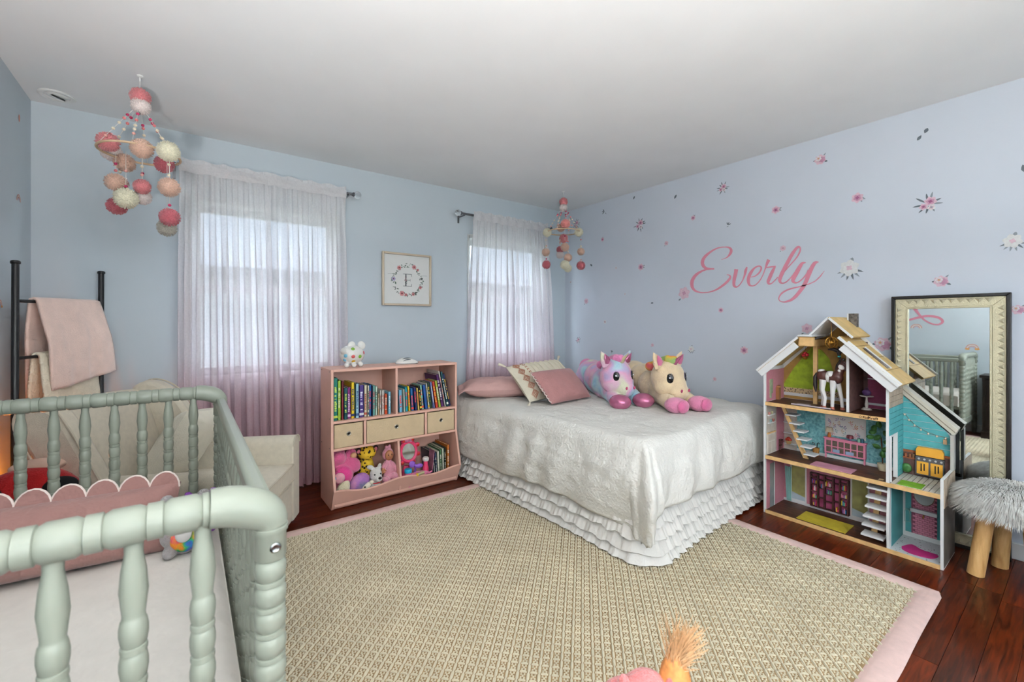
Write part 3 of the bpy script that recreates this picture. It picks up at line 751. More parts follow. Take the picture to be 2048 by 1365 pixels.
DEC = [('peony', 1.097, 2.291, .095, 'big pink bloom decal near the ceiling, above the letter l'),
 ('petals', .592, 2.285, .07, 'pair of grey petals decal, topmost on the lilac wall'),
 ('leaf', .215, 1.981, .05, 'dark leaf decal cut by the right edge of the photo'),
 ('bouquet', 1.753, 2.266, .11, 'mauve bouquet decal right under the ceiling, above the capital E'),
 ('leaf', 2.171, 2.294, .045, 'single dark leaf decal just under the ceiling'),
 ('leaf', 2.605, 2.387, .04, 'smallest leaf decal touching the ceiling line'),
 ('sprig', 2.962, 2.329, .075, 'grey sprig decal under the ceiling near the hanging mobile'),
 ('rose', .896, 1.99, .09, 'deep pink rose decal with dark leaves, above and right of the letter y'),
 ('bouquet', .567, 1.88, .14, 'wide pink bouquet decal with long leaves above the mirror'),
 ('rose', 1.37, 2.013, .08, 'pink rose decal floating above the middle of the name'),
 ('rose', 2.006, 2.079, .06, 'small pink rose decal above and left of the capital E'),
 ('sprig', 1.711, 1.966, .055, 'dark twig decal just above the capital E'),
 ('bouquet', 2.538, 2.122, .15, 'large mauve bouquet decal with leaves, between ceiling corner and name'),
 ('rose', 2.994, 2.052, .06, 'small pink rose decal right of the hanging mobile, above its lower pompoms'),
 ('pale', 2.259, 1.905, .05, 'pale pink blossom decal up and left of the capital E'),
 ('bouquet', 3.362, 2.278, .12, 'mauve flower decal half hidden behind the mobile by the corner'),
 ('grey', .251, 1.617, .11, 'grey flower decal at the right edge above the mirror corner'),
 ('rose', 2.528, 1.723, .09, 'fuller pink rose decal left of the capital E'),
 ('leaf', 3.149, 1.807, .045, 'slim plum leaf decal beside the lowest pompom'),
 ('faint', 2.82, 1.744, .036, 'faint little blossom decal between mobile and name'),
 ('faint', 3.453, 1.652, .04, 'faint blossom decal in the wall corner by the curtain'),
 ('pale', 1.323, 1.732, .05, 'tiny pink blossom decal inside the name, left of the letter l'),
 ('grey', .934, 1.547, .16, 'large white and grey flower decal right of the name'),
 ('peony', .517, 1.435, .09, 'pink blossom decal just above the mirror frame'),
 ('pale', 2.088, 1.456, .13, 'large pale pink blossom decal touching the lower loop of the capital E'),
 ('faint', 2.711, 1.482, .03, 'tiny faint petal decal left of the large pale blossom'),
 ('pale', 3.219, 1.434, .075, 'pale pink blossom decal near the curtain at mid height'),
 ('leaf', 2.405, 1.384, .035, 'tiny dark leaf decal below the name to the left'),
 ('rose', 1.77, 1.304, .06, 'small pink rose decal below the name, under the letter v'),
 ('faint', 2.962, 1.214, .055, 'faint grey blossom decal above the tie-dye unicorn'),
 ('bouquet', 3.337, 1.018, .085, 'mauve sprig decal low in the corner above the pillows'),
 ('pale', 2.402, 1.002, .042, 'small pink blossom decal above the gap between the unicorns'),
 ('grey', 2.021, .982, .08, 'grey flower sprig decal above the cream unicorn'),
 ('sprig', 2.874, .913, .045, 'dark twig decal right over the tie-dye unicorn head'),
 ('rose', 1.591, .995, .085, 'mauve rose decal between cream unicorn and dollhouse'),
 ('pale', 1.174, 1.164, .085, 'pale pink blossom decal peeking over the left dollhouse roof'),
 ('peony', .772, 1.072, .12, 'pink peony decal between the dollhouse roof and the mirror'),
 ('peony', .236, 1.269, .07, 'pink blossom decal at the right side of the mirror top corner'),
 ('pale', 1.82, .753, .04, 'small pink blossom decal just right of the cream unicorn')]
for d in DEC: decal(*d)
# rainbows and a flourish on the left wall
RB = [M('decal salmon', (226, 150, 130), rough=.6), M('decal apricot', (224, 160, 90), rough=.6), M('decal lavender', (190, 190, 220), rough=.6), M('decal cream', (236, 220, 210), rough=.6)]
def rainbow(y, z, r, label, feet=False):
    mb = MB()
    for k, m in ((0, 0), (1, 3), (2, 0), (3, 2)):
        r1 = r * (1 - .2 * k); r0 = r1 - r * .13
        vs = []
        for i in range(17):
            a = math.pi * i / 16
            vs += [(XL + .001, y + r1 * math.cos(a), z + r1 * math.sin(a)), (XL + .001, y + r0 * math.cos(a), z + r0 * math.sin(a))]
        mb.add(vs, [(2 * i, 2 * i + 1, 2 * i + 3, 2 * i + 2) for i in range(16)], m)
    if feet:
        for s in (-1, 1):
            vs = [(XL + .002, y + s * r * .72 + r * .38 * math.cos(a), z - r * .06 + r * .2 * math.sin(a)) for a in [6.283 * i / 12 for i in range(12)]]
            mb.add(vs, [tuple(range(12))], 1)
    single('rainbow_decal', mb, RB, label, 'wall decal', 'rainbow stickers on the left wall', smooth=False)
rainbow(1.35, 1.20, .055, 'pastel arch rainbow decal on the left wall, left one in the mirror')
rainbow(.863, .965, .055, 'rainbow decal with orange cloud feet on the left wall, right one in the mirror', True)
rainbow(3.32, 1.83, .035, 'small pastel rainbow decal on the left wall at eye level beside the mobile')
rainbow(3.04, 1.28, .03, 'orange rainbow decal at the left edge of the photo beside the blanket ladder', True)
mb = MB(); mb.cur = 0
mb.add([(XL + .001, 3.329 + .012 * math.cos(a), 2.262 + .02 * math.sin(a)) for a in [6.283 * i / 10 for i in range(10)]], [tuple(range(10))])
single('dot_decal', mb, RB, 'small salmon dot decal high on the left wall', 'wall decal', smooth=False)
pts = crom([(1.45, 1.29, .012), (1.406, 1.31, .013), (1.32, 1.339, .014), (1.243, 1.352, .014), (1.155, 1.336, .014), (1.112, 1.288, .013), (1.143, 1.25, .01), (1.205, 1.255, .009), (1.269, 1.299, .009), (1.301, 1.339, .01), (1.34, 1.40, .014), (1.37, 1.46, .02)], 6)
mb = MB(); vs = []
for i, p in enumerate(pts):
    a = pts[max(0, i - 1)]; b = pts[min(len(pts) - 1, i + 1)]
    tx, ty = b.x - a.x, b.y - a.y; l = math.hypot(tx, ty) or 1
    for s in (1, -1):
        vs.append((XL + .0012 + .00002 * i, p.x - s * ty / l * p.z, p.y + s * tx / l * p.z))
mb.add(vs, [(2 * i, 2 * i + 1, 2 * i + 3, 2 * i + 2) for i in range(len(pts) - 1)])
single('flourish_decal', mb, m_pink, 'pink looping flourish decal on the left wall, seen in the mirror top', 'wall decal', smooth=False)

# ================================================================== pompom mobiles
POM = {'rose': (220, 136, 140), 'rasp': (200, 108, 118), 'peach': (222, 184, 164), 'cream': (240, 234, 208), 'white': (240, 226, 222), 'blush': (238, 200, 194), 'grey': (196, 190, 178), 'pink': (240, 156, 150)}
pom_me = {}
pr_ = random.Random(9)
def pom_mesh(c):
    if c in pom_me: return pom_me[c]
    mb = MB(); mb.ell((0, 0, 0), .86, nu=16, nv=10)
    n = 620
    for k in range(n):
        z = 1 - 2 * (k + .5) / n; a = k * 2.39996; q = math.sqrt(1 - z * z)
        d = Vector((q * math.cos(a), q * math.sin(a), z)) + Vector((pr_.uniform(-.1, .1), pr_.uniform(-.1, .1), pr_.uniform(-.1, .1)))
        d.normalize(); e = d.orthogonal().normalized(); f = d.cross(e)
        L = pr_.uniform(.95, 1.06); w = .055
        tip = d * L + Vector((pr_.uniform(-.05, .05), pr_.uniform(-.05, .05), pr_.uniform(-.05, .05)))
        b = d * .78
        mb.add([b + e * w, b - e * .5 * w + f * .87 * w, b - e * .5 * w - f * .87 * w, tip + e * w * .5, tip - e * .25 * w + f * .43 * w, tip - e * .25 * w - f * .43 * w],
               [(0, 1, 4, 3), (1, 2, 5, 4), (2, 0, 3, 5), (3, 4, 5)])
    pom_me[c] = mesh_of(mb, 'pompom', M('wool ' + c, POM[c], rough=.95, var=.14, scale=9, sheen=.4), smooth=True, angle=180)
    return pom_me[c]
m_string = M('mobile string', (226, 220, 214), rough=.8)
m_hoop = M('bare wood hoop', (214, 184, 150), rough=.6)
bead_me = {}
def bead_mesh(c):
    if c not in bead_me:
        bead_me[c] = mesh_of(MB().ell((0, 0, 0), 1, nu=10, nv=7), 'bead', M('felt bead ' + str(c), c, rough=.8))
    return bead_me[c]
BC = [(190, 60, 100), (226, 130, 130), (240, 226, 200), (240, 226, 200), (232, 170, 160)]
def mobile(label, hook, hoop_c, hoop_r, poms, rad):
    t = thing('pompom_mobile', label, 'mobile', hook, 'pompom mobiles hung from the ceiling')
    hx, hy, hz = hook; cx, cy, cz = hoop_c
    part('ceiling_hook', MB().lathe([(.014, 0), (.014, -.004), (.006, -.01)], (hx, hy, hz), n=14).tube([(hx, hy, hz - .008), (hx, hy, hz - .03)], .003, n=6), m_trim, t)
    hp = MB(); hp.tube([(cx + hoop_r * math.cos(a), cy + hoop_r * math.sin(a), cz) for a in [6.2832 * k / 40 for k in range(40)]], .0055, n=8, closed=True)
    part('hoop', hp, m_hoop, t)
    st = MB(); top = (hx, hy, poms[0][3])
    st.tube([(hx, hy, hz - .02), top], .0011, n=5)
    rg = random.Random(int(hx * 100)); beads = []
    for k in range(6):
        a = 6.2832 * k / 6 + .4; e = (cx + hoop_r * math.cos(a), cy + hoop_r * math.sin(a), cz)
        st.tube([(hx, hy, poms[0][3] - .03), e], .0011, n=5)
        for q in (.3, .42, .55, .68, .82):
            q += rg.uniform(-.05, .05)
            beads.append((top[0] + (e[0] - top[0]) * q, top[1] + (e[1] - top[1]) * q, top[2] - .03 + (e[2] - top[2] + .03) * q))
    for c, x, y, z, dr_ in poms:
        if z < cz - .06:
            st.tube([(x, y, z), (x, y, cz)], .0011, n=5)
            beads.append((x, y, (z + cz) / 2 + .02)); beads.append((x, y, z + rad * 1.35))
    part('strings', st, m_string, t)
    for k, b in enumerate(beads):
        piece('bead', bead_mesh(BC[k % 5] if k % 5 else BC[0]), t, b, scale=(.0072,) * 3)
    for k, (c, x, y, z, s) in enumerate(poms):
        piece('pompom', pom_mesh(c), t, (x, y, z), (k, k * 1.7, k * .6), (rad * s,) * 3)
P1 = [('rose', -.19, 2.858, 2.333, 1), ('white', -.188, 2.856, 2.287, .95), ('rose', -.309, 2.849, 2.076, 1.05), ('peach', -.176, 2.72, 2.034, 1.05), ('cream', -.075, 2.675, 2.03, 1.1), ('white', -.315, 3.02, 2.08, 1.05), ('peach', -.262, 3.0, 2.03, 1.05), ('rasp', -.097, 2.87, 2.02, 1),
      ('peach', -.287, 2.908, 1.9, 1), ('blush', -.28, 3.0, 1.92, .85), ('cream', -.244, 2.851, 1.815, 1.15), ('rasp', -.29, 2.99, 1.80, 1), ('rose', -.184, 2.856, 1.885, .85), ('white', -.185, 2.907, 1.845, .9), ('peach', -.073, 2.699, 1.863, 1.05), ('rasp', -.071, 2.697, 1.717, 1), ('grey', -.084, 2.807, 1.683, .98)]
mobile('pink and cream pompom mobile nearest the viewer, hanging left of the armchair window', (-.192, 2.861, ZC), (-.19, 2.85, 2.045), .16, P1, .0435)
P2 = [('rose', 2.832, 2.99, 2.342, 1), ('white', 2.832, 2.99, 2.286, .95), ('cream', 2.71, 3.081, 2.054, 1.05), ('cream', 2.948, 2.904, 2.057, 1.05), ('pink', 2.75, 2.877, 2.104, 1.1), ('peach', 2.786, 2.975, 2.089, .95), ('rose', 2.92, 3.08, 2.022, 1.1), ('peach', 2.76, 2.894, 1.894, 1), ('rasp', 2.882, 3.09, 1.91, .9), ('white', 2.882, 3.09, 1.861, .95),
      ('peach', 2.803, 2.899, 1.805, .95), ('cream', 2.781, 2.916, 1.738, 1.1), ('cream', 2.86, 2.96, 1.716, .95), ('peach', 2.699, 3.089, 1.868, .95), ('rasp', 2.703, 3.086, 1.752, 1.02), ('peach', 2.964, 2.892, 1.874, .9), ('rasp', 2.964, 2.892, 1.743, 1.05)]
mobile('pink and cream pompom mobile hanging in the far corner by the bed', (2.832, 2.99, ZC), (2.832, 2.99, 2.06), .15, P2, .0395)
# ================================================================== crib
m_crib = M('sage grey enamel', (143, 149, 136), rough=.38, var=.03, scale=6)
CX0, CX1, CY0, CY1 = -.655, .113, .84, 2.275      # post centres
t = thing('crib', 'sage grey spindle crib with turned rails and posts', 'crib', ((CX0 + CX1) / 2, (CY0 + CY1) / 2, 0))
def beads(z0, z1, r, step, ring=.22, groove=.82):
    """turned profile of barrels parted by small rings, along h"""
    n = max(1, round((z1 - z0) / step)); st = (z1 - z0) / n; pf = []
    for k in range(n):
        a = z0 + k * st
        pf += [(r * groove, a), (r * .93, a + st * .02), (r * .95, a + st * .5 * ring), (r * .93, a + st * (ring - .02)), (r * groove, a + st * ring),
               (r * .9, a + st * (ring + .06)), (r, a + st * (ring + .3)), (r, a + st * .74), (r * .9, a + st * .96)]
    pf.append((r * groove, z1))
    return pf
TOP = .905; RR = .0275
post_pf = [(.016, 0), (.02, .03)] + beads(.04, .80, .0245, .043) + [(.0245, .805), (.0245, .845), (.027, .848), (.027, .856), (.024, .858)]
for x in (CX0, CX1):
    for y in (CY0, CY1):
        p = part('post', MB().lathe(post_pf, (x, y, 0), n=20), m_crib, t)
        part('bolt_cap', MB().lathe([(.0085, 0), (.0085, .003), (.006, .0045), (.002, .003)], (x + .004, y + (-.0225 if y < 1 else .0225), .826), (0, -1 if y < 1 else 1, 0), n=16), M('steel bolt', (150, 152, 150), rough=.25, metal=1), p)
def end_rail(y):
    L = (CX1 - .085) - (CX0 + .085)
    pf = [(RR * .9, 0)]
    n = 9; st = L / n
    for k in range(n):
        a = k * st
        pf += [(RR * .96, a + .003), (RR * .96, a + .009), (RR * .84, a + .0105), (RR, a + .018), (RR, a + st - .018), (RR * .84, a + st - .0105), (RR * .96, a + st - .009), (RR * .96, a + st - .002)]
    pf.append((RR * .9, L))
    return MB().lathe(pf, (CX0 + .085, y, TOP), (1, 0, 0), n=20)
def elbow(x, y, s):
    pts = []; rs = []
    for k in range(13):
        a = R(90) * k / 12
        pts.append((x - s * .085 + s * .085 * math.sin(a), y, TOP - .047 + .047 * math.cos(a))); rs.append(.0305 - .0045 * (k / 12) + .004 * math.sin(2 * a))
    return MB().tube(pts, rs, n=18, up=(0, 1, 0))
SP_E = [(.009, 0), (.012, .02)] + beads(.05, .545, .0172, .05) + [(.0135, .55), (.0172, .585), (.015, .615), (.011, .64), (.0115, .66)]
sp_end = mesh_of(MB().lathe(SP_E, (0, 0, 0), n=12), 'spindle', m_crib)
SP_S = [(.009, 0), (.012, .02)] + beads(.05, .49, .0165, .047) + [(.0135, .5), (.0165, .535), (.014, .565), (.010, .6)]
sp_side = mesh_of(MB().lathe(SP_S, (0, 0, 0), n=10), 'spindle', m_crib)
for y in (CY0, CY1):
    part('end_rail', end_rail(y), m_crib, t)
    for s, x in ((1, CX1), (-1, CX0)):
        part('corner_elbow', elbow(x, y, s), m_crib, t)
    part('bottom_rail', MB().box(CX0, y - .015, .17, CX1, y + .015, .235), m_crib, t, bevel=.006)
    n = 8
    for k in range(n):
        piece('spindle', sp_end, t, (.019 - .0823 * k, y, .225))
for x in (CX0, CX1):
    part('side_rail', MB().box(x - .017, CY0 + .02, .835, x + .017, CY1 - .02, .878), m_crib, t, bevel=.01)
    part('side_bottom_rail', MB().box(x - .013, CY0 + .02, .17, x + .013, CY1 - .02, .24), m_crib, t, bevel=.005)
    n = 17
    for k in range(n):
        piece('spindle', sp_side, t, (x, CY0 + (CY1 - CY0) * (k + 1) / (n + 1), .238))
part('mattress_support', MB().box(CX0 + .02, CY0 + .02, .33, CX1 - .02, CY1 - .02, .36), m_crib, t)
def cushion(cx, cy, cz, sx, sy, sz, xf=None, pw=3.2, n=26, wr=.004, seed=0, ear=.06):
    """stuffed pillow: sx wide, sy tall, sz thick, lying in local xy"""
    mb = MB(xf); 
    for s in (1, -1):
        def fn(a, b):
            u = a * 2 - 1; v = b * 2 - 1
            th = max(0, (1 - abs(u) ** pw)) ** .55 * max(0, (1 - abs(v) ** pw)) ** .55
            pin = 1 - ear * (1 - abs(u) ** 2) * abs(v) ** 3; pin2 = 1 - ear * (1 - abs(v) ** 2) * abs(u) ** 3
            x = u * sx / 2 * pin2; y = v * sy / 2 * pin
            z = s * (sz / 2 * th + wr * th * (N3(x * 14 + seed, y * 14, seed) + .6 * N3(x * 30, y * 9 + seed, 2)))
            return (cx + x, cy + y, cz + z) if s > 0 else (cx - x, cy + y, cz + z)
        mb.grid(fn, n, n)
    return mb
# mattress in a white sheet
m_sheet = M('white crib sheet', (232, 226, 218), rough=.85, var=.03, bump=.2, bscale=60)
def matt(u, v):
    return None
mb = MB()
mx0, mx1, my0, my1 = CX0 + .03, CX1 - .026, CY0 + .035, CY1 - .035
def mat_top(a, b):
    x = mx0 + (mx1 - mx0) * a; y = my0 + (my1 - my0) * b
    e = min(a * (mx1 - mx0), (1 - a) * (mx1 - mx0), b * (my1 - my0), (1 - b) * (my1 - my0))
    z = .5 - .03 * max(0, 1 - e / .04) ** 2 + .0035 * N3(x * 7 + y * 3, y * 3, 1) + .002 * N3(x * 22 + y * 10, y * 6, 5)
    return (x, y, z)
mb.grid(mat_top, 50, 80)
mb.box(mx0, my0, .362, mx1, my1, .472)
single('crib_mattress', mb, m_sheet, 'white sheeted crib mattress', 'mattress', angle=60)
# long mauve pillow with a scalloped flange
m_mauve = M('dusty mauve cotton', (146, 108, 102), rough=.85, var=.05, bump=.25, bscale=90, sheen=.3)
m_piping = M('cream scallop piping', (236, 220, 212), rough=.8)
xf = frame_xf((-.275, 1.745, .60), (1, -.05, -.02), (0, .22, 1)) @ Matrix.Rotation(R(90), 4, 'X')
t = thing('scalloped_pillow', 'long dusty mauve pillow with scalloped edge inside the crib', 'pillow', (-.275, 1.74, .5))
part('cover', cushion(-.03, 0, 0, .57, .2, .13, xf, seed=3, ear=.03, wr=.008), m_mauve, t, angle=180)
for k in range(8):
    cxx = -.29 + .072 * k
    arc = [(cxx + .036 * math.cos(a), .085 + .05 * math.sin(a), 0) for a in [math.pi * q / 10 for q in range(11)]]
    f = MB(xf); f.add([(p[0], p[1], .004) for p in arc] + [(p[0], p[1], -.004) for p in arc],
                      [tuple(range(11)), tuple(range(21, 10, -1))] + [(i, i + 1, 12 + i, 11 + i) for i in range(10)])
    sc = part('scallop', f, m_mauve, t)
    part('piping', MB(xf).tube(arc, .0042, n=6), m_piping, sc)

# ------------------------------------------------------------------ armchair
m_cream = M('oatmeal upholstery', (222, 212, 192), rough=.9, var=.05, scale=40, bump=.3, bscale=420, sheen=.2)
m_pipe = M('oatmeal piping', (206, 196, 176), rough=.9)
AX = Matrix.Translation((.385, 2.60, 0)) @ Matrix.Rotation(R(-26.6), 4, 'Z')
t = thing('armchair', 'cream upholstered wing armchair in the window corner behind the crib', 'armchair', tuple(AX @ Vector((-.4, 0, 0))))
part('base', MB(AX).box(-.76, -.255, .03, -.004, .255, .27), m_cream, t, bevel=.015)
def rbox(mb, x0, y0, z0, x1, y1, z1, r=.05):
    pf = []
    for (cy, cz, a0) in ((y1 - r, z1 - r, 0), (y0 + r, z1 - r, 90)):
        for k in range(7):
            a = R(a0 + 15 * k); pf.append((cy + r * math.cos(a), cz + r * math.sin(a)))
    pf += [(y0, z0), (y1, z0)]
    mb.prism(pf, 'x', x0, x1); return pf
for y0 in (.255, -.375):
    mb = MB(AX); pf = rbox(mb, -.74, y0, .03, 0, y0 + .12, .525, .052)
    a = part('arm', mb, m_cream, t, bevel=.008)
    part('piping', MB(AX).tube([(.001, p[0], p[1]) for p in pf[:14]], .004, n=6), m_pipe, a)
def cush_grid(x0, x1, y0, y1, z0, z1, puff):
    mb = MB(AX)
    for s in (1, -1):
        def fn(a, b):
            if s < 0: a = 1 - a
            u = a * 2 - 1; v = b * 2 - 1
            th = (1 - abs(u) ** 6) * (1 - abs(v) ** 6)
            zc = (z0 + z1) / 2; h = (z1 - z0) / 2
            return (x0 + (x1 - x0) * a, y0 + (y1 - y0) * b, zc + s * (h * .72 + puff * th * (1 - .3 * u * u)))
        mb.grid(fn, 20, 20)
    zc = (z0 + z1) / 2; h = (z1 - z0) / 2 * .72
    mb.box(x0, y0, zc - h, x1, y1, zc + h)
    return mb
sc = part('seat_cushion', cush_grid(-.66, .002, -.252, .252, .262, .385, .022), m_cream, t, angle=60)
part('piping', MB(AX).tube([(.003, -.25, .368), (.003, .25, .368)], .0045, n=6).tube([(.003, -.25, .28), (.003, .25, .28)], .0045, n=6).tube([(-.6, .25, .368), (.003, .25, .368)], .0045, n=6), m_pipe, sc)
# backrest
BX = AX @ Matrix.Translation((-.64, 0, .30)) @ Matrix.Rotation(R(-18), 4, 'Y')
mb = MB(BX)
def bk(s):
    def fn(a, b):
        u = a * 2 - 1
        y = u * (.27 + .06 * b); z = b * .56 + .02 * (1 - u * u) * b
        th = (1 - abs(u) ** 5) ** .5 * (1 - b ** 8) ** .5
        return (s * (.03 + .06 * th) - .05, -y * s, z)
    return fn
mb.grid(bk(1), 22, 22); mb.grid(bk(-1), 22, 22)
part('backrest', mb, m_cream, t, angle=70)
WP = [(-.86, .76), (-.865, .81), (-.84, .855), (-.79, .875), (-.73, .865), (-.66, .82), (-.60, .74), (-.555, .66), (-.50, .58), (-.43, .53), (-.40, .50), (-.72, .46), (-.78, .58)]
WN = [(-.80, .56), (-.86, .68), (-.895, .76), (-.89, .82), (-.85, .858), (-.80, .86), (-.75, .83), (-.70, .755), (-.645, .64), (-.59, .53), (-.55, .43), (-.74, .43)]
for y0, poly in ((-.365, WN), (.27, WP)):
    w = part('wing', MB(AX).prism(poly, 'y', y0, y0 + .095), m_cream, t, bevel=.022)
    yy = y0 + .004 if y0 < 0 else y0 + .091
    part('piping', MB(AX).tube([(p.x, yy, p.y) for p in crom([(q[0], q[1], 0) for q in poly[:11]], 3)], .0048, n=6), m_pipe, w)
for x in (-.7, -.08):
    for y in (-.3, .3):
        part('foot', MB(AX).cyl((x, y, 0), (x, y, .035), .02), m_dk, t)
xf = AX @ Matrix.Translation((-.47, .04, .57)) @ Matrix.Rotation(R(-62), 4, 'Y') @ Matrix.Rotation(R(8), 4, 'Z')
t = thing('chair_pillow', 'plain ivory square pillow leaning on the armchair back', 'pillow', tuple(AX @ Vector((-.45, .04, .4))))
part('cover', cushion(0, 0, 0, .40, .42, .17, xf, seed=8), M('ivory linen', (234, 228, 210), rough=.9, bump=.2, bscale=200, var=.03), t, angle=180)

# ------------------------------------------------------------------ blanket ladder
m_blk = M('black metal tube', (22, 22, 24), rough=.4)
LB = [Vector((-.607, 2.82, 0)), Vector((-.385, 3.265, 0))]; LT = [Vector((-.655, 3.06, 1.485)), Vector((-.41, 3.51, 1.495))]
t = thing('blanket_ladder', 'black metal blanket ladder leaning in the corner', 'ladder', tuple((LB[0] + LB[1]) / 2))
for a, b in zip(LB, LT):
    p = part('rail', MB().cyl(a, b, .0135), m_blk, t)
    d = (b - a).normalized()
    part('cap', MB().lathe([(.0135, 0), (.018, .003), (.018, .012), (.014, .016)], b - d * .004, d), m_blk, p)
def lad(s, z):
    f = z / 1.49; return (LB[0].lerp(LT[0], f)).lerp(LB[1].lerp(LT[1], f), s)
for z in (1.31, 1.04, .77, .50, .23):
    part('rung', MB().cyl(lad(0, z), lad(1, z), .008), m_blk, t)
dirn = (LB[1] - LB[0]).normalized(); nrm = Vector((dirn.y, -dirn.x, 0))      # into the room
def blanket(name, lab, mat, z, s0, s1, front, back, seed, slope=0, thick=.012, s2=None, out=0):
    def fn(a, b):
        L = front + back; q = b * L - back
        s = s0 + (s1 - s0) * a
        if q > 0 and s2: s = s0 + (s2[0] - s0) * min(1, q / front) + ((s1 + (s2[1] - s1) * min(1, q / front)) - (s0 + (s2[0] - s0) * min(1, q / front))) * a
        p0 = lad(s, z)
        r = .016
        if abs(q) < r * 1.57:
            an = q / r; off = nrm * (r * math.sin(an)); dz = r * math.cos(an)
        else:
            sg = 1 if q > 0 else -1; dd = abs(q) - r * 1.57
            off = nrm * (sg * r + sg * (.012 + (out if q > 0 else 0)) * min(1, dd / .2) + (.016 * N3(s * 6 + seed, dd * 2, sg * 3) + .006 * N3(s * 16, dd * 5 + seed, 1)) * min(1, dd * 6))
            dz = -dd * (1 + slope * (a - .5))
            if q > 0: off = off + Vector((LB[0].x - LT[0].x, LB[0].y - LT[0].y, 0)) * (dd / 1.49)
            # hang straight down from the leaning rung
        return tuple(p0 + off + Vector((0, 0, dz)))
    return single(name, MB().grid(fn, 30, 60), mat, lab, 'blanket', angle=180, solid=thick)
blanket('throw_blanket', 'peach pink fleece throw over the top ladder rung', M('peach fleece', (244, 212, 198), rough=.95, bump=.3, bscale=200, sheen=.5, var=.05), 1.31, .17, .93, .44, .5, 2, slope=-.12, s2=(.26, 1.04), out=.022)
blanket('knit_blanket', 'cream knit blanket over the second ladder rung, under the peach throw', M('cream knit', (240, 228, 204), rough=.95, bump=.5, bscale=120, var=.04), 1.04, .2, .88, .46, .40, 5, slope=.25, s2=(.25, .9))

# ------------------------------------------------------------------ red plush toy behind the crib
t = thing('red_plush_toy', 'red plush toy with black patches and yellow base behind the crib spindles', 'plush toy', (-.49, 2.43, 0))
fused('body', MB().ell((-.49, 2.44, .50), (.165, .09, .15)).ell((-.49, 2.44, .25), (.14, .09, .25)), M('red plush', (170, 14, 16), rough=.9, sheen=.2, bump=.3, bscale=200), t, .012)
for x in (-.6, -.4):
    part('patch', MB().ell((x + .01, 2.372, .572), (.052, .035, .04)), M('black plush', (10, 10, 12), rough=.9), t)
    part('yellow_leg', MB().ell((x - .01, 2.385, .50), (.065, .05, .05)).ell((x, 2.42, .15), (.08, .09, .15)), M('yellow plush', (220, 180, 20), rough=.9), t)
part('collar', MB().ell((-.47, 2.47, .64), (.08, .04, .03)), M('tan plush', (216, 180, 160), rough=.9), t)

# ------------------------------------------------------------------ plush animals in the crib
m_gplush = M('grey plush', (150, 146, 146), rough=.95, bump=.5, bscale=240, sheen=.4)
def crib_plush(x, y, body_m, label, s=1.0, vest=True):
    t = thing('beady_eyed_plush', label, 'plush toy', (x, y, .5), 'plush animals in the crib corner')
    z = .5
    b = MB().ell((x, y, z + .055 * s), (.05 * s, .045 * s, .06 * s)).ell((x, y - .01, z + .14 * s), (.056 * s, .05 * s, .05 * s))
    for q in (-1, 1):
        b.ell((x + q * .045 * s, y - .02, z + .02 * s), (.022 * s, .036 * s, .02 * s)); b.ell((x + q * .055 * s, y - .02, z + .075 * s), (.018 * s, .022 * s, .032 * s))
        b.ell((x + q * .052 * s, y + .0, z + .19 * s), (.022 * s, .012 * s, .026 * s))
    fused('body', b, body_m, t, .006, 3)
    part('muzzle', MB().ell((x, y - .058 * s, z + .128 * s), (.024 * s, .02 * s, .018 * s)), M('taupe plush', (196, 178, 164), rough=.95), t)
    for q in (-1, 1):
        e = part('eye', MB().ell((x + q * .026 * s, y - .052 * s, z + .15 * s), (.012 * s, .008 * s, .013 * s)), M('violet eye', (60, 60, 140), rough=.15), t)
        part('pupil', MB().ell((x + q * .026 * s, y - .058 * s, z + .15 * s), (.007 * s, .004 * s, .008 * s)), M('black gloss', (8, 8, 10), rough=.1), e)
    if vest:
        part('rainbow_belly', MB().ell((x, y - .022 * s, z + .062 * s), (.047 * s, .038 * s, .05 * s)), ramp_mat('rainbow fur', [(.3, (226, 30, 130)), (.42, (240, 150, 30)), (.5, (60, 170, 90)), (.58, (40, 110, 190)), (.7, (110, 40, 140))], scale=18, rough=.9), t)
        part('chest_tuft', MB().ell((x - .005, y - .062 * s, z + .088 * s), (.024 * s, .014 * s, .028 * s)), M('white plush', (236, 234, 232), rough=.95), t)
crib_plush(-.005, 1.665, m_gplush, 'grey plush animal with rainbow belly beside the crib pillow', .86)
crib_plush(.035, 1.80, M('purple plush', (130, 70, 160), rough=.95, bump=.4, bscale=240), 'purple plush animal tucked behind the grey one in the crib', .66, False)
# ================================================================== pink bookcase
SX0, SX1, SYF, SYB, SZ = .735, 1.653, 2.924, 3.195, .90
m_pk = M('blush melamine', (232, 182, 163), rough=.5, var=.02)
t = thing('bookcase', 'blush pink toy bookcase with cubbies, bins and a wavy front lip', 'bookcase', ((SX0 + SX1) / 2, (SYF + SYB) / 2, 0))
T = .016
LIPY, LIPZ = 2.858, .135
prof = [(SYB, 0), (SYF, 0), (LIPY, LIPZ), (SYF, .385), (SYF, SZ), (SYB, SZ)]
for x in (SX0, SX1 - T):
    s = part('side_panel', MB().prism(prof, 'x', x, x + T), m_pk, t, bevel=.0015)
    if x == SX0:
        for (y, z) in ((2.96, .885), (3.16, .885), (2.96, .58), (3.16, .39), (2.96, .39)):
            part('screw', MB().cyl((x - .0015, y, z), (x + .002, y, z), .0035, n=8), M('screw dark', (90, 60, 60), rough=.4, metal=.5), s)
def pb(nm, *b): return part(nm, MB().box(*b), m_pk, t, bevel=.0015)
xi0, xi1 = SX0 + T, SX1 - T
pb('top_panel', xi0, SYF, SZ - T, xi1, SYB, SZ)
pb('back_panel', xi0, SYB - .006, .02, xi1, SYB - .001, SZ - T)
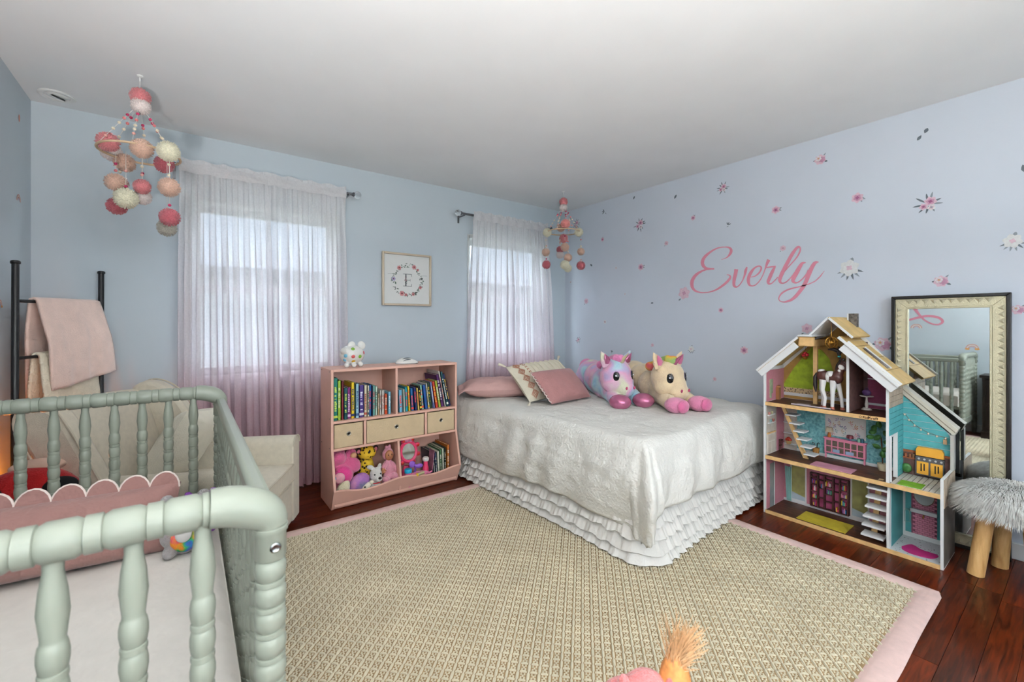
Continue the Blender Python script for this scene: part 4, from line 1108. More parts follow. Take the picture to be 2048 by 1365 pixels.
pb('shelf', xi0, SYF, .565 - T, xi1, SYB - .006, .565)
pb('shelf', xi0, SYF, .388 - T, xi1, SYB - .006, .388)
pb('bottom_panel', xi0, SYF - .02, .02, xi1, SYB - .006, .036)
pb('divider', 1.165, SYF, .565, 1.165 + T, SYB - .006, SZ - T)
pb('divider', .945, SYF, .388, .945 + T, SYB - .006, .565 - T)
pb('divider', 1.388, SYF, .388, 1.388 + T, SYB - .006, .565 - T)
part('divider', MB().prism([(SYB - .006, .036), (SYF - .025, .036), (LIPY + .02, LIPZ - .02), (SYF, .388 - T), (SYB - .006, .388 - T)], 'x', 1.178, 1.178 + T), m_pk, t, bevel=.0015)
# wavy lip
n = 48; vs = []; fs = []
dn = Vector((0, SYF - LIPY, -LIPZ)).normalized(); th = Vector((0, .0, 0)) + Vector((0, LIPZ, SYF - LIPY)).normalized() * .014
for i in range(n + 1):
    u = i / n; x = SX0 + (SX1 - SX0) * u
    w = .036 * (1 - math.cos(2 * 2 * math.pi * u)) / 2
    top = Vector((x, LIPY, LIPZ)) + dn * w
    bot = Vector((x, SYF - .003, .004))
    vs += [top, bot, bot + Vector((0, th.y, th.z)), top + Vector((0, th.y, th.z))]
for i in range(n):
    a = i * 4; b = a + 4
    fs += [(a, a + 1, b + 1, b), (a + 1, a + 2, b + 2, b + 1), (a + 2, a + 3, b + 3, b + 2), (a + 3, a, b, b + 3)]
fs += [(0, 3, 2, 1), (4 * n, 4 * n + 1, 4 * n + 2, 4 * n + 3)]
part('wavy_lip', MB().add(vs, fs), m_pk, t, bevel=.0015)
m_bin = M('beige canvas', (214, 190, 154), rough=.9, bump=.3, bscale=400, var=.04)
for (x0, x1, lab) in ((xi0 + .004, .941, 'small beige canvas bin in the left slot of the pink bookcase'), (.965, 1.384, 'wide beige canvas bin in the middle slot of the pink bookcase'), (1.409, xi1 - .004, 'small beige canvas bin in the right slot of the pink bookcase')):
    b = thing('storage_bin', lab, 'storage bin', ((x0 + x1) / 2, 3.05, .389), 'canvas bins in the pink bookcase')
    mb = MB(); yb = SYB - .02; yf = SYF + .006; z0, z1 = .3885, .541
    mb.box(x0, yf, z0, x1, yf + .006, z1); mb.box(x0, yb - .006, z0, x1, yb, z1); mb.box(x0, yf, z0, x0 + .005, yb, z1); mb.box(x1 - .005, yf, z0, x1, yb, z1); mb.box(x0, yf, z0, x1, yb, z0 + .005)
    part('body', mb, m_bin, b, bevel=.002)
    xc = (x0 + x1) / 2; zc = .475
    g = part('grommet', MB().lathe([(.0085, -.001), (.0145, -.001), (.0145, .0015), (.012, .003), (.0085, .0015)], (xc, yf, zc), (0, -1, 0), n=20, cap=False), M('nickel ring', (150, 148, 140), rough=.3, metal=1), b)
    part('hole', MB().lathe([(.0085, -.0005), (.0085, .0008)], (xc, yf, zc), (0, -1, 0), n=16), M('dark hole', (14, 12, 12), rough=.9), g)

# ------------------------------------------------------------------ books
m_page = M('book pages', (232, 222, 200), rough=.9, var=.1, scale=300)
ORD = ['first', 'second', 'third', 'fourth', 'fifth', 'sixth', 'seventh', 'eighth', 'ninth', 'tenth', 'eleventh', 'twelfth', 'thirteenth', 'fourteenth', 'fifteenth', 'sixteenth', 'seventeenth', 'eighteenth', 'nineteenth', 'twentieth', 'twenty-first', 'twenty-second']
br = random.Random(31)
def book(x0, w, h, z, dep, c, cname, marks, lean, label, group, yf):
    """spine faces the room (-y); leans by rotating about its foot"""
    b = thing('book', label, 'book', (x0 + w / 2, yf + dep / 2, z), group)
    xf = Matrix.Translation((x0 + w / 2, yf, z)) @ Matrix.Rotation(R(lean), 4, 'Y')
    m = M('book cover %d-%d-%d' % c, c, rough=.42, var=.05, scale=40)
    k = min(.0022, w * .2)
    mb = MB(xf); mb.box(-w / 2, 0, 0, -w / 2 + k, dep, h); mb.box(w / 2 - k, 0, 0, w / 2, dep, h); mb.box(-w / 2, 0, 0, w / 2, k, h)
    part('cover', mb, m, b)
    part('pages', MB(xf).box(-w / 2 + k, k, .003, w / 2 - k, dep - .004, h - .004), m_page, b)
    if marks:
        mb = MB(xf); zz = h * .22
        mm = M('spine print %d-%d-%d' % marks, marks, rough=.5)
        while zz < h * .8:
            l = br.uniform(.004, .011)
            if br.random() < .8: mb.box(-w * .26, -.0006, zz, w * br.uniform(.05, .3), .0002, zz + l)
            zz += l + .003
        if br.random() < .5: mb.box(-w / 2 * .98, -.0005, h * .06, w / 2 * .98, .0002, h * .06 + .016)
        if mb.v: part('spine_title', mb, mm, b)
LBK = [(.758, .784, .842, (16, 120, 104), 'teal', (210, 230, 90)), (.785, .806, .822, (150, 186, 52), 'lime green', (240, 240, 200)), (.808, .822, .818, (120, 30, 44), 'maroon', None), (.824, .848, .774, (12, 74, 80), 'dark teal', (200, 220, 80)), (.849, .871, .772, (122, 34, 110), 'purple', (230, 200, 230)),
       (.873, .894, .804, (232, 196, 30), 'yellow', (30, 40, 90)), (.895, .902, .796, (10, 70, 76), 'thin dark teal', None), (.903, .924, .792, (160, 204, 222), 'light blue', (60, 90, 140)), (.926, .957, .781, (66, 44, 118), 'violet', (240, 240, 250)), (.959, .978, .778, (232, 222, 196), 'cream', (180, 80, 60)),
       (.979, .991, .775, (236, 226, 204), 'slim cream', (60, 60, 60)), (.992, 1.009, .778, (18, 86, 152), 'blue', (230, 60, 60)), (1.010, 1.017, .772, (24, 34, 66), 'thin navy', None), (1.018, 1.035, .771, (110, 170, 160), 'sea green', (210, 60, 50)), (1.036, 1.051, .765, (196, 222, 204), 'pale mint', (80, 120, 110)),
       (1.053, 1.064, .712, (196, 160, 120), 'short tan', (240, 230, 220)), (1.067, 1.077, .733, (240, 236, 226), 'white', (190, 120, 110)), (1.078, 1.088, .733, (238, 232, 222), 'white', (190, 120, 110)), (1.089, 1.099, .733, (240, 234, 224), 'white', (190, 120, 110)), (1.100, 1.119, .706, (210, 76, 30), 'orange', (240, 220, 200)), (1.124, 1.143, .719, (130, 190, 216), 'sky blue', (240, 240, 240))]
for k, (a, b_, h, c, cn, mk) in enumerate(LBK):
    book(a, b_ - a - .0008, h - .565, .5655, .165 if h > .75 else .14, c, cn, mk, 0, '%s book spine, %s from the left on the upper left shelf' % (cn, ORD[k]), 'books on the upper left shelf', 2.958 + br.uniform(-.006, .008))
RBK = [(1.190, 1.216, .725, (110, 180, 214), 'light blue'), (1.217, 1.232, .728, (196, 206, 190), 'pale sage'), (1.233, 1.252, .742, (20, 150, 170), 'turquoise'), (1.253, 1.270, .745, (236, 206, 40), 'yellow'), (1.272, 1.292, .728, (40, 110, 170), 'blue'), (1.293, 1.312, .735, (22, 40, 100), 'navy'), (1.313, 1.328, .728, (230, 200, 110), 'pale yellow'), (1.329, 1.346, .738, (26, 26, 30), 'black'), (1.347, 1.364, .745, (140, 210, 190), 'mint'),
       (1.365, 1.388, .745, (30, 80, 150), 'royal blue'), (1.389, 1.402, .756, (236, 232, 226), 'white'), (1.403, 1.424, .762, (30, 60, 40), 'dark green'), (1.425, 1.440, .762, (120, 140, 200), 'periwinkle'), (1.441, 1.462, .765, (206, 66, 50), 'red'), (1.463, 1.484, .772, (170, 180, 70), 'olive green'), (1.486, 1.510, .815, (80, 34, 92), 'plum'), (1.512, 1.524, .842, (226, 220, 214), 'tall white'), (1.526, 1.544, .835, (40, 86, 96), 'tall dark teal'), (1.546, 1.562, .82, (40, 40, 86), 'tall indigo')]
for k, (a, b_, h, c, cn) in enumerate(RBK):
    lean = -2 - 11 * (k / 18) ** 1.3
    hh = (h - .565)
    book(a + .045 * (k / 18) + .016, b_ - a - .0022, hh, .5655 + .5 * (b_ - a) * math.sin(R(abs(lean))), .15 + .05 * (k > 14), c, cn, br.choice([(240, 240, 230), (240, 200, 60), (230, 70, 60), None]), lean, '%s book spine, %s from the left on the upper right shelf' % (cn, ORD[k]), 'books on the upper right shelf', 2.955 + br.uniform(-.006, .008))
DBK = [(1.478, 1.494, .25, (24, 40, 70), 'navy'), (1.495, 1.509, .245, (40, 60, 96), 'slate blue'), (1.511, 1.530, .25, (216, 216, 196), 'ivory'), (1.531, 1.548, .262, (60, 110, 70), 'green'), (1.549, 1.566, .265, (196, 206, 180), 'pale green'), (1.567, 1.58, .27, (40, 60, 56), 'dark green'), (1.59, 1.608, .285, (206, 120, 50), 'orange')]
for k, (a, b_, h, c, cn) in enumerate(DBK):
    book(a, b_ - a - .001, h - .055, .040, .2, c, cn, (230, 226, 210), -4 + k * .6, '%s book spine, %s from the left in the lower right bin' % (cn, ORD[k]), 'books in the lower right bin', 2.96)

# ------------------------------------------------------------------ piggy bank and white device on top
m_cer = M('white glazed ceramic', (240, 238, 232), rough=.12, var=.01, coat=.5)
t = thing('piggy_bank', 'white ceramic piggy bank with coloured polka dots on the bookcase', 'piggy bank', (.905, 3.06, .90))
b = MB(); pc = Vector((.907, 3.06, .985))
b.ell(pc, (.085, .07, .068)); b.ell(pc + Vector((-.06, -.03, .028)), (.026, .03, .024), nu=14)
for (x, y) in ((-.045, -.035), (-.0, -.045), (.05, -.03), (.03, .035)): b.ell((pc.x + x, pc.y + y, .916), (.018, .018, .018), nu=12)
fused('body', b, m_cer, t, .005, 2)
for (x, z, r_) in ((-.01, .062, .5), (.058, .062, -.5)):
    part('ear', MB().ell((pc.x + x, pc.y - .02, pc.z + z), (.026, .012, .03), (0, r_, 0)), m_cer, t)
part('snout_rim', MB().lathe([(.0, 0), (.016, 0), (.018, .004), (.010, .007), (.0, .006)], pc + Vector((-.07, -.052, .034)), (-.7, -.6, .25), n=16), m_cer, t)
for (x, z, c, nm) in ((-.058, -.004, (120, 190, 220), 'sky'), (-.012, -.01, (200, 90, 90), 'coral'), (.036, -.012, (130, 180, 60), 'green'), (-.006, -.045, (220, 170, 40), 'mustard'), (-.01, .042, (140, 186, 80), 'leaf'), (.07, .012, (210, 110, 120), 'pink'), (-.06, -.035, (120, 180, 220), 'sky')):
    q = max(0, 1 - (x / .085) ** 2 - (z / .068) ** 2) ** .5
    nrm_ = Vector((x / .085 ** 2, -q / .07, z / .068 ** 2)).normalized()
    part('polka_dot', MB().lathe([(.0, 0.0016), (.009, .0012), (.0125, -.001), (.012, -.004)], pc + Vector((x, -.07 * q, z)), nrm_, n=16, cap=False), M('dot ' + nm, c, rough=.15), t)
t = thing('sound_machine', 'small white rounded device with dark wave grooves on the bookcase', 'device', (1.306, 3.06, .90))
def dome(a, b_):
    u = a * 2 - 1; v = b_ * 2 - 1
    u2 = u * math.sqrt(1 - v * v / 2); v2 = v * math.sqrt(1 - u * u / 2)
    q = max(0, 1 - u2 * u2 - v2 * v2)
    return (1.306 + .088 * u2, 3.06 + .05 * v2, .905 + .04 * q ** .6 * (1 - .25 * u2))
part('shell', MB().grid(dome, 24, 16), m_cer, t, angle=180)
part('foot', MB().lathe([(.085, 0), (.088, .004), (.086, .006)], (1.306, 3.06, .90), n=32, sy=.56), M('grey rubber', (120, 126, 128), rough=.6), t)
for o in (0, .016):
    part('wave_groove', MB().tube([(1.306 + .088 * u, 3.06 - .035 + o + .012 * math.sin(3 * u), .905 + .04 * max(0, 1 - u * u - ((-.035 + o) / .05) ** 2) ** .6 * (1 - .25 * u) + .001) for u in [-.55 + .11 * k for k in range(11)]], [.0005 + .0045 * math.sin(math.pi * k / 10) for k in range(11)], n=6), M('slate grey', (96, 104, 108), rough=.4), t)

# ------------------------------------------------------------------ toys in the lower bins
def plush(n, c, **k): return M(n, c, rough=.95, bump=.6, bscale=200, sheen=.5, var=.1, **k)
m_pp = plush('hot pink plush', (220, 100, 146)); m_mg = plush('magenta plush', (224, 64, 140)); m_wp = plush('white curly plush', (232, 228, 222))
m_bk = M('black bead', (10, 10, 12), rough=.15)
Y = 2.955
t = thing('pink_teddy', 'hot pink plush teddy slumped at the left of the lower toy bin', 'plush toy', (.82, 3.0, .037))
b = MB().ell((.826, 3.0, .19), (.07, .075, .085)).ell((.80, 3.0, .305), (.05, .05, .046)).ell((.772, 3.0, .29), (.03, .04, .05)).ell((.893, 2.985, .25), (.045, .03, .06), (0, -.6, 0)).ell((.885, 3.02, .31), (.04, .03, .045)).ell((.83, 3.02, .09), (.07, .08, .06))
for x in (.775, .83): b.ell((x, 3.01, .345), (.016, .012, .018), nu=10, nv=8)
fused('body', b, m_pp, t, .006, 3)
part('belly', MB().ell((.822, 2.965, .195), (.062, .05, .066)), m_mg, t)
part('muzzle', MB().ell((.895, 2.985, .31), (.022, .018, .02)), M('tan muzzle', (220, 170, 130), rough=.9), t)
t = thing('pink_hat_plush', 'cream plush with a pale pink ball hat at the bin corner', 'plush toy', (.80, 2.92, .037))
part('body', MB().ell((.812, 2.935, .11), (.04, .035, .075), (0, .3, 0)), plush('cream plush', (236, 226, 190)), t)
part('ball_hat', MB().ell((.785, 2.915, .20), (.034, .03, .033)), plush('pale pink plush', (240, 170, 184)), t)
part('tip', MB().ell((.757, 2.905, .206), .009), M('turquoise felt', (20, 150, 190), rough=.9), t)
part('eyelash', MB().tube([(.80, 2.899, .105), (.815, 2.898, .098), (.832, 2.90, .11)], .0022, n=5), m_bk, t)
t = thing('hedgehog_plush', 'fluffy lilac hedgehog plush lying in the toy bin', 'plush toy', (.93, 2.92, .037))
fused('body', MB().ell((.92, 2.935, .14), (.07, .05, .055), (0, -.5, 0)).ell((.90, 2.945, .09), (.06, .045, .05)), ramp_mat('lilac fur', [(.3, (120, 120, 150)), (.5, (176, 120, 190)), (.7, (216, 150, 190))], scale=14, rough=.95, bump=.8), t, .006, 3)
part('face', MB().ell((.952, 2.90, .115), (.034, .022, .022), (0, -.5, 0)).ell((.985, 2.895, .135), (.016, .012, .014)), M('cream face', (230, 220, 200), rough=.9), t)
part('eye', MB().ell((.937, 2.879, .118), .006), m_bk, t)
t = thing('white_dog_plush', 'white curly dog plush with black nose in the toy bin', 'plush toy', (1.025, 2.93, .037))
b = MB().ell((1.028, 2.935, .165), (.042, .042, .05)).ell((1.036, 2.902, .148), (.026, .026, .024)).ell((1.022, 2.945, .085), (.045, .045, .055))
b.ell((.992, 2.94, .222), (.026, .014, .016), (0, .3, 0)).ell((1.058, 2.945, .214), (.014, .014, .024), (0, .2, 0))
fused('body', b, m_wp, t, .006, 2)
part('nose', MB().ell((1.037, 2.875, .158), (.0115, .008, .009)), m_bk, t)
for x in (1.008, 1.05): part('eye', MB().ell((x, 2.897, .18), .0052), m_bk, t)
part('collar', MB().tube([(1.024 + .036 * math.cos(a), 2.938 + .036 * math.sin(a), .118) for a in [6.283 * k / 18 for k in range(18)]], .004, n=6, closed=True), M('red collar', (180, 30, 40), rough=.6), t)
t = thing('leopard_plush', 'yellow leopard print plush behind the white dog', 'plush toy', (1.0, 3.03, .037))
m_leo = ramp_mat('leopard print', [(0, (24, 16, 12)), (.32, (24, 16, 12)), (.36, (232, 186, 40)), (1, (240, 200, 60))], scale=46, tex='voronoi', rough=.9, bump=.2)
part('head', MB().ell((.998, 3.03, .30), (.062, .055, .05)), m_leo, t); part('body', MB().ell((1.0, 3.05, .17), (.055, .05, .12)), m_leo, t)
for x in (.938, 1.056):
    e = part('ear', MB().ell((x, 3.02, .322), (.02, .01, .022)), M('dark brown plush', (46, 26, 22), rough=.9), t)
    part('inner_ear', MB().ell((x, 3.012, .32), (.012, .005, .015)), M('rose plush', (206, 120, 130), rough=.9), e)
t = thing('baby_doll', 'baby doll in a pink hooded sleepsuit sitting in the toy bin', 'doll', (1.13, 2.95, .037))
m_suit = plush('pink sleepsuit', (224, 150, 168)); m_skin = M('doll skin', (176, 116, 80), rough=.5, var=.03)
b = MB().ell((1.131, 2.975, .185), (.04, .035, .06)).ell((1.129, 2.978, .278), (.04, .034, .046)).ell((1.13, 2.97, .12), (.045, .04, .035))
b.ell((1.098, 2.955, .205), (.02, .02, .042), (0, .5, 0)).ell((1.164, 2.955, .19), (.02, .02, .05), (0, -.5, 0))
b.ell((1.10, 2.935, .112), (.028, .04, .028)).ell((1.163, 2.935, .125), (.028, .04, .028))
b.ell((1.12, 2.985, .325), (.012, .008, .016), nu=10, nv=8).ell((1.144, 2.985, .327), (.012, .008, .018), nu=10, nv=8)
fused('sleepsuit', b, m_suit, t, .005, 3)
f = part('face', MB().ell((1.129, 2.952, .277), (.0295, .022, .036)), m_skin, t)
part('nose', MB().ell((1.129, 2.929, .272), .0045, nu=8, nv=6), m_skin, f)
part('mouth', MB().ell((1.129, 2.932, .257), (.0065, .002, .0025), nu=10, nv=6), M('doll lips', (170, 80, 80), rough=.4), f)
for x in (1.117, 1.141):
    part('eye', MB().ell((x, 2.9325, .284), (.0045, .002, .0034), nu=10, nv=6), m_bk, f)
    part('brow', MB().tube([(x - .006, 2.9315, .292), (x, 2.930, .2945), (x + .006, 2.9315, .292)], .001, n=5), M('brow brown', (80, 50, 34), rough=.8), f)
for (x, z) in ((1.082, .186), (1.193, .145)):
    h = MB().ell((x, 2.94, z), (.013, .012, .014), nu=12)
    for k in range(4): h.tube([(x - .008 + .0054 * k, 2.932, z - .006), (x - .009 + .006 * k, 2.926, z - .014), (x - .009 + .006 * k, 2.93, z - .02)], [.0032, .003, .002], n=6)
    h.tube([(x + .011, 2.936, z), (x + .017, 2.93, z - .004), (x + .019, 2.928, z - .009)], [.0036, .0034, .0022], n=6)
    part('hand', h, m_skin, t)
t = thing('vanity_mirror_toy', 'hot pink oval toy vanity mirror with red knobs in the lower right bin', 'toy mirror', (1.285, 3.0, .037))
m_hp = M('hot pink plastic', (226, 66, 110), rough=.3)
vc = (1.284, 2.985, .268)
part('frame', MB().lathe([(.047, 0), (.066, -.004), (.07, .008), (.062, .016), (.05, .014), (.047, 0)], vc, (0, -1, .12), n=36, cap=False, sx=1, sy=1.2), m_hp, t)
part('backing', MB().lathe([(.07, 0), (.066, .006)], vc, (0, -1, .12), n=36, sx=.95, sy=1.16), m_hp, t)
part('glass', MB().lathe([(.048, .0065), (.048, .008)], vc, (0, -1, .12), n=36, sx=1, sy=1.2), M('toy mirror glass', (235, 238, 240), rough=.05, metal=1, var=0), t)
for k in range(8):
    a = R(-60 + 300 / 7 * k + 0) if k < 4 else R(120 + 38 * (k - 4))
    x, z = vc[0] + .079 * math.cos(a), vc[2] + .092 * math.sin(a)
    kn = part('knob', MB().lathe([(.016, 0), (.017, .01), (.011, .016)], (x, 2.99, z), (0, -1, 0), n=16), m_hp, t)
    part('knob_cap', MB().lathe([(.009, .012), (.0095, .018), (.006, .02)], (x, 2.99, z), (0, -1, 0), n=14), M('red plastic', (206, 52, 30), rough=.3), kn)
part('crown', MB().ell((1.27, 2.985, .352), (.026, .014, .02)).ell((1.30, 2.985, .352), (.026, .014, .02)), M('bubblegum plastic', (236, 140, 176), rough=.3), t)
part('stand', MB().lathe([(.07, 0), (.072, .01), (.05, .03), (.02, .12)], (1.284, 3.02, .037), n=24, sy=.6), m_hp, t)
t = thing('purple_bow', 'purple ribbon bow in front of the toy vanity mirror', 'hair bow', (1.315, 2.94, .12))
m_pur = M('purple ribbon', (140, 90, 190), rough=.5)
part('loop', MB().ell((1.29, 2.93, .188), (.024, .014, .024)), m_pur, t); part('loop', MB().ell((1.342, 2.925, .168), (.03, .014, .016)), m_pur, t); part('knot', MB().ell((1.313, 2.922, .176), .011), m_pur, t)
part('tail', MB().tube([(1.313, 2.93, .17), (1.32, 2.94, .14), (1.31, 2.945, .1)], .008, n=6), m_pur, t)
t = thing('toy_jar', 'turquoise lidded toy jar in the lower right bin', 'toy', (1.258, 2.925, .037))
part('jar', MB().lathe([(.022, 0), (.024, .01), (.024, .1)], (1.258, 2.925, .037), n=20), M('pink jar', (230, 120, 160), rough=.3), t)
part('lid', MB().lathe([(.026, 0), (.026, .022), (.023, .026)], (1.258, 2.925, .137), n=20), M('turquoise plastic', (20, 160, 200), rough=.3), t)
t = thing('toy_bottle', 'pink toy bottle with a white cap beside the books', 'toy', (1.405, 2.95, .037))
part('bottle', MB().lathe([(.022, 0), (.024, .02), (.022, .1), (.016, .12), (.015, .15)], (1.405, 2.95, .037), n=20), m_hp, t)
part('cap', MB().lathe([(.021, 0), (.024, .006), (.024, .02), (.018, .027)], (1.405, 2.95, .187), n=20), M('white plastic', (240, 236, 230), rough=.3), t)
t = thing('pink_pouch', 'pink fabric pouch slumped at the front of the lower right bin', 'pouch', (1.34, 2.92, .037))
part('pouch', MB().ell((1.34, 2.925, .085), (.1, .035, .045)), plush('pink satin', (226, 120, 160)), t)
part('drawstring', MB().tube([(1.25, 2.897, .115), (1.33, 2.886, .105), (1.43, 2.897, .12)], .005, n=6), plush('pink satin', (226, 120, 160)), t)
t = thing('glue_tube', 'yellow and silver tube lying on the pink pouch', 'tube', (1.332, 2.88, .115))
part('barrel', MB().cyl((1.31, 2.877, .124), (1.357, 2.877, .132), .0115), M('silver print', (180, 170, 130), rough=.35, metal=.4), t)
part('cap', MB().cyl((1.299, 2.877, .122), (1.31, 2.877, .124), .012), M('yellow plastic', (232, 190, 30), rough=.3), t)
single('plastic_sleeve', MB().cbox((1.455, 2.97, .15), (.006, .08, .21), (0, .12, 0)), M('mauve plastic sleeve', (150, 100, 120), rough=.2, var=.3, scale=20), 'mauve plastic sleeve standing left of the lower books', 'sleeve', bevel=.002)
# ================================================================== bed
HR, HL, FR, FL = Vector((3.33, 3.36, 0)), Vector((1.755, 3.36, 0)), Vector((3.27, 1.42, 0)), Vector((1.85, 1.36, 0))
BW_, BL_ = 1.5, 1.98
def bq(a, b):
    return (HR * (1 - a) + HL * a) * (1 - b) + (FR * (1 - a) + FL * a) * b
t = thing('bed', 'queen bed base and mattress under the white duvet', 'bed', tuple(bq(.5, .5)))
def slab(z0, z1, i):
    c = [bq(i, i), bq(1 - i, i), bq(1 - i, 1 - i), bq(i, 1 - i)]
    return MB().prism([(p.x, p.y) for p in c], 'z', z0, z1)
m_mat = M('mattress ticking', (228, 226, 222), rough=.9)
part('box_spring', slab(.10, .33, .02), m_mat, t, bevel=.02); part('mattress', slab(.332, .575, .015), m_mat, t, bevel=.04)
for a in (.06, .94):
    for b in (.05, .95):
        p = bq(a, b); part('bed_leg', MB().cyl((p.x, p.y, 0), (p.x, p.y, .1), .03), m_dk, t)
# ruffled skirt
m_ruf = M('white ruffle cotton', (236, 232, 226), rough=.9, var=.02, bump=.15, bscale=120)
path = []
for k in range(200): path.append((bq(1.0, .0 + k / 200 * .985), 0))
for k in range(150): path.append((bq(1.0 - (k + 1) / 150 * .985, 1.0), 1))
pp = [p for p, _ in path]
# soften the corner
for it in range(14):
    pp = [pp[0]] + [(pp[i - 1] + pp[i] * 2 + pp[i + 1]) / 4 for i in range(1, len(pp) - 1)] + [pp[-1]]
acc = [0]
for i in range(1, len(pp)): acc.append(acc[-1] + (pp[i] - pp[i - 1]).length)
Ltot = acc[-1]
def on_path(s):
    s = min(max(s, 0), Ltot - 1e-6)
    import bisect
    i = min(len(pp) - 2, max(0, bisect.bisect(acc, s) - 1))
    f = (s - acc[i]) / (acc[i + 1] - acc[i] + 1e-9)
    p = pp[i].lerp(pp[i + 1], f); d = (pp[min(i + 3, len(pp) - 1)] - pp[max(i - 2, 0)]).normalized()
    return p, Vector((-d.y, d.x, 0)) * -1
sk = thing('bed_skirt', 'white tiered ruffle bed skirt', 'bed skirt', tuple(bq(.5, .5)))
scorn = (HL - FL).length * .985
for k in range(6):
    zt = .42 - .064 * k; zb = zt - .105
    zb = max(zb, .014)
    rg = random.Random(40 + k); ph = [rg.uniform(0, 6.28) for _ in range(4)]
    def fn(a, b, k=k, zt=zt, zb=zb, ph=ph):
        s = a * Ltot
        p, nn_ = on_path(s)
        w = b
        corner = math.exp(-((s - scorn) / .28) ** 2)
        base = -.016 + .007 * k + .03 * corner * (k / 5) ** 1.5
        fold = (.0065 + .003 * math.sin(3.1 * s + ph[2])) * (.15 + .85 * b) * (math.sin(6.283 * s / .085 + 2.2 * math.sin(s * 5 + ph[0]) + ph[1]) + .45 * math.sin(6.283 * s / .031 + ph[3]))
        z = zt + (zb - zt) * b + .006 * b * math.sin(6.283 * s / .062 * .5 + ph[0]) * (1 if zb > .03 else .3)
        q = p + nn_ * (base + .058 * b + fold)
        return (q.x, q.y, max(z, .0165))
    rf = part('ruffle', MB().grid(fn, 900, 5), m_ruf, sk, angle=180)
    part('rolled_hem', MB().tube([fn(i / 450, 1) for i in range(451)], .0022, n=4), m_ruf, rf)

# duvet
m_duv = M('white crinkled duvet', (234, 231, 224), rough=.9, var=.02, scale=5, bump=.45, bscale=70)
ZT = .605; RD = .085
def over(s):
    """s = distance past the start of the bend -> (horizontal, drop)"""
    if s <= 0: return s, 0
    if s < RD * math.pi / 2: return RD * math.sin(s / RD), RD * (1 - math.cos(s / RD))
    return RD + .03 * math.sin(min(1, (s - RD * 1.57) / .3) * math.pi * .6), RD + s - RD * math.pi / 2
OU, OV = .46, .36
def duvet(a, b):
    Lv = BL_ + OV; Lu = BW_ + OU
    v = -.02 + b * Lv
    fv = v / BL_
    # hem hangs deeper towards the foot corner
    hemu = OU - .09 * max(0, 1 - fv * 2.2) + .025 * math.sin(fv * 7)
    u = -.02 + a * (BW_ + hemu)
    ou, ov = u - (BW_ - RD * .45), v - (BL_ - RD * .45)
    if ou > 0 and ov > 0:
        # conical drape round the corner, with deep folds
        s_ = math.hypot(ou, ov); an = math.atan2(ov, ou)
        h_, dr_ = over(s_)
        k_ = math.sin(2 * an) ** 2
        dr_ = min(dr_ * (1 - .06 * k_), .47)
        h_ += k_ * (.05 + .035 * math.sin(an * 9 + 1)) * min(1, s_ / .3)
        ua, vb = (BW_ - RD * .45) + h_ * math.cos(an), (BL_ - RD * .45) + h_ * math.sin(an)
        dx, dy = dr_ * math.cos(an), dr_ * math.sin(an)
    else:
        hx, dx = over(ou); hy, dy = over(ov)
        ua = (BW_ - RD * .45) + hx if hx > 0 else u
        vb = (BL_ - RD * .45) + hy if hy > 0 else v
        dr_ = max(dx, dy)
    p = bq(ua / BW_, vb / BL_)
    side = min(1, max(dx, dy) / .15)
    # gathers on the hanging sides, soft puffs on top
    g1 = side * (.022 * math.sin(v * 21 + 2.2 * math.sin(v * 5) + dx * 6) * (dx > 0) * (1 if dx > dy else .3) + .018 * math.sin(u * 17 + 1.5 * math.sin(u * 6) - dy * 7) * (dy > 0) * (1 if dy >= dx else .3))
    g1 *= .55 + .45 * N3(u * 2, v * 2, 3)
    puff = .012 * N3(u * 2.1, v * 2.1, 7) + .006 * N3(u * 6, v * 6, 2) + .0035 * N3(u * 19, v * 13, 9) + .002 * N3(u * 40, v * 34, 4)
    nx = (1 if dx > 0 else 0) * (dx + 1e-6) / (dx + dy + 1e-6) * side; ny = (1 if dy > 0 else 0) * (dy + 1e-6) / (dx + dy + 1e-6) * side
    lft = (HL - HR).normalized(); fot = (FR - HR).normalized()
    p = p + (lft * nx + fot * ny) * (g1 + puff * 1.8 + .02 * side * math.sin(min(1, dr_ / .42) * 3.14))
    z = ZT - dr_ + puff * (1.5 - side) - .004 * side
    # lifted a little towards the lilac wall
    z += .02 * (1 - a) * max(0, fv - .6)
    return (p.x, p.y, z)
dv = single('duvet', MB().grid(duvet, 150, 170), m_duv, 'white crinkled cotton duvet draped over the bed', 'duvet', angle=180)
md = dv.modifiers.new('thick', 'SOLIDIFY'); md.thickness = .018; md.offset = -1

# ------------------------------------------------------------------ pillows on the bed
def cush_pt(u, v, sx, sy, sz, pw=3.2, ear=.06):
    th = max(0, (1 - abs(u) ** pw)) ** .55 * max(0, (1 - abs(v) ** pw)) ** .55
    return (u * sx / 2 * (1 - ear * (1 - v * v) * abs(u) ** 3), v * sy / 2 * (1 - ear * (1 - u * u) * abs(v) ** 3), sz / 2 * th)
BZ = ZT + .012
# flat dusty pink pillow with a ruffled end
m_dp = M('dusty pink cotton', (208, 166, 160), rough=.88, bump=.25, bscale=80, var=.04)
xf = Matrix.Translation((2.06, 2.95, BZ + .058)) @ Matrix.Rotation(R(-28), 4, 'Z')
t = thing('bed_pillow', 'dusty pink bed pillow with ruffled end lying at the bookcase side of the bed', 'pillow', (2.06, 2.95, BZ))
part('cover', cushion(0, 0, 0, .60, .40, .15, xf, seed=4, wr=.01), m_dp, t, angle=180)
def ruf(a, b):
    y = -.19 + .38 * a
    return (-.285 - .05 * b, y, .012 * math.sin(a * 34) * b + .006 * math.sin(a * 71) * b - .03 * b)
part('ruffle_end', MB(xf).grid(ruf, 120, 3), m_dp, t, angle=180, solid=.004)
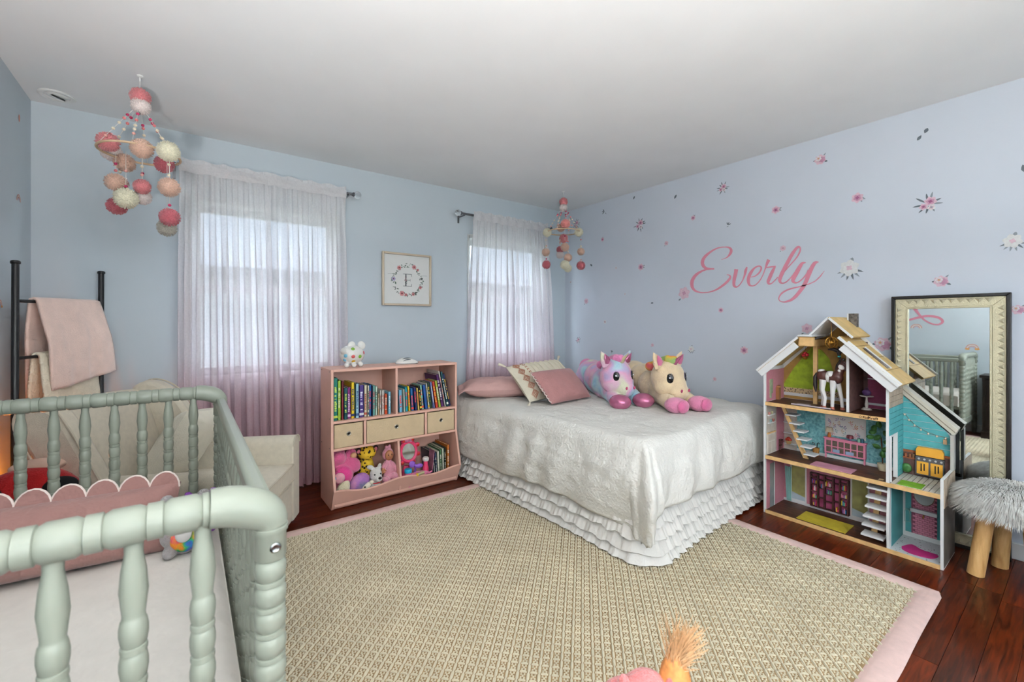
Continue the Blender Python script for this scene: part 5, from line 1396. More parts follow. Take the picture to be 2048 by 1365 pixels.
# cream lumbar pillow with embroidered diamonds
m_lum = M('cream woven cotton', (236, 226, 204), rough=.95, bump=.5, bscale=220, var=.04)
m_emb = M('terracotta embroidery', (184, 130, 106), rough=.9)
t = thing('lumbar_pillow', 'cream lumbar pillow with brown diamond embroidery and tassels', 'pillow', (2.27, 2.62, BZ))
xf = Matrix.Translation((2.29, 2.63, BZ + .135)) @ Matrix.Rotation(R(2), 4, 'Z') @ Matrix.Rotation(R(42), 4, 'X') @ Matrix.Rotation(R(3), 4, 'Z')
S_ = (.60, .36, .15)
part('cover', cushion(0, 0, 0, *S_, xf, seed=2), m_lum, t, angle=180)
def on_l(u, v, h=.0015):
    p = cush_pt(u, v, *S_); return (p[0], p[1], p[2] + .003 + h)
mb = MB(xf)
for k in range(5):
    v0 = -.78 + .39 * k
    for s in (.05, .105, .15):
        q = s / .15
        mb.tube([on_l(-.80 + .10 * q * du, v0 + .185 * q * dv_) for du, dv_ in ((-1, 0), (-.5, .5), (0, 1), (.5, .5), (1, 0), (.5, -.5), (0, -1), (-.5, -.5))], .0028, n=5, closed=True)
for k in range(12):
    v0 = -.86 + .155 * k
    mb.tube([on_l(-.62, v0), on_l(-.60, v0 + .07)], .0035, n=5); mb.tube([on_l(-.565, v0), on_l(-.555, v0 + .07)], .003, n=5)
part('diamond_embroidery', mb, m_emb, t)
for u0 in (-.4, -.25, -.1, .1, .3, .5, .7):
    part('tuft_stripe', MB(xf).tube([on_l(u0, -.9 + .1 * k, 0) for k in range(19)], .006, n=6), m_lum, t)
for (u, v) in ((-1, 1), (1, 1), (-1, -1), (1, -1)):
    p = cush_pt(u * .99, v * .99, *S_)
    part('tassel', MB(xf).tube([(p[0], p[1], 0), (p[0] + .02 * u, p[1] + .02 * v, 0), (p[0] + .045 * u, p[1] + .04 * v, -.005)], [.006, .009, .012], n=8), m_lum, t)
# mauve pillow with scalloped edge
t = thing('mauve_pillow', 'mauve rectangular pillow with cream scalloped edge in front of the lumbar pillow', 'pillow', (2.28, 2.42, BZ))
xf = Matrix.Translation((2.285, 2.435, BZ + .112)) @ Matrix.Rotation(R(6), 4, 'Z') @ Matrix.Rotation(R(44), 4, 'X')
S_ = (.46, .30, .13)
m_mv2 = M('mauve sateen', (172, 122, 120), rough=.75, bump=.25, bscale=80, var=.04, sheen=.2)
part('cover', cushion(0, 0, 0, *S_, xf, seed=6), m_mv2, t, angle=180)
arc = []
for k in range(9):
    for q in range(7):
        a = math.pi * q / 6
        arc.append((-.222 - .013 * math.sin(a) * 1.2, -.135 + .03 * (k + .5) - .015 * math.cos(a), .004))
part('scalloped_edge', MB(xf).tube(arc, .003, n=5), m_piping, t)
vs = [(-.21, p[1], .003) for p in arc] + arc
part('flange', MB(xf).add(vs, [(i, i + 1, len(arc) + i + 1, len(arc) + i) for i in range(len(arc) - 1)]), m_mv2, t, solid=.003)

# ------------------------------------------------------------------ unicorns
def unicorn(o, fur, hoof, inner, horn, mane, tail, label, belly=None):
    """lying plush unicorn; o shifts the whole animal"""
    o = Vector((o[0], o[1], -.004))
    P = lambda x, y, z: Vector((x, y, z)) + o
    t = thing('unicorn_plush', label, 'plush toy', tuple(P(2.68, 2.25, .6)), 'large unicorn plush toys on the bed')
    f = Vector((-.15, -.989, 0)); sd = Vector((-.989, .15, 0))        # face direction, image-left side
    hc = P(2.562, 2.14, .812); UP = Vector((0, 0, 1))
    b = MB()
    b.ell(P(2.68, 2.31, .725), (.14, .17, .135), (0, 0, R(-28))).ell(P(2.81, 2.52, .735), (.135, .17, .14), (0, 0, R(-28))).ell(P(2.92, 2.71, .735), (.14, .14, .145))
    b.ell(P(2.62, 2.22, .73), (.11, .11, .12))
    hd_ = MB()
    hd_.ell(hc, (.126, .116, .132)); hd_.ell(hc + f * .055 - UP * .045, (.09, .085, .08)); hd_.ell(hc + f * .095 - UP * .088, (.086, .066, .06))
    for q in (1, -1): hd_.ell(hc + sd * q * .06 + f * .02 - UP * .05, (.07, .076, .072))
    def leg(a, c, r0, r1, n=7):
        for k in range(n):
            q = k / (n - 1); b.ell(a.lerp(c, q), r0 + (r1 - r0) * q, nu=14, nv=9)
    leg(P(2.60, 2.24, .69), P(2.43, 2.02, .655), .075, .05); leg(P(2.72, 2.2, .69), P(2.605, 1.98, .655), .075, .05)
    leg(P(2.84, 2.76, .68), P(2.80, 2.93, .67), .08, .055); leg(P(2.98, 2.72, .68), P(3.02, 2.82, .66), .08, .05)
    fused('body', b, fur, t, .012, 4)
    fused('head', hd_, fur, t, .011, 3)
    for p, d in ((P(2.41, 1.975, .656), f), (P(2.595, 1.92, .656), f), (P(2.80, 2.985, .68), Vector((-.2, 1, .3))), (P(3.04, 2.86, .66), Vector((.3, 1, 0)))):
        h = part('hoof', MB().ell(p, (.073, .078, .053)), hoof, t)
        if inner is not hoof: part('sole', MB().ell(p + d.normalized() * .056, (.056, .03, .044)), inner, h)
    for s in (1, -1):
        ec = hc + f * .083 + sd * s * .074 + Vector((0, 0, .004)); nr = (f * .62 + sd * s * .75).normalized()
        e = part('eye', MB().lathe([(.0, .012), (.02, .011), (.03, .006), (.033, -.005)], ec, nr, n=20, cap=False, sx=.82, sy=1.2), m_bk, t)
        w = M('eye sparkle', (240, 240, 250), rough=.2)
        up = Vector((0, 0, 1))
        part('highlight', MB().ell(ec + nr * .009 + up * .009 + f * .004, .0068, nu=10, nv=6).ell(ec + nr * .009 - up * .012 - f * .002, .004, nu=8, nv=6), w, e)
        part('iris_ring', MB().lathe([(.033, .0), (.0355, -.003), (.033, -.008)], ec, nr, n=20, cap=False, sx=.84, sy=1.22), M('iris lilac', (60, 50, 90), rough=.3), e)
        lash = MB()
        for q in range(4):
            a0 = ec + nr * .004 + up * (.031 + .001 * q) - f * (.004 + .008 * q - .012)
            lash.tube([a0, a0 + up * .012 - f * .004 * q + nr * .003], [.0016, .0006], n=5)
        part('lashes', lash, m_bk, e)
        er = hc + sd * s * .088 - f * .0 + Vector((0, 0, .108))
        ear = part('ear', MB().lathe([(.016, -.02), (.046, .0), (.044, .04), (.026, .078), (.003, .112)], er - Vector((0, 0, .02)), (sd * s * .55 + Vector((0, 0, 1))), n=16, sx=1, sy=.5), fur, t)
        part('inner_ear', MB().lathe([(.008, 0), (.029, .016), (.024, .048), (.002, .084)], er + f * .02 - Vector((0, 0, .012)), (sd * s * .55 + Vector((0, 0, 1)) + f * .1), n=12, sx=1, sy=.4), inner, ear)
        part('nostril', MB().ell(hc + f * .155 + sd * s * .036 + Vector((0, 0, -.072)), (.009, .007, .012), (0, .4, 0), nu=10, nv=6), M('nostril rose', (190, 70, 110), rough=.4), t)
    hp = []; hb = hc + f * .055 + Vector((0, 0, .108)); hd = (f * .75 + Vector((0, 0, .66))).normalized()
    for k in range(7): hp += [(.021 * (1 - k / 7.4), k * .014), (.019 * (1 - k / 7.4), k * .014 + .011)]
    part('horn', MB().lathe(hp + [(.002, .105)], hb, hd, n=14), horn, t)
    mn = MB()
    for k in range(8):
        c = hc + Vector((0, 0, .13)) - f * (.03 * k - .05) - Vector((0, 0, .012 * max(0, k - 2)))
        mn.ell(c + sd * .012 * math.sin(k * 2), (.036, .036, .034), nu=12, nv=8)
    fused('mane', mn, mane, t, .009, 2)
    fused('tail', MB().ell(P(2.99, 2.84, .80), (.07, .075, .075)).ell(P(3.03, 2.90, .74), (.05, .06, .07)), tail, t, .01, 2)
tie = ramp_mat('tie dye fur', [(.30, (158, 208, 232)), (.40, (196, 220, 230)), (.47, (206, 184, 222)), (.55, (236, 172, 206)), (.64, (232, 196, 210)), (.72, (232, 228, 200))], scale=7, detail=1, rough=.95, bump=.8, bscale=170, sheen=.4)
met = M('metallic pink satin', (188, 110, 142), rough=.25, metal=.55, var=.1, bump=.4, bscale=25)
unicorn((0, 0), tie, met, met, M('gold satin', (226, 210, 170), rough=.3, metal=.4), plush('candy pink plush', (240, 140, 190)), plush('candy pink plush', (240, 140, 190)), 'pastel tie-dye unicorn plush with shiny pink hooves, next to the pillows')
rb = ramp_mat('rainbow mane', [(.3, (210, 60, 120)), (.45, (236, 120, 100)), (.55, (232, 196, 70)), (.68, (150, 180, 110))], scale=11, detail=1, rough=.95, bump=.6, bscale=140)
unicorn((.20, -.305), plush('cream unicorn fur', (250, 220, 180)), plush('bubblegum plush', (234, 142, 178)), plush('deep pink plush', (222, 112, 156)), met, rb, rb, 'cream unicorn plush with fuzzy pink hooves and rainbow mane')
# ================================================================== dollhouse
FX, BX_ = 2.935, 3.205
YL, YM, YR = 1.262, .645, .440
m_wh = M('white melamine', (238, 238, 238), rough=.4, var=.01)
m_oak = M('light beech edge', (222, 180, 122), rough=.5, var=.12, scale=30)
m_dfl = ramp_mat('printed dark floor', [(.3, (40, 21, 13)), (.5, (70, 38, 22)), (.7, (98, 58, 34))], scale=9, detail=3, rough=.5, bump=0, stretch=(8, 1.2, 1))
H = thing('dollhouse', 'open three storey wooden dollhouse with blue side porch', 'dollhouse', ((FX + BX_) / 2, (YL + YR) / 2, 0))
T = .012
def hb(nm, mat, x0, y0, z0, x1, y1, z1, parent=None, **k): return part(nm, MB().box(x0, y0, z0, x1, y1, z1), mat, parent or H, **k)
# floors with beech front edges
m_pfl = ramp_mat('porch boards', [(.0, (96, 88, 80)), (.08, (96, 88, 80)), (.12, (206, 200, 190)), (1, (226, 222, 214))], scale=11, tex='wave', rough=.5, bump=0, stretch=(.02, 1, .02), const=True)
m_tile = ramp_mat('dotted tile', [(0, (70, 74, 80)), (.16, (70, 74, 80)), (.2, (206, 210, 212)), (1, (216, 220, 222))], scale=60, tex='voronoi', rough=.4, bump=0, const=True)
for (z, y1, nm) in ((.0, YR, 'base_floor'), (.345, YR, 'middle_floor'), (.683, YM, 'attic_floor')):
    f = hb(nm, m_dfl, FX + .006, y1 + T * .5, z, BX_, YL - T, z + .018)
    hb('front_edge', m_oak, FX - .004, y1 + (T if y1 == YR else T), z - (0 if z == 0 else .002), FX + .006, YL - T, z + .02, f, bevel=.001)
for k in range(9):
    y0 = YR + T + .0211 * k
    hb('porch_board', M('porch board', (206, 200, 190), rough=.6, var=.1, scale=40), FX + .006, y0 + .0012, .3635, BX_, y0 + .0196, .3655)
hb('bath_floor', m_tile, FX + .006, YR + T, .0185, BX_, YM + .01, .020)
# walls
m_pw = M('pink wallpaper', (196, 128, 142), rough=.6, var=.05, scale=60)
m_gw = M('kitchen print', (196, 184, 172), rough=.6, var=.15, scale=30)
lw = part('left_wall', MB().prism([(FX, 0), (FX, .92), (BX_, .92), (BX_, 0)], 'y', YL - T, YL), m_wh, H, bevel=.001)
hb('wallpaper', m_pw, FX + .012, YL - T - .0012, .02, BX_, YL - T - .0002, .343, lw); hb('wallpaper', m_gw, FX + .012, YL - T - .0012, .365, BX_, YL - T - .0002, .68, lw); hb('wallpaper', m_pw, FX + .012, YL - T - .0012, .703, BX_, YL - T - .0002, .90, lw)
bwall = part('back_wall', MB().prism([(YL, 0), (YL, .92), (1.062, 1.115), (.999, 1.13), (.912, 1.225), (.84, 1.15), (YM, .91), (YM, .345), (YR, .345), (YR, 0)], 'x', BX_, BX_ + .006), m_wh, H)
def panel(nm, poly, mat, d=.001, parent=None, x=BX_):
    return part(nm, MB().prism(poly, 'x', x - d, x - .0001), mat, parent or bwall, smooth=False)
def rc(y0, y1, z0, z1): return [(y0, z0), (y1, z0), (y1, z1), (y0, z1)]
m_straw = M('attic tan print', (160, 122, 62), rough=.6, var=.15, scale=25)
m_moss = M('moss print', (150, 172, 40), rough=.6, var=.22, scale=30)
m_leo2 = ramp_mat('spotted cushion print', [(0, (50, 34, 26)), (.3, (50, 34, 26)), (.36, (206, 180, 140)), (1, (220, 196, 160))], scale=110, tex='voronoi', rough=.6, bump=0, const=True)
m_brick = M('brown brick print', (92, 64, 60), rough=.7, var=.3, scale=40)
m_mag = M('magenta damask', (150, 66, 100), rough=.6, var=.1, scale=80)
panel('wallpaper', [(YL - T, .703), (YL - T, .9), (1.06, 1.10), (.999, 1.12), (.912, 1.215), (.835, 1.14), (.835, .703)], m_straw)
panel('moss_print', [(1.25, .75), (1.256, .783), (1.187, .91), (1.12, 1.0), (1.086, 1.05), (1.03, 1.03), (.991, .978), (.96, .86), (.93, .74)], m_moss, .0018)
panel('cushion_print', rc(1.25, .93, .742, .775), m_leo2, .0024)
panel('white_skirting', rc(1.25, .84, .722, .742), m_wh, .0024)
panel('brick_print', rc(.835, .80, .703, 1.09), m_brick, .0018)
panel('wallpaper', [(.80, .703), (.80, 1.07), (YM + T, .895), (YM + T, .703)], m_mag, .0014)
panel('white_skirting', rc(.80, YM + T, .722, .735), m_wh, .002)
for z in (.903, .872): panel('shelf_print', rc(.80, .72, z, z + .006), m_wh, .004)
m_teal = ramp_mat('teal damask', [(.3, (74, 132, 142)), (.5, (110, 170, 176)), (.7, (140, 196, 198))], scale=70, detail=2, rough=.6, bump=0)
panel('wallpaper', rc(1.17, YM + T, .365, .68), m_teal); panel('wallpaper', rc(YL - T, 1.17, .365, .68), m_gw, .0012)
panel('white_skirting', rc(1.17, YM + T, .366, .382), m_wh, .002)
panel('wallpaper', rc(YL - T, YM + .01, .02, .343), m_pw); panel('white_skirting', rc(YL - T, .79, .02, .036), m_wh, .0016)
panel('wallpaper', rc(YM - T, YR + T, .02, .343), M('teal bath paint', (66, 138, 140), rough=.6), .001); panel('white_skirting', rc(YM - T, YR + T, .02, .045), m_wh, .0016)
yw = YL - T - .0013
kp = hb('cupboard_print', M('cupboard white', (222, 214, 204), rough=.6), 2.955, yw - .004, .366, 3.06, yw, .495, lw)
for (x0, z0, x1, z1) in ((2.962, .372, 3.002, .44), (3.012, .372, 3.052, .44), (2.962, .448, 3.052, .485)):
    hb('cupboard_door', M('cupboard cream', (206, 194, 180), rough=.6), x0, yw - .0052, z0, x1, yw - .004, z1, kp)
hb('worktop_print', m_oak, 2.952, yw - .008, .495, 3.065, yw, .503, lw); hb('wall_shelf', m_wh, 2.96, yw - .010, .56, 3.05, yw, .566, lw); hb('wall_shelf', m_wh, 2.96, yw - .010, .61, 3.05, yw, .616, lw)
for k in range(4): part('crockery', MB().lathe([(.005, 0), (.007, .012), (.006, .018)], (2.972 + .02 * k, yw - .006, .566 if k % 2 else .616), n=10), M('crockery %d' % k, [(180, 120, 110), (120, 150, 150), (200, 190, 150), (150, 90, 80)][k], rough=.5), lw)
hb('pink_alcove', m_pw, 3.09, yw - .0016, .366, BX_, yw, .68, lw)
part('toy_bar_stool', MB().box(3.115, yw - .018, .43, 3.145, yw - .004, .436).box(3.117, yw - .016, .364, 3.121, yw - .013, .43).box(3.139, yw - .016, .364, 3.143, yw - .013, .43).box(3.117, yw - .007, .364, 3.121, yw - .004, .43).box(3.139, yw - .007, .364, 3.143, yw - .004, .43).box(3.117, yw - .015, .395, 3.143, yw - .005, .399), M('dark toy wood', (70, 36, 26), rough=.5), H)
for z_ in (.40, .47, .54): hb('wall_shelf', m_wh, BX_ - .02, 1.175, z_, BX_ - .001, 1.245, z_ + .005, bwall)
part('shelf_basket', MB().lathe([(.02, 0), (.026, .02)], (3.185, 1.212, .405), n=12, sy=.6), m_oak, H); part('shelf_apples', MB().ell((3.185, 1.222, .43), .011).ell((3.185, 1.205, .43), .011).ell((3.185, 1.213, .438), .011), M('toy apples', (190, 60, 40), rough=.4), H)
# art panel with painted swifts
art = panel('wall_art', rc(1.012, .808, .505, .63), M('art paper', (226, 222, 220), rough=.6, var=.03), .004)
mb = MB(); ar = random.Random(4); am = [M('art rose', (200, 120, 130), rough=.6), M('art violet', (120, 90, 150), rough=.6), M('art teal', (90, 140, 150), rough=.6), M('art ochre', (200, 150, 90), rough=.6)]
for k in range(26):
    yy_, zz_ = ar.uniform(.825, .995), ar.uniform(.515, .615); a0 = ar.uniform(0, 6.28)
    for q in range(3):
        a = a0 + q * .9; l = .014
        mb.add([(BX_ - .0045 - .00004 * k, yy_, zz_), (BX_ - .0045 - .00004 * k, yy_ + l * math.cos(a - .14), zz_ + l * math.sin(a - .14)), (BX_ - .0045 - .00004 * k, yy_ + l * 1.2 * math.cos(a), zz_ + l * 1.2 * math.sin(a)), (BX_ - .0045 - .00004 * k, yy_ + l * math.cos(a + .14), zz_ + l * math.sin(a + .14))], [(0, 1, 2, 3)], k % 4)
part('birds', mb, am, art, smooth=False)
# pink sideboard
m_pkf = M('pink furniture', (224, 134, 160), rough=.5, var=.04)
sb = part('sideboard', MB().box(3.178, .805, .398, BX_ - .001, 1.009, .487).box(3.176, .80, .487, BX_ - .001, 1.014, .494).box(3.18, .806, .366, 3.19, .814, .4).box(3.18, 1.0, .366, 3.19, 1.008, .4), m_pkf, H, bevel=.001)
for i in range(6):
    for j in range(2):
        y0 = .815 + .0318 * i
        hb('pane', M('cabinet pane', (90, 76, 66), rough=.2, var=.25, scale=60), 3.1765, y0, .408 + .038 * j, 3.1785, y0 + .025, .44 + .038 * j, sb)
hb('striped_cloth', M('blue linens', (150, 170, 200), rough=.7), 3.1755, .93, .409, 3.1768, .965, .428, sb); hb('striped_cloth', M('blue linens', (150, 170, 200), rough=.7), 3.1755, .86, .409, 3.1768, .9, .428, sb)
v = part('vase', MB().lathe([(.008, 0), (.011, .012), (.006, .024), (.008, .03)], (3.19, .987, .494), n=14), M('amber vase', (170, 96, 40), rough=.3), H)
part('lamp_shade', MB().lathe([(.022, 0), (.016, .028)], (3.19, .987, .528), n=16), M('linen shade', (214, 196, 170), rough=.8), H)
part('cake_stand', MB().lathe([(.01, 0), (.004, .004), (.004, .012), (.02, .014)], (3.19, .882, .494), n=16), M('violet dish', (140, 110, 160), rough=.4), H); part('cake', MB().lathe([(.017, 0), (.017, .014), (.014, .018)], (3.19, .882, .508), n=16), M('berry cake', (110, 40, 50), rough=.6), H)
for y_, c in ((.838, (110, 160, 140)), (.822, (40, 90, 110))): part('jar', MB().lathe([(.008, 0), (.009, .016), (.005, .024)], (3.19, y_, .494), n=12), M('jar %d' % c[0], c, rough=.3), H)
part('umbrella_basket', MB().lathe([(.016, 0), (.019, .05)], (3.18, 1.055, .364), n=14), M('wicker', (170, 120, 60), rough=.8, var=.2, scale=120), H)
part('umbrellas', MB().tube([(3.18, 1.06, .4), (3.18, 1.064, .44), (3.18, 1.072, .445), (3.18, 1.076, .437)], .0022, n=6).tube([(3.18, 1.05, .4), (3.18, 1.048, .443), (3.18, 1.04, .448), (3.18, 1.036, .44)], .0022, n=6), m_blk, H)
# toy fiddle-leaf plant
m_lf = M('toy leaf green', (60, 110, 50), rough=.5, var=.2, scale=40)
pt_ = part('plant_pot', MB().lathe([(.017, 0), (.023, .018), (.024, .04), (.02, .04)], (3.16, .722, .364), n=18), M('cream pot', (226, 214, 180), rough=.5), H)
part('trunk', MB().tube([(3.16, .722, .40), (3.165, .724, .46), (3.165, .73, .55)], .0035, n=6), M('toy bark', (90, 60, 40), rough=.8), H)
lr = random.Random(12)
for (y_, z_, rot_) in ((.758, .595, 100), (.778, .545, 170), (.75, .50, 200), (.70, .575, 40), (.695, .53, 350), (.705, .49, 320), (.735, .62, 80), (.768, .575, 150), (.72, .46, 260), (.745, .545, 130)):
    a = R(rot_); vs = []
    for u_, w_ in ((0, 0), (.3, .42), (.65, .5), (.9, .3), (1, 0), (.9, -.3), (.65, -.5), (.3, -.42)):
        l = .044; p, q = u_ * l - .02, w_ * l * .62
        vs.append((3.155 - .012 * math.sin(u_ * 3) + .004 * lr.random(), y_ + p * math.cos(a) - q * math.sin(a), z_ + p * math.sin(a) + q * math.cos(a)))
    part('leaf', MB().add(vs, [tuple(range(8))]), m_lf, H, solid=.0015)
# upper stair
st = part('stair_stringer', MB().prism([(1.185, .66), (1.205, .66), (1.082, .365), (1.055, .365)], 'x', 3.055, 3.067), m_oak, H)
for (y_, z_) in ((1.138, .624), (1.117, .574), (1.094, .529), (1.076, .484), (1.056, .442), (1.037, .398)):
    hb('tread', m_wh, 3.02, y_ - .028, z_ - .004, 3.10, y_ + .032, z_ + .004, st, bevel=.001)
# lower stair
st = part('stair_stringer', MB().prism([(.72, .34), (.695, .34), (.72, .02), (.745, .02)], 'x', 3.035, 3.05), m_oak, H)
for (y_, z_) in ((.705, .308), (.709, .256), (.713, .203), (.722, .147), (.727, .099), (.731, .045)):
    hb('tread', m_wh, 2.96, y_ - .058, z_ - .005, 3.035, y_ + .04, z_ + .005, st, bevel=.001)
# lower room: built-in bookshelf, windows, curtain
m_wal = M('walnut print', (70, 34, 32), rough=.5, var=.1)
bs = part('bookshelf', MB().box(BX_ - .004, .887, .037, BX_ - .001, 1.09, .25), m_mag, H)
mb = MB()
for y_ in (.887, .928, .962, 1.008, 1.043, 1.082): mb.box(3.183, y_, .037, BX_ - .001, y_ + .008, .25)
for z_ in (.037, .085, .132, .178, .222, .244):
    mb.box(3.184, .887, z_, BX_ - .001, .936, z_ + .006); mb.box(3.184, .962, z_ + (.0 if z_ < .2 else 0), BX_ - .001, 1.016, z_ + .006); mb.box(3.184, 1.043, z_, BX_ - .001, 1.09, z_ + .006)
for z_ in (.037, .1, .16, .21, .244): mb.box(3.184, .928, z_, BX_ - .001, .97, z_ + .005); mb.box(3.184, 1.008, z_, BX_ - .001, 1.05, z_ + .005)
part('shelving', mb, m_wal, bs)
BCOL = [(200, 60, 90), (60, 120, 170), (230, 200, 70), (90, 170, 130), (220, 140, 170), (240, 236, 230), (120, 80, 150)]
for (y_, z_, n_) in ((.90, .045, 3), (.90, .092, 4), (.895, .139, 5), (.90, .185, 4), (.975, .139, 4), (.98, .185, 5), (1.055, .045, 3), (1.055, .092, 4), (1.05, .139, 4), (1.055, .185, 4), (.933, .043, 3), (1.012, .165, 3)):
    mb = MB()
    for k in range(n_): mb.box(3.187, y_ + .0065 * k, z_, BX_ - .004, y_ + .0065 * k + .0055, z_ + lr.uniform(.016, .03), k)
    part('toy_books', mb, [M('toy book %d' % c[0], c, rough=.5) for c in [BCOL[(lr.randrange(7) + q) % 7] for q in range(n_)]], bs)
for (y0, y1) in ((1.123, 1.201), (.80, .875)):
    w = panel('window_print', rc(y0, y1, .045, .262), M('garden print', (150, 146, 90), rough=.5, var=.3, scale=18), .0016)
    for q in (rc(y0 - .008, y0, .036, .27), rc(y1, y1 + .008, .036, .27), rc(y0, y1, .036, .045), rc(y0, y1, .262, .27)): panel('window_frame', q, m_wh, .004)
    panel('path_print', [(y0, .045), (y1, .045), (y1, .09), (y0, .07)], M('path print', (176, 190, 200), rough=.5, var=.1), .0022)
mb = MB().grid(lambda a, b: (BX_ - .012 - .004 * math.sin(a * 22), 1.20 + .04 * a * (1 - .3 * (1 - b)), .026 + .225 * b), 40, 4)
part('toy_curtain', mb, M('aqua cloth', (150, 196, 190), rough=.8), H, angle=180)
gd = hb('glass_door_frame', m_wh, 3.05, YL - T - .006, .02, 3.056, YL - T - .001, .3)
part('glass_panel', MB().box(2.99, YL - T - .004, .02, 3.05, YL - T - .003, .3), M('frosted acrylic', (200, 206, 206), rough=.2, trans=.5), H)
# rugs
m_rp = M('toy pink rug', (206, 144, 164), rough=.95, bump=.3, bscale=500); m_ry = M('toy mustard rug', (196, 176, 50), rough=.95, bump=.3, bscale=500, var=.15)
hb('toy_rug', m_rp, 2.948, .811, .3635, 3.05, 1.01, .3665); hb('toy_rug', m_ry, 2.957, .84, .0185, 3.11, 1.085, .0215); hb('toy_grass_mat', M('toy grass', (120, 170, 40), rough=.95, bump=.4, bscale=400, var=.2), 2.948, .523, .3655, 3.045, .616, .368)
bl = crom([(3.023, .612, 0), (3.09, .585, 0), (3.06, .54, 0), (3.05, .477, 0), (2.985, .49, 0), (2.964, .555, 0), (2.985, .60, 0), (3.023, .612, 0)], 5)[:-1]
part('toy_bath_mat', MB().prism([(p.x, p.y) for p in bl], 'z', .0205, .0225), M('magenta mat', (176, 36, 110), rough=.9), H)
hb('floor_hatch', M('printed paper patch', (230, 206, 160), rough=.6), 2.96, .675, .3637, 2.985, .695, .3647)
# attic fittings
hb('attic_post', m_oak, 3.09, 1.020, .703, 3.11, 1.041, 1.10); hb('attic_beam', m_oak, 2.96, 1.0, 1.062, 3.2, 1.075, 1.10)
ap = hb('attic_partition', m_wh, 2.955, .822, .703, BX_, .834, 1.10)
hb('brick_face', m_brick, 2.962, .8205, .704, BX_, .8219, 1.09, ap)
orb = MB()
oc = Vector((3.0, .918, 1.088)); orr = .031
for k in range(4):
    a = math.pi * k / 4
    orb.tube([oc + Vector((orr * math.cos(q) * math.cos(a), orr * math.cos(q) * math.sin(a), orr * math.sin(q))) for q in [6.283 * i / 24 for i in range(24)]], .0019, n=6, closed=True)
orb.tube([oc + Vector((orr * math.cos(q), orr * math.sin(q), 0)) for q in [6.283 * i / 24 for i in range(24)]], .0019, n=6, closed=True)
m_brass = M('brass toy', (190, 140, 60), rough=.3, metal=.9)
o_ = part('orb_pendant', orb, m_brass, H); part('orb_core', MB().ell(oc, .012), m_brass, o_); part('orb_chain', MB().cyl(oc + Vector((0, 0, .03)), oc + Vector((0, 0, .125)), .0012, n=6), m_brass, o_)
hbk = part('flower_basket', MB().lathe([(.006, 0), (.014, .01), (.016, .016)], (3.13, 1.096, .972), n=12), m_brass, H)
part('flowers', MB().ell((3.13, 1.105, .998), .012).ell((3.13, 1.088, 1.002), .012).ell((3.13, 1.097, 1.008), .012), M('red flowers', (180, 40, 50), rough=.7, var=.3, scale=80), hbk); part('cord', MB().cyl((3.13, 1.096, .98), (3.13, 1.096, 1.075), .001, n=5), m_blk, hbk)
part('toy_towel', MB().box(2.99, YL - T - .006, .72, 3.01, YL - T - .001, .84).box(3.012, YL - T - .006, .75, 3.028, YL - T - .001, .84), M('sage towel', (150, 160, 130), rough=.9, var=.2, scale=30), H)
part('toy_sink', MB().box(3.08, YL - T - .02, .703, 3.11, YL - T - .001, .78).ell((3.095, YL - T - .012, .785), (.018, .014, .01)), M('wood sink', (150, 100, 60), rough=.5), H)
cs = part('toy_cake_stand', MB().lathe([(.026, 0), (.02, .006), (.006, .01), (.009, .03), (.005, .06), (.005, .072), (.032, .076), (.032, .08)], (3.13, .787, .703), n=18), M('white turned wood', (220, 212, 204), rough=.5), H)
part('toy_handbag', MB().ell((3.13, .787, .80), (.012, .022, .018)), M('violet bag', (80, 50, 100), rough=.5), H); part('bag_handle', MB().tube([(3.13, .777, .81), (3.13, .782, .828), (3.13, .792, .828), (3.13, .797, .81)], .0018, n=5), M('violet bag', (80, 50, 100), rough=.5), H)
part('toy_boxes', MB().box(3.15, .663, .703, 3.19, .70, .73).box(3.155, .668, .73, 3.185, .695, .75).box(3.155, .67, .75, 3.185, .69, .772), [M('hat box', (100, 80, 110), rough=.6)], H)
part('toy_wand', MB().tube([(2.955, 1.11, .708), (2.95, .905, .708)], .0048, n=8).box(3.0, 1.03, .7025, 3.03, 1.10, .706), M('silver wand', (220, 206, 214), rough=.2, metal=.4), H)
# main right wall with siding outside; door to the porch
m_sid = ramp_mat('driftwood siding', [(0, (90, 76, 66)), (.07, (90, 76, 66)), (.12, (176, 158, 140)), (1, (196, 180, 160))], scale=8.5, tex='wave', rough=.6, bump=0, stretch=(.02, .02, 1))
m_tsd = ramp_mat('teal siding', [(0, (40, 100, 104)), (.07, (40, 100, 104)), (.14, (70, 156, 160)), (1, (104, 180, 180))], scale=7.5, tex='wave', rough=.6, bump=0, stretch=(.02, .02, 1))
rw = part('right_wall', MB().box(FX, YM, .363, 2.965, YM + T, .905).box(2.965, YM, .60, BX_, YM + T, .905).box(3.085, YM, .363, BX_, YM + T, .60), m_wh, H)
m_drift = M('driftwood board', (178, 160, 140), rough=.6, var=.14, scale=26); m_tbd = M('teal board', (84, 166, 170), rough=.55, var=.1, scale=30)
for k in range(10):
    z0 = .61 + .029 * k
    hb('siding_board', m_drift if k > 4 else m_tbd, FX + .002, YM - .0035, z0 + .0008, BX_, YM - .0002, z0 + .0278, rw)
for k in range(8):
    z0 = .366 + .0305 * k
    hb('siding_board', m_tbd, 3.10, YM - .0035, z0 + .0008, BX_, YM - .0002, z0 + .0292, rw)
part('door_frame', MB().box(2.965, YM - .004, .364, 2.973, YM + T + .002, .60).box(3.078, YM - .004, .364, 3.086, YM + T + .002, .60).box(2.965, YM - .004, .60, 3.086, YM + T + .002, .61), m_wh, H)
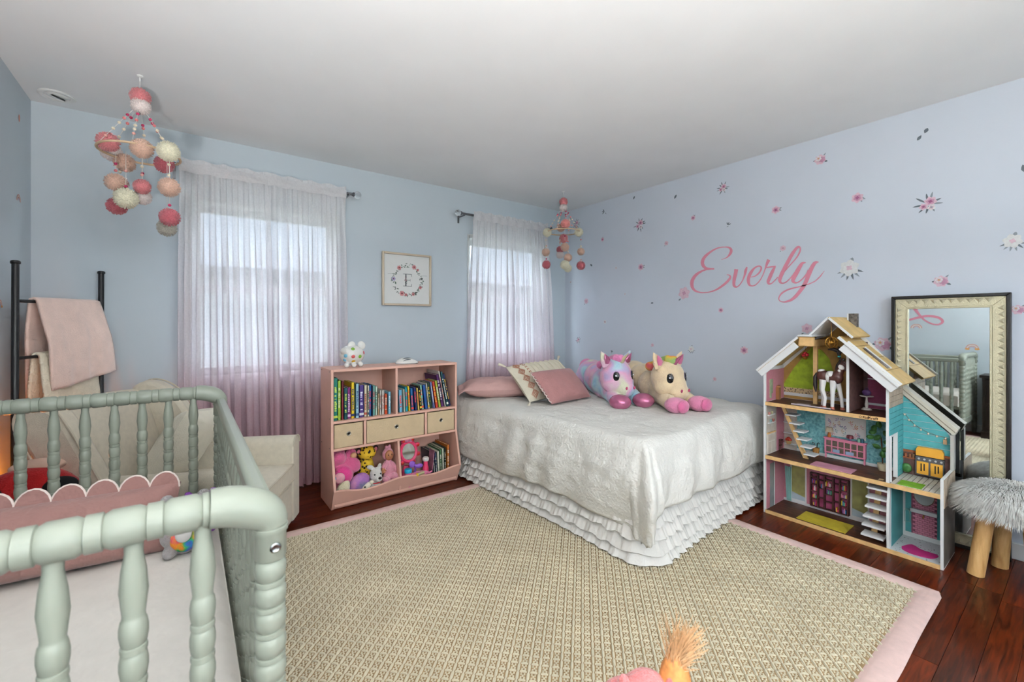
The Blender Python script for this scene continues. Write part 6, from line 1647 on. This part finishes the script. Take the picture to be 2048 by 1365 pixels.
part('lower_partition', MB().prism([(FX + .012, .018), (FX + .002, .12), (FX + .01, .25), (FX + .03, .345), (BX_, .345), (BX_, .018)], 'y', .645, .657), m_wh, H)
hb('bath_wall', M('teal bath paint', (66, 138, 140), rough=.6), FX + .045, .6435, .02, BX_, .6448, .343)
# porch
pw = part('porch_back_wall', MB().prism([(YM, .365), (YM, .80), (.452, .612), (.452, .365)], 'x', BX_, BX_ + .006), m_wh, H)
for k in range(9):
    z0 = .50 + .033 * k; z1 = z0 + .0305
    f = lambda z: max(.454, min(YM - .001, .452 + (z - .612) / (.80 - .612) * (YM - .452)))
    if z0 > .795: break
    y0, y1 = f(z0), f(z1)
    part('siding_board', MB().prism([(YM - .001, z0), (YM - .001, min(z1, .798)), (y1, min(z1, .798)), (y0, z0)], 'x', BX_ - .0035, BX_ - .0001), m_tsd if False else M('teal board', (84, 166, 170), rough=.55, var=.1, scale=30), pw, bevel=.0012)
panel('kitchen_wall', rc(YM - .001, .454, .366, .50), m_brick, .002, pw); panel('wood_rail', rc(YM - .001, .454, .488, .50), M('orange wood print', (150, 80, 40), rough=.6), .006, pw); panel('wood_rail', rc(YM - .001, .588, .452, .46), M('orange wood print', (150, 80, 40), rough=.6), .008, pw)
gr = part('toy_grill', MB().box(3.182, .474, .378, BX_ - .002, .588, .478), M('graphite print', (84, 84, 86), rough=.4), H, bevel=.001)
m_or = M('orange enamel print', (232, 168, 60), rough=.4, var=.06)
part('grill_lid', MB().prism([(.476, .482), (.476, .515), (.484, .53), (.578, .53), (.586, .515), (.586, .482)], 'x', 3.178, BX_ - .002), m_or, gr, bevel=.002)
for y0 in (.48, .535): 
    d = hb('grill_door', m_or, 3.179, y0, .384, 3.183, y0 + .047, .452, gr, bevel=.001)
    part('utensils', MB().box(3.1782, y0 + .014, .405, 3.1795, y0 + .019, .442).box(3.1782, y0 + .026, .40, 3.1795, y0 + .031, .442), m_blk, d)
for k in range(5): part('grill_knob', MB().cyl((3.182, .485 + .022 * k, .466), (3.178, .485 + .022 * k, .466), .005, n=10), M('pale knob', (200, 200, 200), rough=.4), gr)
part('toy_shrub', MB().ell((3.19, .625, .40), (.012, .022, .026)), m_lf, H)
for y_ in (.63, .612, .598): part('spice_jar', MB().cyl((3.194, y_, .461), (3.194, y_, .482), .006, n=10), M('spice %d' % int(y_ * 1000), (int(120 + 100 * (y_ - .59) * 10), 90, 60), rough=.5), H)
lt = [(.635, .698), (.617, .67), (.594, .644), (.568, .625), (.539, .61), (.505, .602), (.471, .598)]
sl = part('string_lights', MB().tube([(BX_ - .006, a, b) for a, b in lt], .0012, n=5), M('brown cord', (110, 80, 60), rough=.7), H)
for a, b in lt: part('bulb', MB().ell((BX_ - .007, a, b - .005), (.0045, .0045, .006), nu=10, nv=7), M('toy bulb', (240, 214, 190), rough=.2), sl)
hb('lantern', M('lantern tan', (200, 160, 120), rough=.5), 3.19, .466, .562, 3.202, .48, .588)
nrm2 = Vector((0, -(.855 - .654), (.647 - .432))).normalized()
mb = MB().prism([(YM, .857), (.425, .65), (.44, .612), (YM, .808)], 'x', BX_ - .012, BX_ + .06)
part('porch_roof', mb, M('cream fascia', (206, 200, 184), rough=.5), H, bevel=.001)
part('porch_roof_strip', MB().prism([(YM, .838), (.434, .633), (.436, .629), (YM, .833)], 'x', BX_ - .0135, BX_ - .011), M('fascia groove', (140, 130, 112), rough=.5), H)
hb('porch_post', M('silver post', (186, 184, 176), rough=.4), 3.16, .436, .44, BX_, .449, .62)
rwl = hb('porch_side_wall', m_wh, FX, YR - T * .0, 0, BX_, YR + T, .44, bevel=.001)
for k in range(7):
    x0 = FX + .003 + .038 * k
    hb('siding_board', m_drift, x0, YR - .0035, .30, min(x0 + .0365, BX_), YR - .0002, .437, rwl)
hb('siding', M('dark house side', (96, 90, 84), rough=.5, var=.3, scale=12), FX + .003, YR - .0015, .01, BX_, YR - .0002, .30, rwl)
# bathroom: pink brick feature wall
pb_ = panel('brick_panel', rc(.608, .505, .045, .343), M('brick mortar', (120, 60, 80), rough=.7), .002)
mbm = M('pink brick', (206, 130, 152), rough=.7, var=.1, scale=60)
bk_me = mesh_of(MB().box(-.0015, -.009, -.0045, .0, .009, .0045), 'brick', mbm, smooth=False)
for j in range(26):
    z_ = .051 + .0112 * j
    if .168 < z_ < .182: continue
    for i in range(-1, 6):
        y_ = .514 + .0197 * i + (.0098 if j % 2 else 0)
        if .513 < y_ < .601: piece('brick', bk_me, pb_, (BX_ - .002, y_, z_))
hb('mantel', m_wh, BX_ - .02, .503, .165, BX_ - .002, .61, .184, bevel=.001)
part('oval_mirror', MB().lathe([(.037, 0), (.043, .003), (.043, 0)], (BX_ - .003, .556, .262), (-1, 0, 0), n=28, cap=False, sy=1.25), M('brown rim', (130, 100, 80), rough=.5), H); part('oval_glass', MB().lathe([(.04, 0), (.04, .002)], (BX_ - .003, .556, .262), (-1, 0, 0), n=28, sy=1.25), M('frosted print', (196, 204, 204), rough=.4), H)
part('toy_tap', MB().tube([(BX_ - .004, .556, .16), (BX_ - .02, .556, .158), (BX_ - .022, .556, .145)], .003, n=6), m_brass, H)
part('toy_birdcage', MB().tube([(BX_ - .004, .625 + .012 * math.cos(q), .14 + .03 * math.sin(q)) for q in [math.pi * i / 12 for i in range(13)]], .0015, n=5).tube([(BX_ - .004, .637, .14), (BX_ - .004, .637, .10), (BX_ - .004, .613, .10), (BX_ - .004, .613, .14)], .0015, n=5), M('cage grey', (150, 170, 160), rough=.5), H)
# roofs
m_shg = M('shingle print', (214, 180, 118), rough=.55, var=.15, scale=14)
def slope(nm, a, b, x0, x1, th, mat, z_up=True):
    a = Vector((0,) + a); b = Vector((0,) + b); d = (b - a).normalized(); n_ = Vector((0, -d.z, d.y))
    if n_.z < 0: n_ = -n_
    return part(nm, MB().prism([(a.y, a.z), (b.y, b.z), (b.y + n_.y * th, b.z + n_.z * th), (a.y + n_.y * th, a.z + n_.z * th)], 'x', x0, x1), mat, H, bevel=.001)
slope('roof_panel', (1.294, .893), (1.060, 1.112), FX - .012, BX_ + .02, .012, m_shg); slope('fascia_board', (1.27, .862), (1.062, 1.058), FX - .006, FX + .004, .052, m_wh)
slope('fascia_edge', (1.294, .893), (1.060, 1.112), FX - .016, FX - .011, .0125, m_wh)
hb('dormer_board', m_oak, FX + .002, .985, 1.066, FX + .016, 1.062, 1.118); hb('roof_panel', m_wh, FX - .014, .99, 1.122, BX_ + .01, 1.064, 1.132)
slope('gable_roof_panel', (1.000, 1.126), (.908, 1.228), FX - .01, BX_ + .02, .011, m_wh); g2 = slope('gable_roof_panel', (.916, 1.228), (.80, 1.118), FX - .01, BX_ + .02, .011, m_shg)
slope('fascia_edge', (.912, 1.226), (.80, 1.116), FX - .014, FX - .009, .012, m_wh)
rr_ = slope('roof_panel', (.862, 1.118), (.604, .872), FX - .03, BX_ + .03, .014, m_shg); slope('fascia_board', (.857, 1.055), (.632, .842), FX - .026, FX - .014, .066, m_wh)
slope('fascia_edge', (.862, 1.118), (.604, .872), FX - .034, FX - .029, .0145, m_wh)
d_ = (Vector((0, .604, .872)) - Vector((0, .862, 1.118))).normalized(); n_ = Vector((0, d_.z, -d_.y)); n_ = n_ if n_.z > 0 else -n_
def onroof(q, h): p = Vector((0, .862, 1.118)) + d_ * q + n_ * (.014 + h); return (p.y, p.z)
part('skylight', MB().prism([onroof(.10, -.002), onroof(.25, -.002), onroof(.25, .0015), onroof(.10, .0015)], 'x', 3.03, 3.075), M('skylight dark', (50, 26, 28), rough=.3), rr_)
part('skylight_rim', MB().prism([onroof(.095, -.002), onroof(.255, -.002), onroof(.255, .006), onroof(.095, .006)], 'x', 3.075, 3.085), m_wh, rr_)
for k in range(3):
    q = .08 + .09 * k; part('shingle_line', MB().prism([onroof(q, 0), onroof(q + .003, 0), onroof(q + .003, .0012), onroof(q, .0012)], 'x', FX - .028, BX_ + .028), M('shingle groove', (150, 116, 66), rough=.6), rr_)
ch = hb('chimney', ramp_mat('grey brick print', [(.35, (60, 56, 52)), (.6, (120, 112, 104))], scale=60, rough=.7), 3.18, .846, 1.05, BX_ + .01, .886, 1.258); hb('chimney_edge', m_wh, 3.18, .886, 1.05, BX_ + .01, .894, 1.258, ch)
# maker's name on the attic edge
def letters(s, y0, z0, h, x, mat, parent):
    """block letters from strokes; text runs to the right in the photo (towards -y)"""
    G_ = {'K': [((0, 0), (0, 1)), ((0, .4), (.6, 1)), ((.2, .55), (.65, 0))], 'i': [((0, 0), (0, .6)), ((0, .78), (0, .9))], 'd': [((.45, 0), (.45, 1)), ((.45, .1), (.2, 0)), ((.2, 0), (0, .3)), ((0, .3), (.2, .6)), ((.2, .6), (.45, .5))],
         'r': [((0, 0), (0, .6)), ((0, .4), (.3, .6))], 'a': [((.45, 0), (.45, .6)), ((.45, .1), (.2, 0)), ((.2, 0), (0, .3)), ((0, .3), (.2, .6)), ((.2, .6), (.45, .5))], 'f': [((.1, 0), (.1, .85)), ((.1, .85), (.35, 1)), ((-.05, .58), (.3, .58))], 't': [((.1, 0), (.1, .95)), ((-.08, .6), (.3, .6))]}
    W_ = {'K': .82, 'i': .25, 'd': .68, 'r': .46, 'a': .68, 'f': .45, 't': .4}
    mb = MB(); y = y0
    for c in s:
        for a, b in G_[c]: mb.tube([(x, y - a[0] * h, z0 + a[1] * h), (x, y - b[0] * h, z0 + b[1] * h)], h * .1, n=5)
        y -= W_[c] * h
    star = [(x, y0 + .012 + .0075 * (1 if k % 2 == 0 else .5) * math.sin(k * math.pi / 5), z0 + h * .5 + .0075 * (1 if k % 2 == 0 else .5) * math.cos(k * math.pi / 5)) for k in range(10)]
    mb.tube(star, .0009, n=5, closed=True)
    part('maker_name', mb, mat, parent)
letters('KidKraft', .752, .6855, .0142, FX - .0045, M('ink brown', (60, 34, 20), rough=.6), H)

# ------------------------------------------------------------------ toy pony in the attic
m_pin = ramp_mat('pinto coat', [(0, (236, 232, 228)), (.5, (62, 30, 26)), (1, (74, 36, 30))], scale=10, detail=.5, rough=.45, bump=0, const=True)
t = thing('toy_pony', 'brown and white pinto toy pony standing in the dollhouse attic', 'toy horse', (3.0, .92, .703))
X = 3.0; Z = .703
b = MB()
b.ell((X, .958, .89), (.028, .034, .036)).ell((X, .925, .886), (.027, .04, .031)).ell((X, .893, .886), (.028, .034, .037))
for k in range(6):
    q = k / 5; b.ell((X, .885 - .024 * q, .905 + .062 * q), (.019 - .005 * q, .024 - .008 * q, .024 - .006 * q), nu=12, nv=8)
b.ell((X, .856, .972), (.013, .02, .016)).ell((X, .846, .953), (.0105, .013, .02), (R(-18), 0, 0)).ell((X, .841, .936), (.009, .0105, .012))
for s in (-1, 1): b.ell((X + s * .009, .868, .992), (.004, .004, .01), nu=8, nv=6)
fused('body', b, M('chestnut coat', (70, 34, 28), rough=.45, var=.08), t, .0035, 3)
m_wpt = M('white coat', (234, 230, 226), rough=.45, var=.02)
part('white_barrel_patch', MB().ell((X, .93, .888), (.0298, .019, .0335)).ell((X - .004, .921, .902), (.0262, .02, .0215)), m_wpt, t)
part('white_neck_patch', MB().ell((X - .001, .868, .948), (.0178, .017, .02)).ell((X, .876, .928), (.0192, .012, .014)), m_wpt, t)
part('white_rump_patch', MB().ell((X, .966, .918), (.017, .02, .0125)), m_wpt, t)
part('white_blaze', MB().ell((X, .8385, .954), (.0065, .0085, .022), (R(-18), 0, 0)), m_wpt, t)
m_sock = M('white sock', (232, 228, 226), rough=.45)
for (x, pts) in ((.014, [(.965, .87), (.972, .81), (.962, .765), (.966, .715)]), (-.014, [(.955, .87), (.958, .81), (.945, .765), (.950, .715)]), (.012, [(.895, .87), (.882, .815), (.873, .77), (.868, .715)]), (-.012, [(.905, .87), (.908, .80), (.909, .76), (.910, .715)])):
    l = part('leg', MB().tube([(X + x, a, b_) for a, b_ in pts], [.018, .0115, .0095, .0085], n=10), m_sock, t)
    part('hoof', MB().lathe([(.0125, 0), (.010, .014)], (X + x, pts[-1][0], Z - .0), n=12), M('toy hoof', (150, 84, 66), rough=.5), l)
m_mane = M('dark mane', (26, 16, 14), rough=.6)
part('mane', MB().tube([(X, .852, .994), (X, .872, .985), (X, .888, .955), (X, .898, .925)], [.006, .009, .009, .004], n=8), m_mane, t)
part('tail', MB().tube([(X, .99, .905), (X, 1.0, .88), (X, 1.0, .83), (X, .995, .79)], [.006, .01, .011, .003], n=8), m_mane, t)
part('topknot', MB().tube([(X, .875, .995), (X, .882, 1.02), (X, .885, 1.04), (X, .91, 1.05), (X, .935, 1.046)], [.005, .008, .012, .011, .003], n=8).tube([(X, .88, 1.02), (X, .876, 1.045), (X, .884, 1.066)], [.008, .012, .003], n=8), m_mane, t)
part('hair_tie', MB().lathe([(.008, 0), (.008, .007)], (X, .879, 1.006), (0, .2, 1), n=10), M('aqua band', (60, 200, 200), rough=.5), t)
for s in (-1, 1): part('eye', MB().ell((X + s * .0115, .853, .972), .0028, nu=8, nv=6), m_bk, t)

# ================================================================== floor mirror
m_bf = M('black frame', (24, 20, 18), rough=.35, var=.1)
m_gf = M('silver gilt', (206, 198, 168), rough=.38, metal=.45, var=.08, scale=20, bump=.3, bscale=220)
MY0, MY1, MH = .253, .718, 1.356
xf = Matrix.Translation((3.338, 0, 0)) @ Matrix.Rotation(R(.45), 4, 'Y')
t = thing('floor_mirror', 'tall floor mirror with black edge and silver gilt zigzag frame', 'mirror', (3.35, (MY0 + MY1) / 2, 0))
def ring(nm, i0, i1, x0, x1, mat, **k):
    a0, a1, z0, z1 = MY0 + i0, MY1 - i0, i0, MH - i0; b0, b1, c0, c1 = MY0 + i1, MY1 - i1, i1, MH - i1
    mb = MB(xf)
    for (P_, Q_) in (((a0, z0), (b0, c0)), ):
        pass
    for poly in ([(a0, z0), (a1, z0), (b1, c0), (b0, c0)], [(a1, z0), (a1, z1), (b1, c1), (b1, c0)], [(a1, z1), (a0, z1), (b0, c1), (b1, c1)], [(a0, z1), (a0, z0), (b0, c0), (b0, c1)]):
        part(nm, MB(xf).prism(poly, 'x', x0, x1), mat, t, **k)
ring('outer_rail', 0, .017, -.034, .0, m_bf, bevel=.003)
ring('gilt_rail', .017, .066, -.024, .0, m_gf, bevel=.002)
ring('inner_lip', .066, .074, -.03, .0, m_gf, bevel=.002)
mb = MB(xf)
def zig(y0, z0, y1, z1, inn):
    n_ = max(2, round(math.hypot(y1 - y0, z1 - z0) / .033))
    for k in range(n_):
        p = [(y0 + (y1 - y0) * (k + q) / n_, z0 + (z1 - z0) * (k + q) / n_) for q in (0, .5, 1)]
        tip = (p[1][0] + inn[0] * .024, p[1][1] + inn[1] * .024)
        mb.add([(-.024, *p[0]), (-.024, *p[2]), (-.024, *tip), (-.029, p[1][0] + inn[0] * .007, p[1][1] + inn[1] * .007)], [(0, 1, 3), (1, 2, 3), (2, 0, 3)])
e = .023
zig(MY0 + e, .06, MY0 + e, MH - .06, (1, 0)); zig(MY1 - e, .06, MY1 - e, MH - .06, (-1, 0)); zig(MY0 + .06, MH - e, MY1 - .06, MH - e, (0, -1)); zig(MY0 + .06, e, MY1 - .06, e, (0, 1))
part('zigzag_relief', mb, M('dull silver relief', (194, 187, 160), rough=.5, metal=.4), t, smooth=False)
part('mirror_glass', MB(xf).box(-.016, MY0 + .07, .07, -.012, MY1 - .07, MH - .07), M('mirror silver', (232, 238, 238), rough=.015, metal=1, var=0), t, smooth=False)
part('backboard', MB(xf).box(-.01, MY0 + .01, .01, -.001, MY1 - .01, MH - .01), m_bf, t)

# ================================================================== fluffy stool
scx, scy, srr = 3.085, .215, .15
t = thing('fur_stool', 'round stool with white faux fur seat and chunky log legs', 'stool', (scx, scy, 0))
m_log = ramp_mat('pale log', [(.3, (190, 140, 80)), (.5, (220, 174, 112)), (.7, (232, 192, 134))], scale=7, detail=4, rough=.6, bump=.15, stretch=(6, 6, .7))
for k in range(4):
    a = R(118 + 90 * k); d = Vector((math.cos(a), math.sin(a), 0))
    part('leg', MB().cyl(Vector((scx, scy, 0)) + d * .145, Vector((scx, scy, .34)) + d * .10, .031, .031, n=14), m_log, t)
part('seat_pad', MB().lathe([(.14, 0), (.165, .02), (.17, .05), (.145, .075), (.06, .085), (.001, .087)], (scx, scy, .325), n=32), M('fur base', (222, 214, 204), rough=1), t)
mb = MB(); fr = random.Random(17)
for k in range(22000):
    a = fr.uniform(0, 6.2832); q = math.sqrt(fr.random())
    if fr.random() < .55:
        r_ = .168 * q; z_ = .412 - .03 * q ** 4; out = .55 * q + .1; dn_ = -.15 * q
    else:
        r_ = .168; z_ = fr.uniform(.33, .40); out = .75; dn_ = -.55
    d = Vector((math.cos(a), math.sin(a), 0)); sw = Vector((-d.y, d.x, 0)) * fr.uniform(-.4, .4)
    L = fr.uniform(.045, .085)
    p0 = Vector((scx, scy, z_)) + d * r_
    g_ = (d * out + sw + Vector((0, 0, .5 + dn_))).normalized()
    p1 = p0 + g_ * L * .55; p2 = p1 + (g_ * .6 + Vector((0, 0, -.75 - .3 * q)) + d * .5).normalized() * L * .6
    w = Vector((-d.y, d.x, 0)) * .0014
    mb.add([p0 - w, p0 + w, p1 + w * .8, p1 - w * .8, p2], [(0, 1, 2, 3), (3, 2, 4)])
part('faux_fur', mb, M('white faux fur', (240, 234, 228), rough=.9, var=.22, scale=40, sheen=.2), t, kind='stuff', angle=180)

# ================================================================== pony plush in front of the viewer
px_, py_ = .715, .505
t = thing('pink_pony_plush', 'pink plush pony with orange hair peeking up at the bottom edge', 'plush toy', (px_, py_, .012))
b = MB().ell((px_ - .018, py_ + .004, .485), (.055, .05, .05)).ell((px_, py_ - .02, .41), (.055, .06, .085)).ell((px_ + .02, py_ - .05, .26), (.085, .11, .09)).ell((px_ - .045, py_ + .04, .475), (.04, .04, .035))
for (x, y) in ((-.05, .03), (.06, .03), (-.04, -.12), (.08, -.12)): b.lathe([(.034, 0), (.036, .08), (.032, .22)], (px_ + x, py_ + y, .014), n=12)
fused('body', b, plush('salmon pink plush', (226, 128, 128)), t, .01, 3)
m_hair = M('orange doll hair', (236, 188, 140), rough=.6, var=.25, scale=60)
mb = MB(); hr_ = random.Random(8); hx_, hy_ = px_ + .035, py_ - .022
for k in range(300):
    a = hr_.uniform(0, 6.28); r0 = hr_.uniform(0, .018)
    p0 = Vector((hx_ + r0 * math.cos(a), hy_ + r0 * math.sin(a), .515))
    q = hr_.random() ** .8
    sp_ = Vector((-.25 + 1.05 * q + hr_.uniform(-.2, .2), .2 - .85 * q + hr_.uniform(-.2, .2), 1)).normalized()
    L = hr_.uniform(.05, .12)
    p1 = p0 + Vector((0, 0, 1)) * L * .4 + sp_ * L * .12; p2 = p1 + sp_ * L * .62 - Vector((0, 0, .02 * q))
    mb.tube([p0, p1, p2], [.0013, .001, .0004], n=3)
part('hair', mb, m_hair, t, kind='stuff')
part('hair_base', MB().lathe([(.03, 0), (.026, .02), (.016, .04), (.005, .055)], (hx_, hy_, .515), n=14), M('deep orange hair', (214, 142, 80), rough=.7, var=.3, scale=70), t)
for s in (-1, 1): part('ear', MB().ell((px_ - .02 + s * .036, py_ - s * .027, .515), (.012, .012, .022)), plush('salmon pink plush', (226, 128, 128)), t)
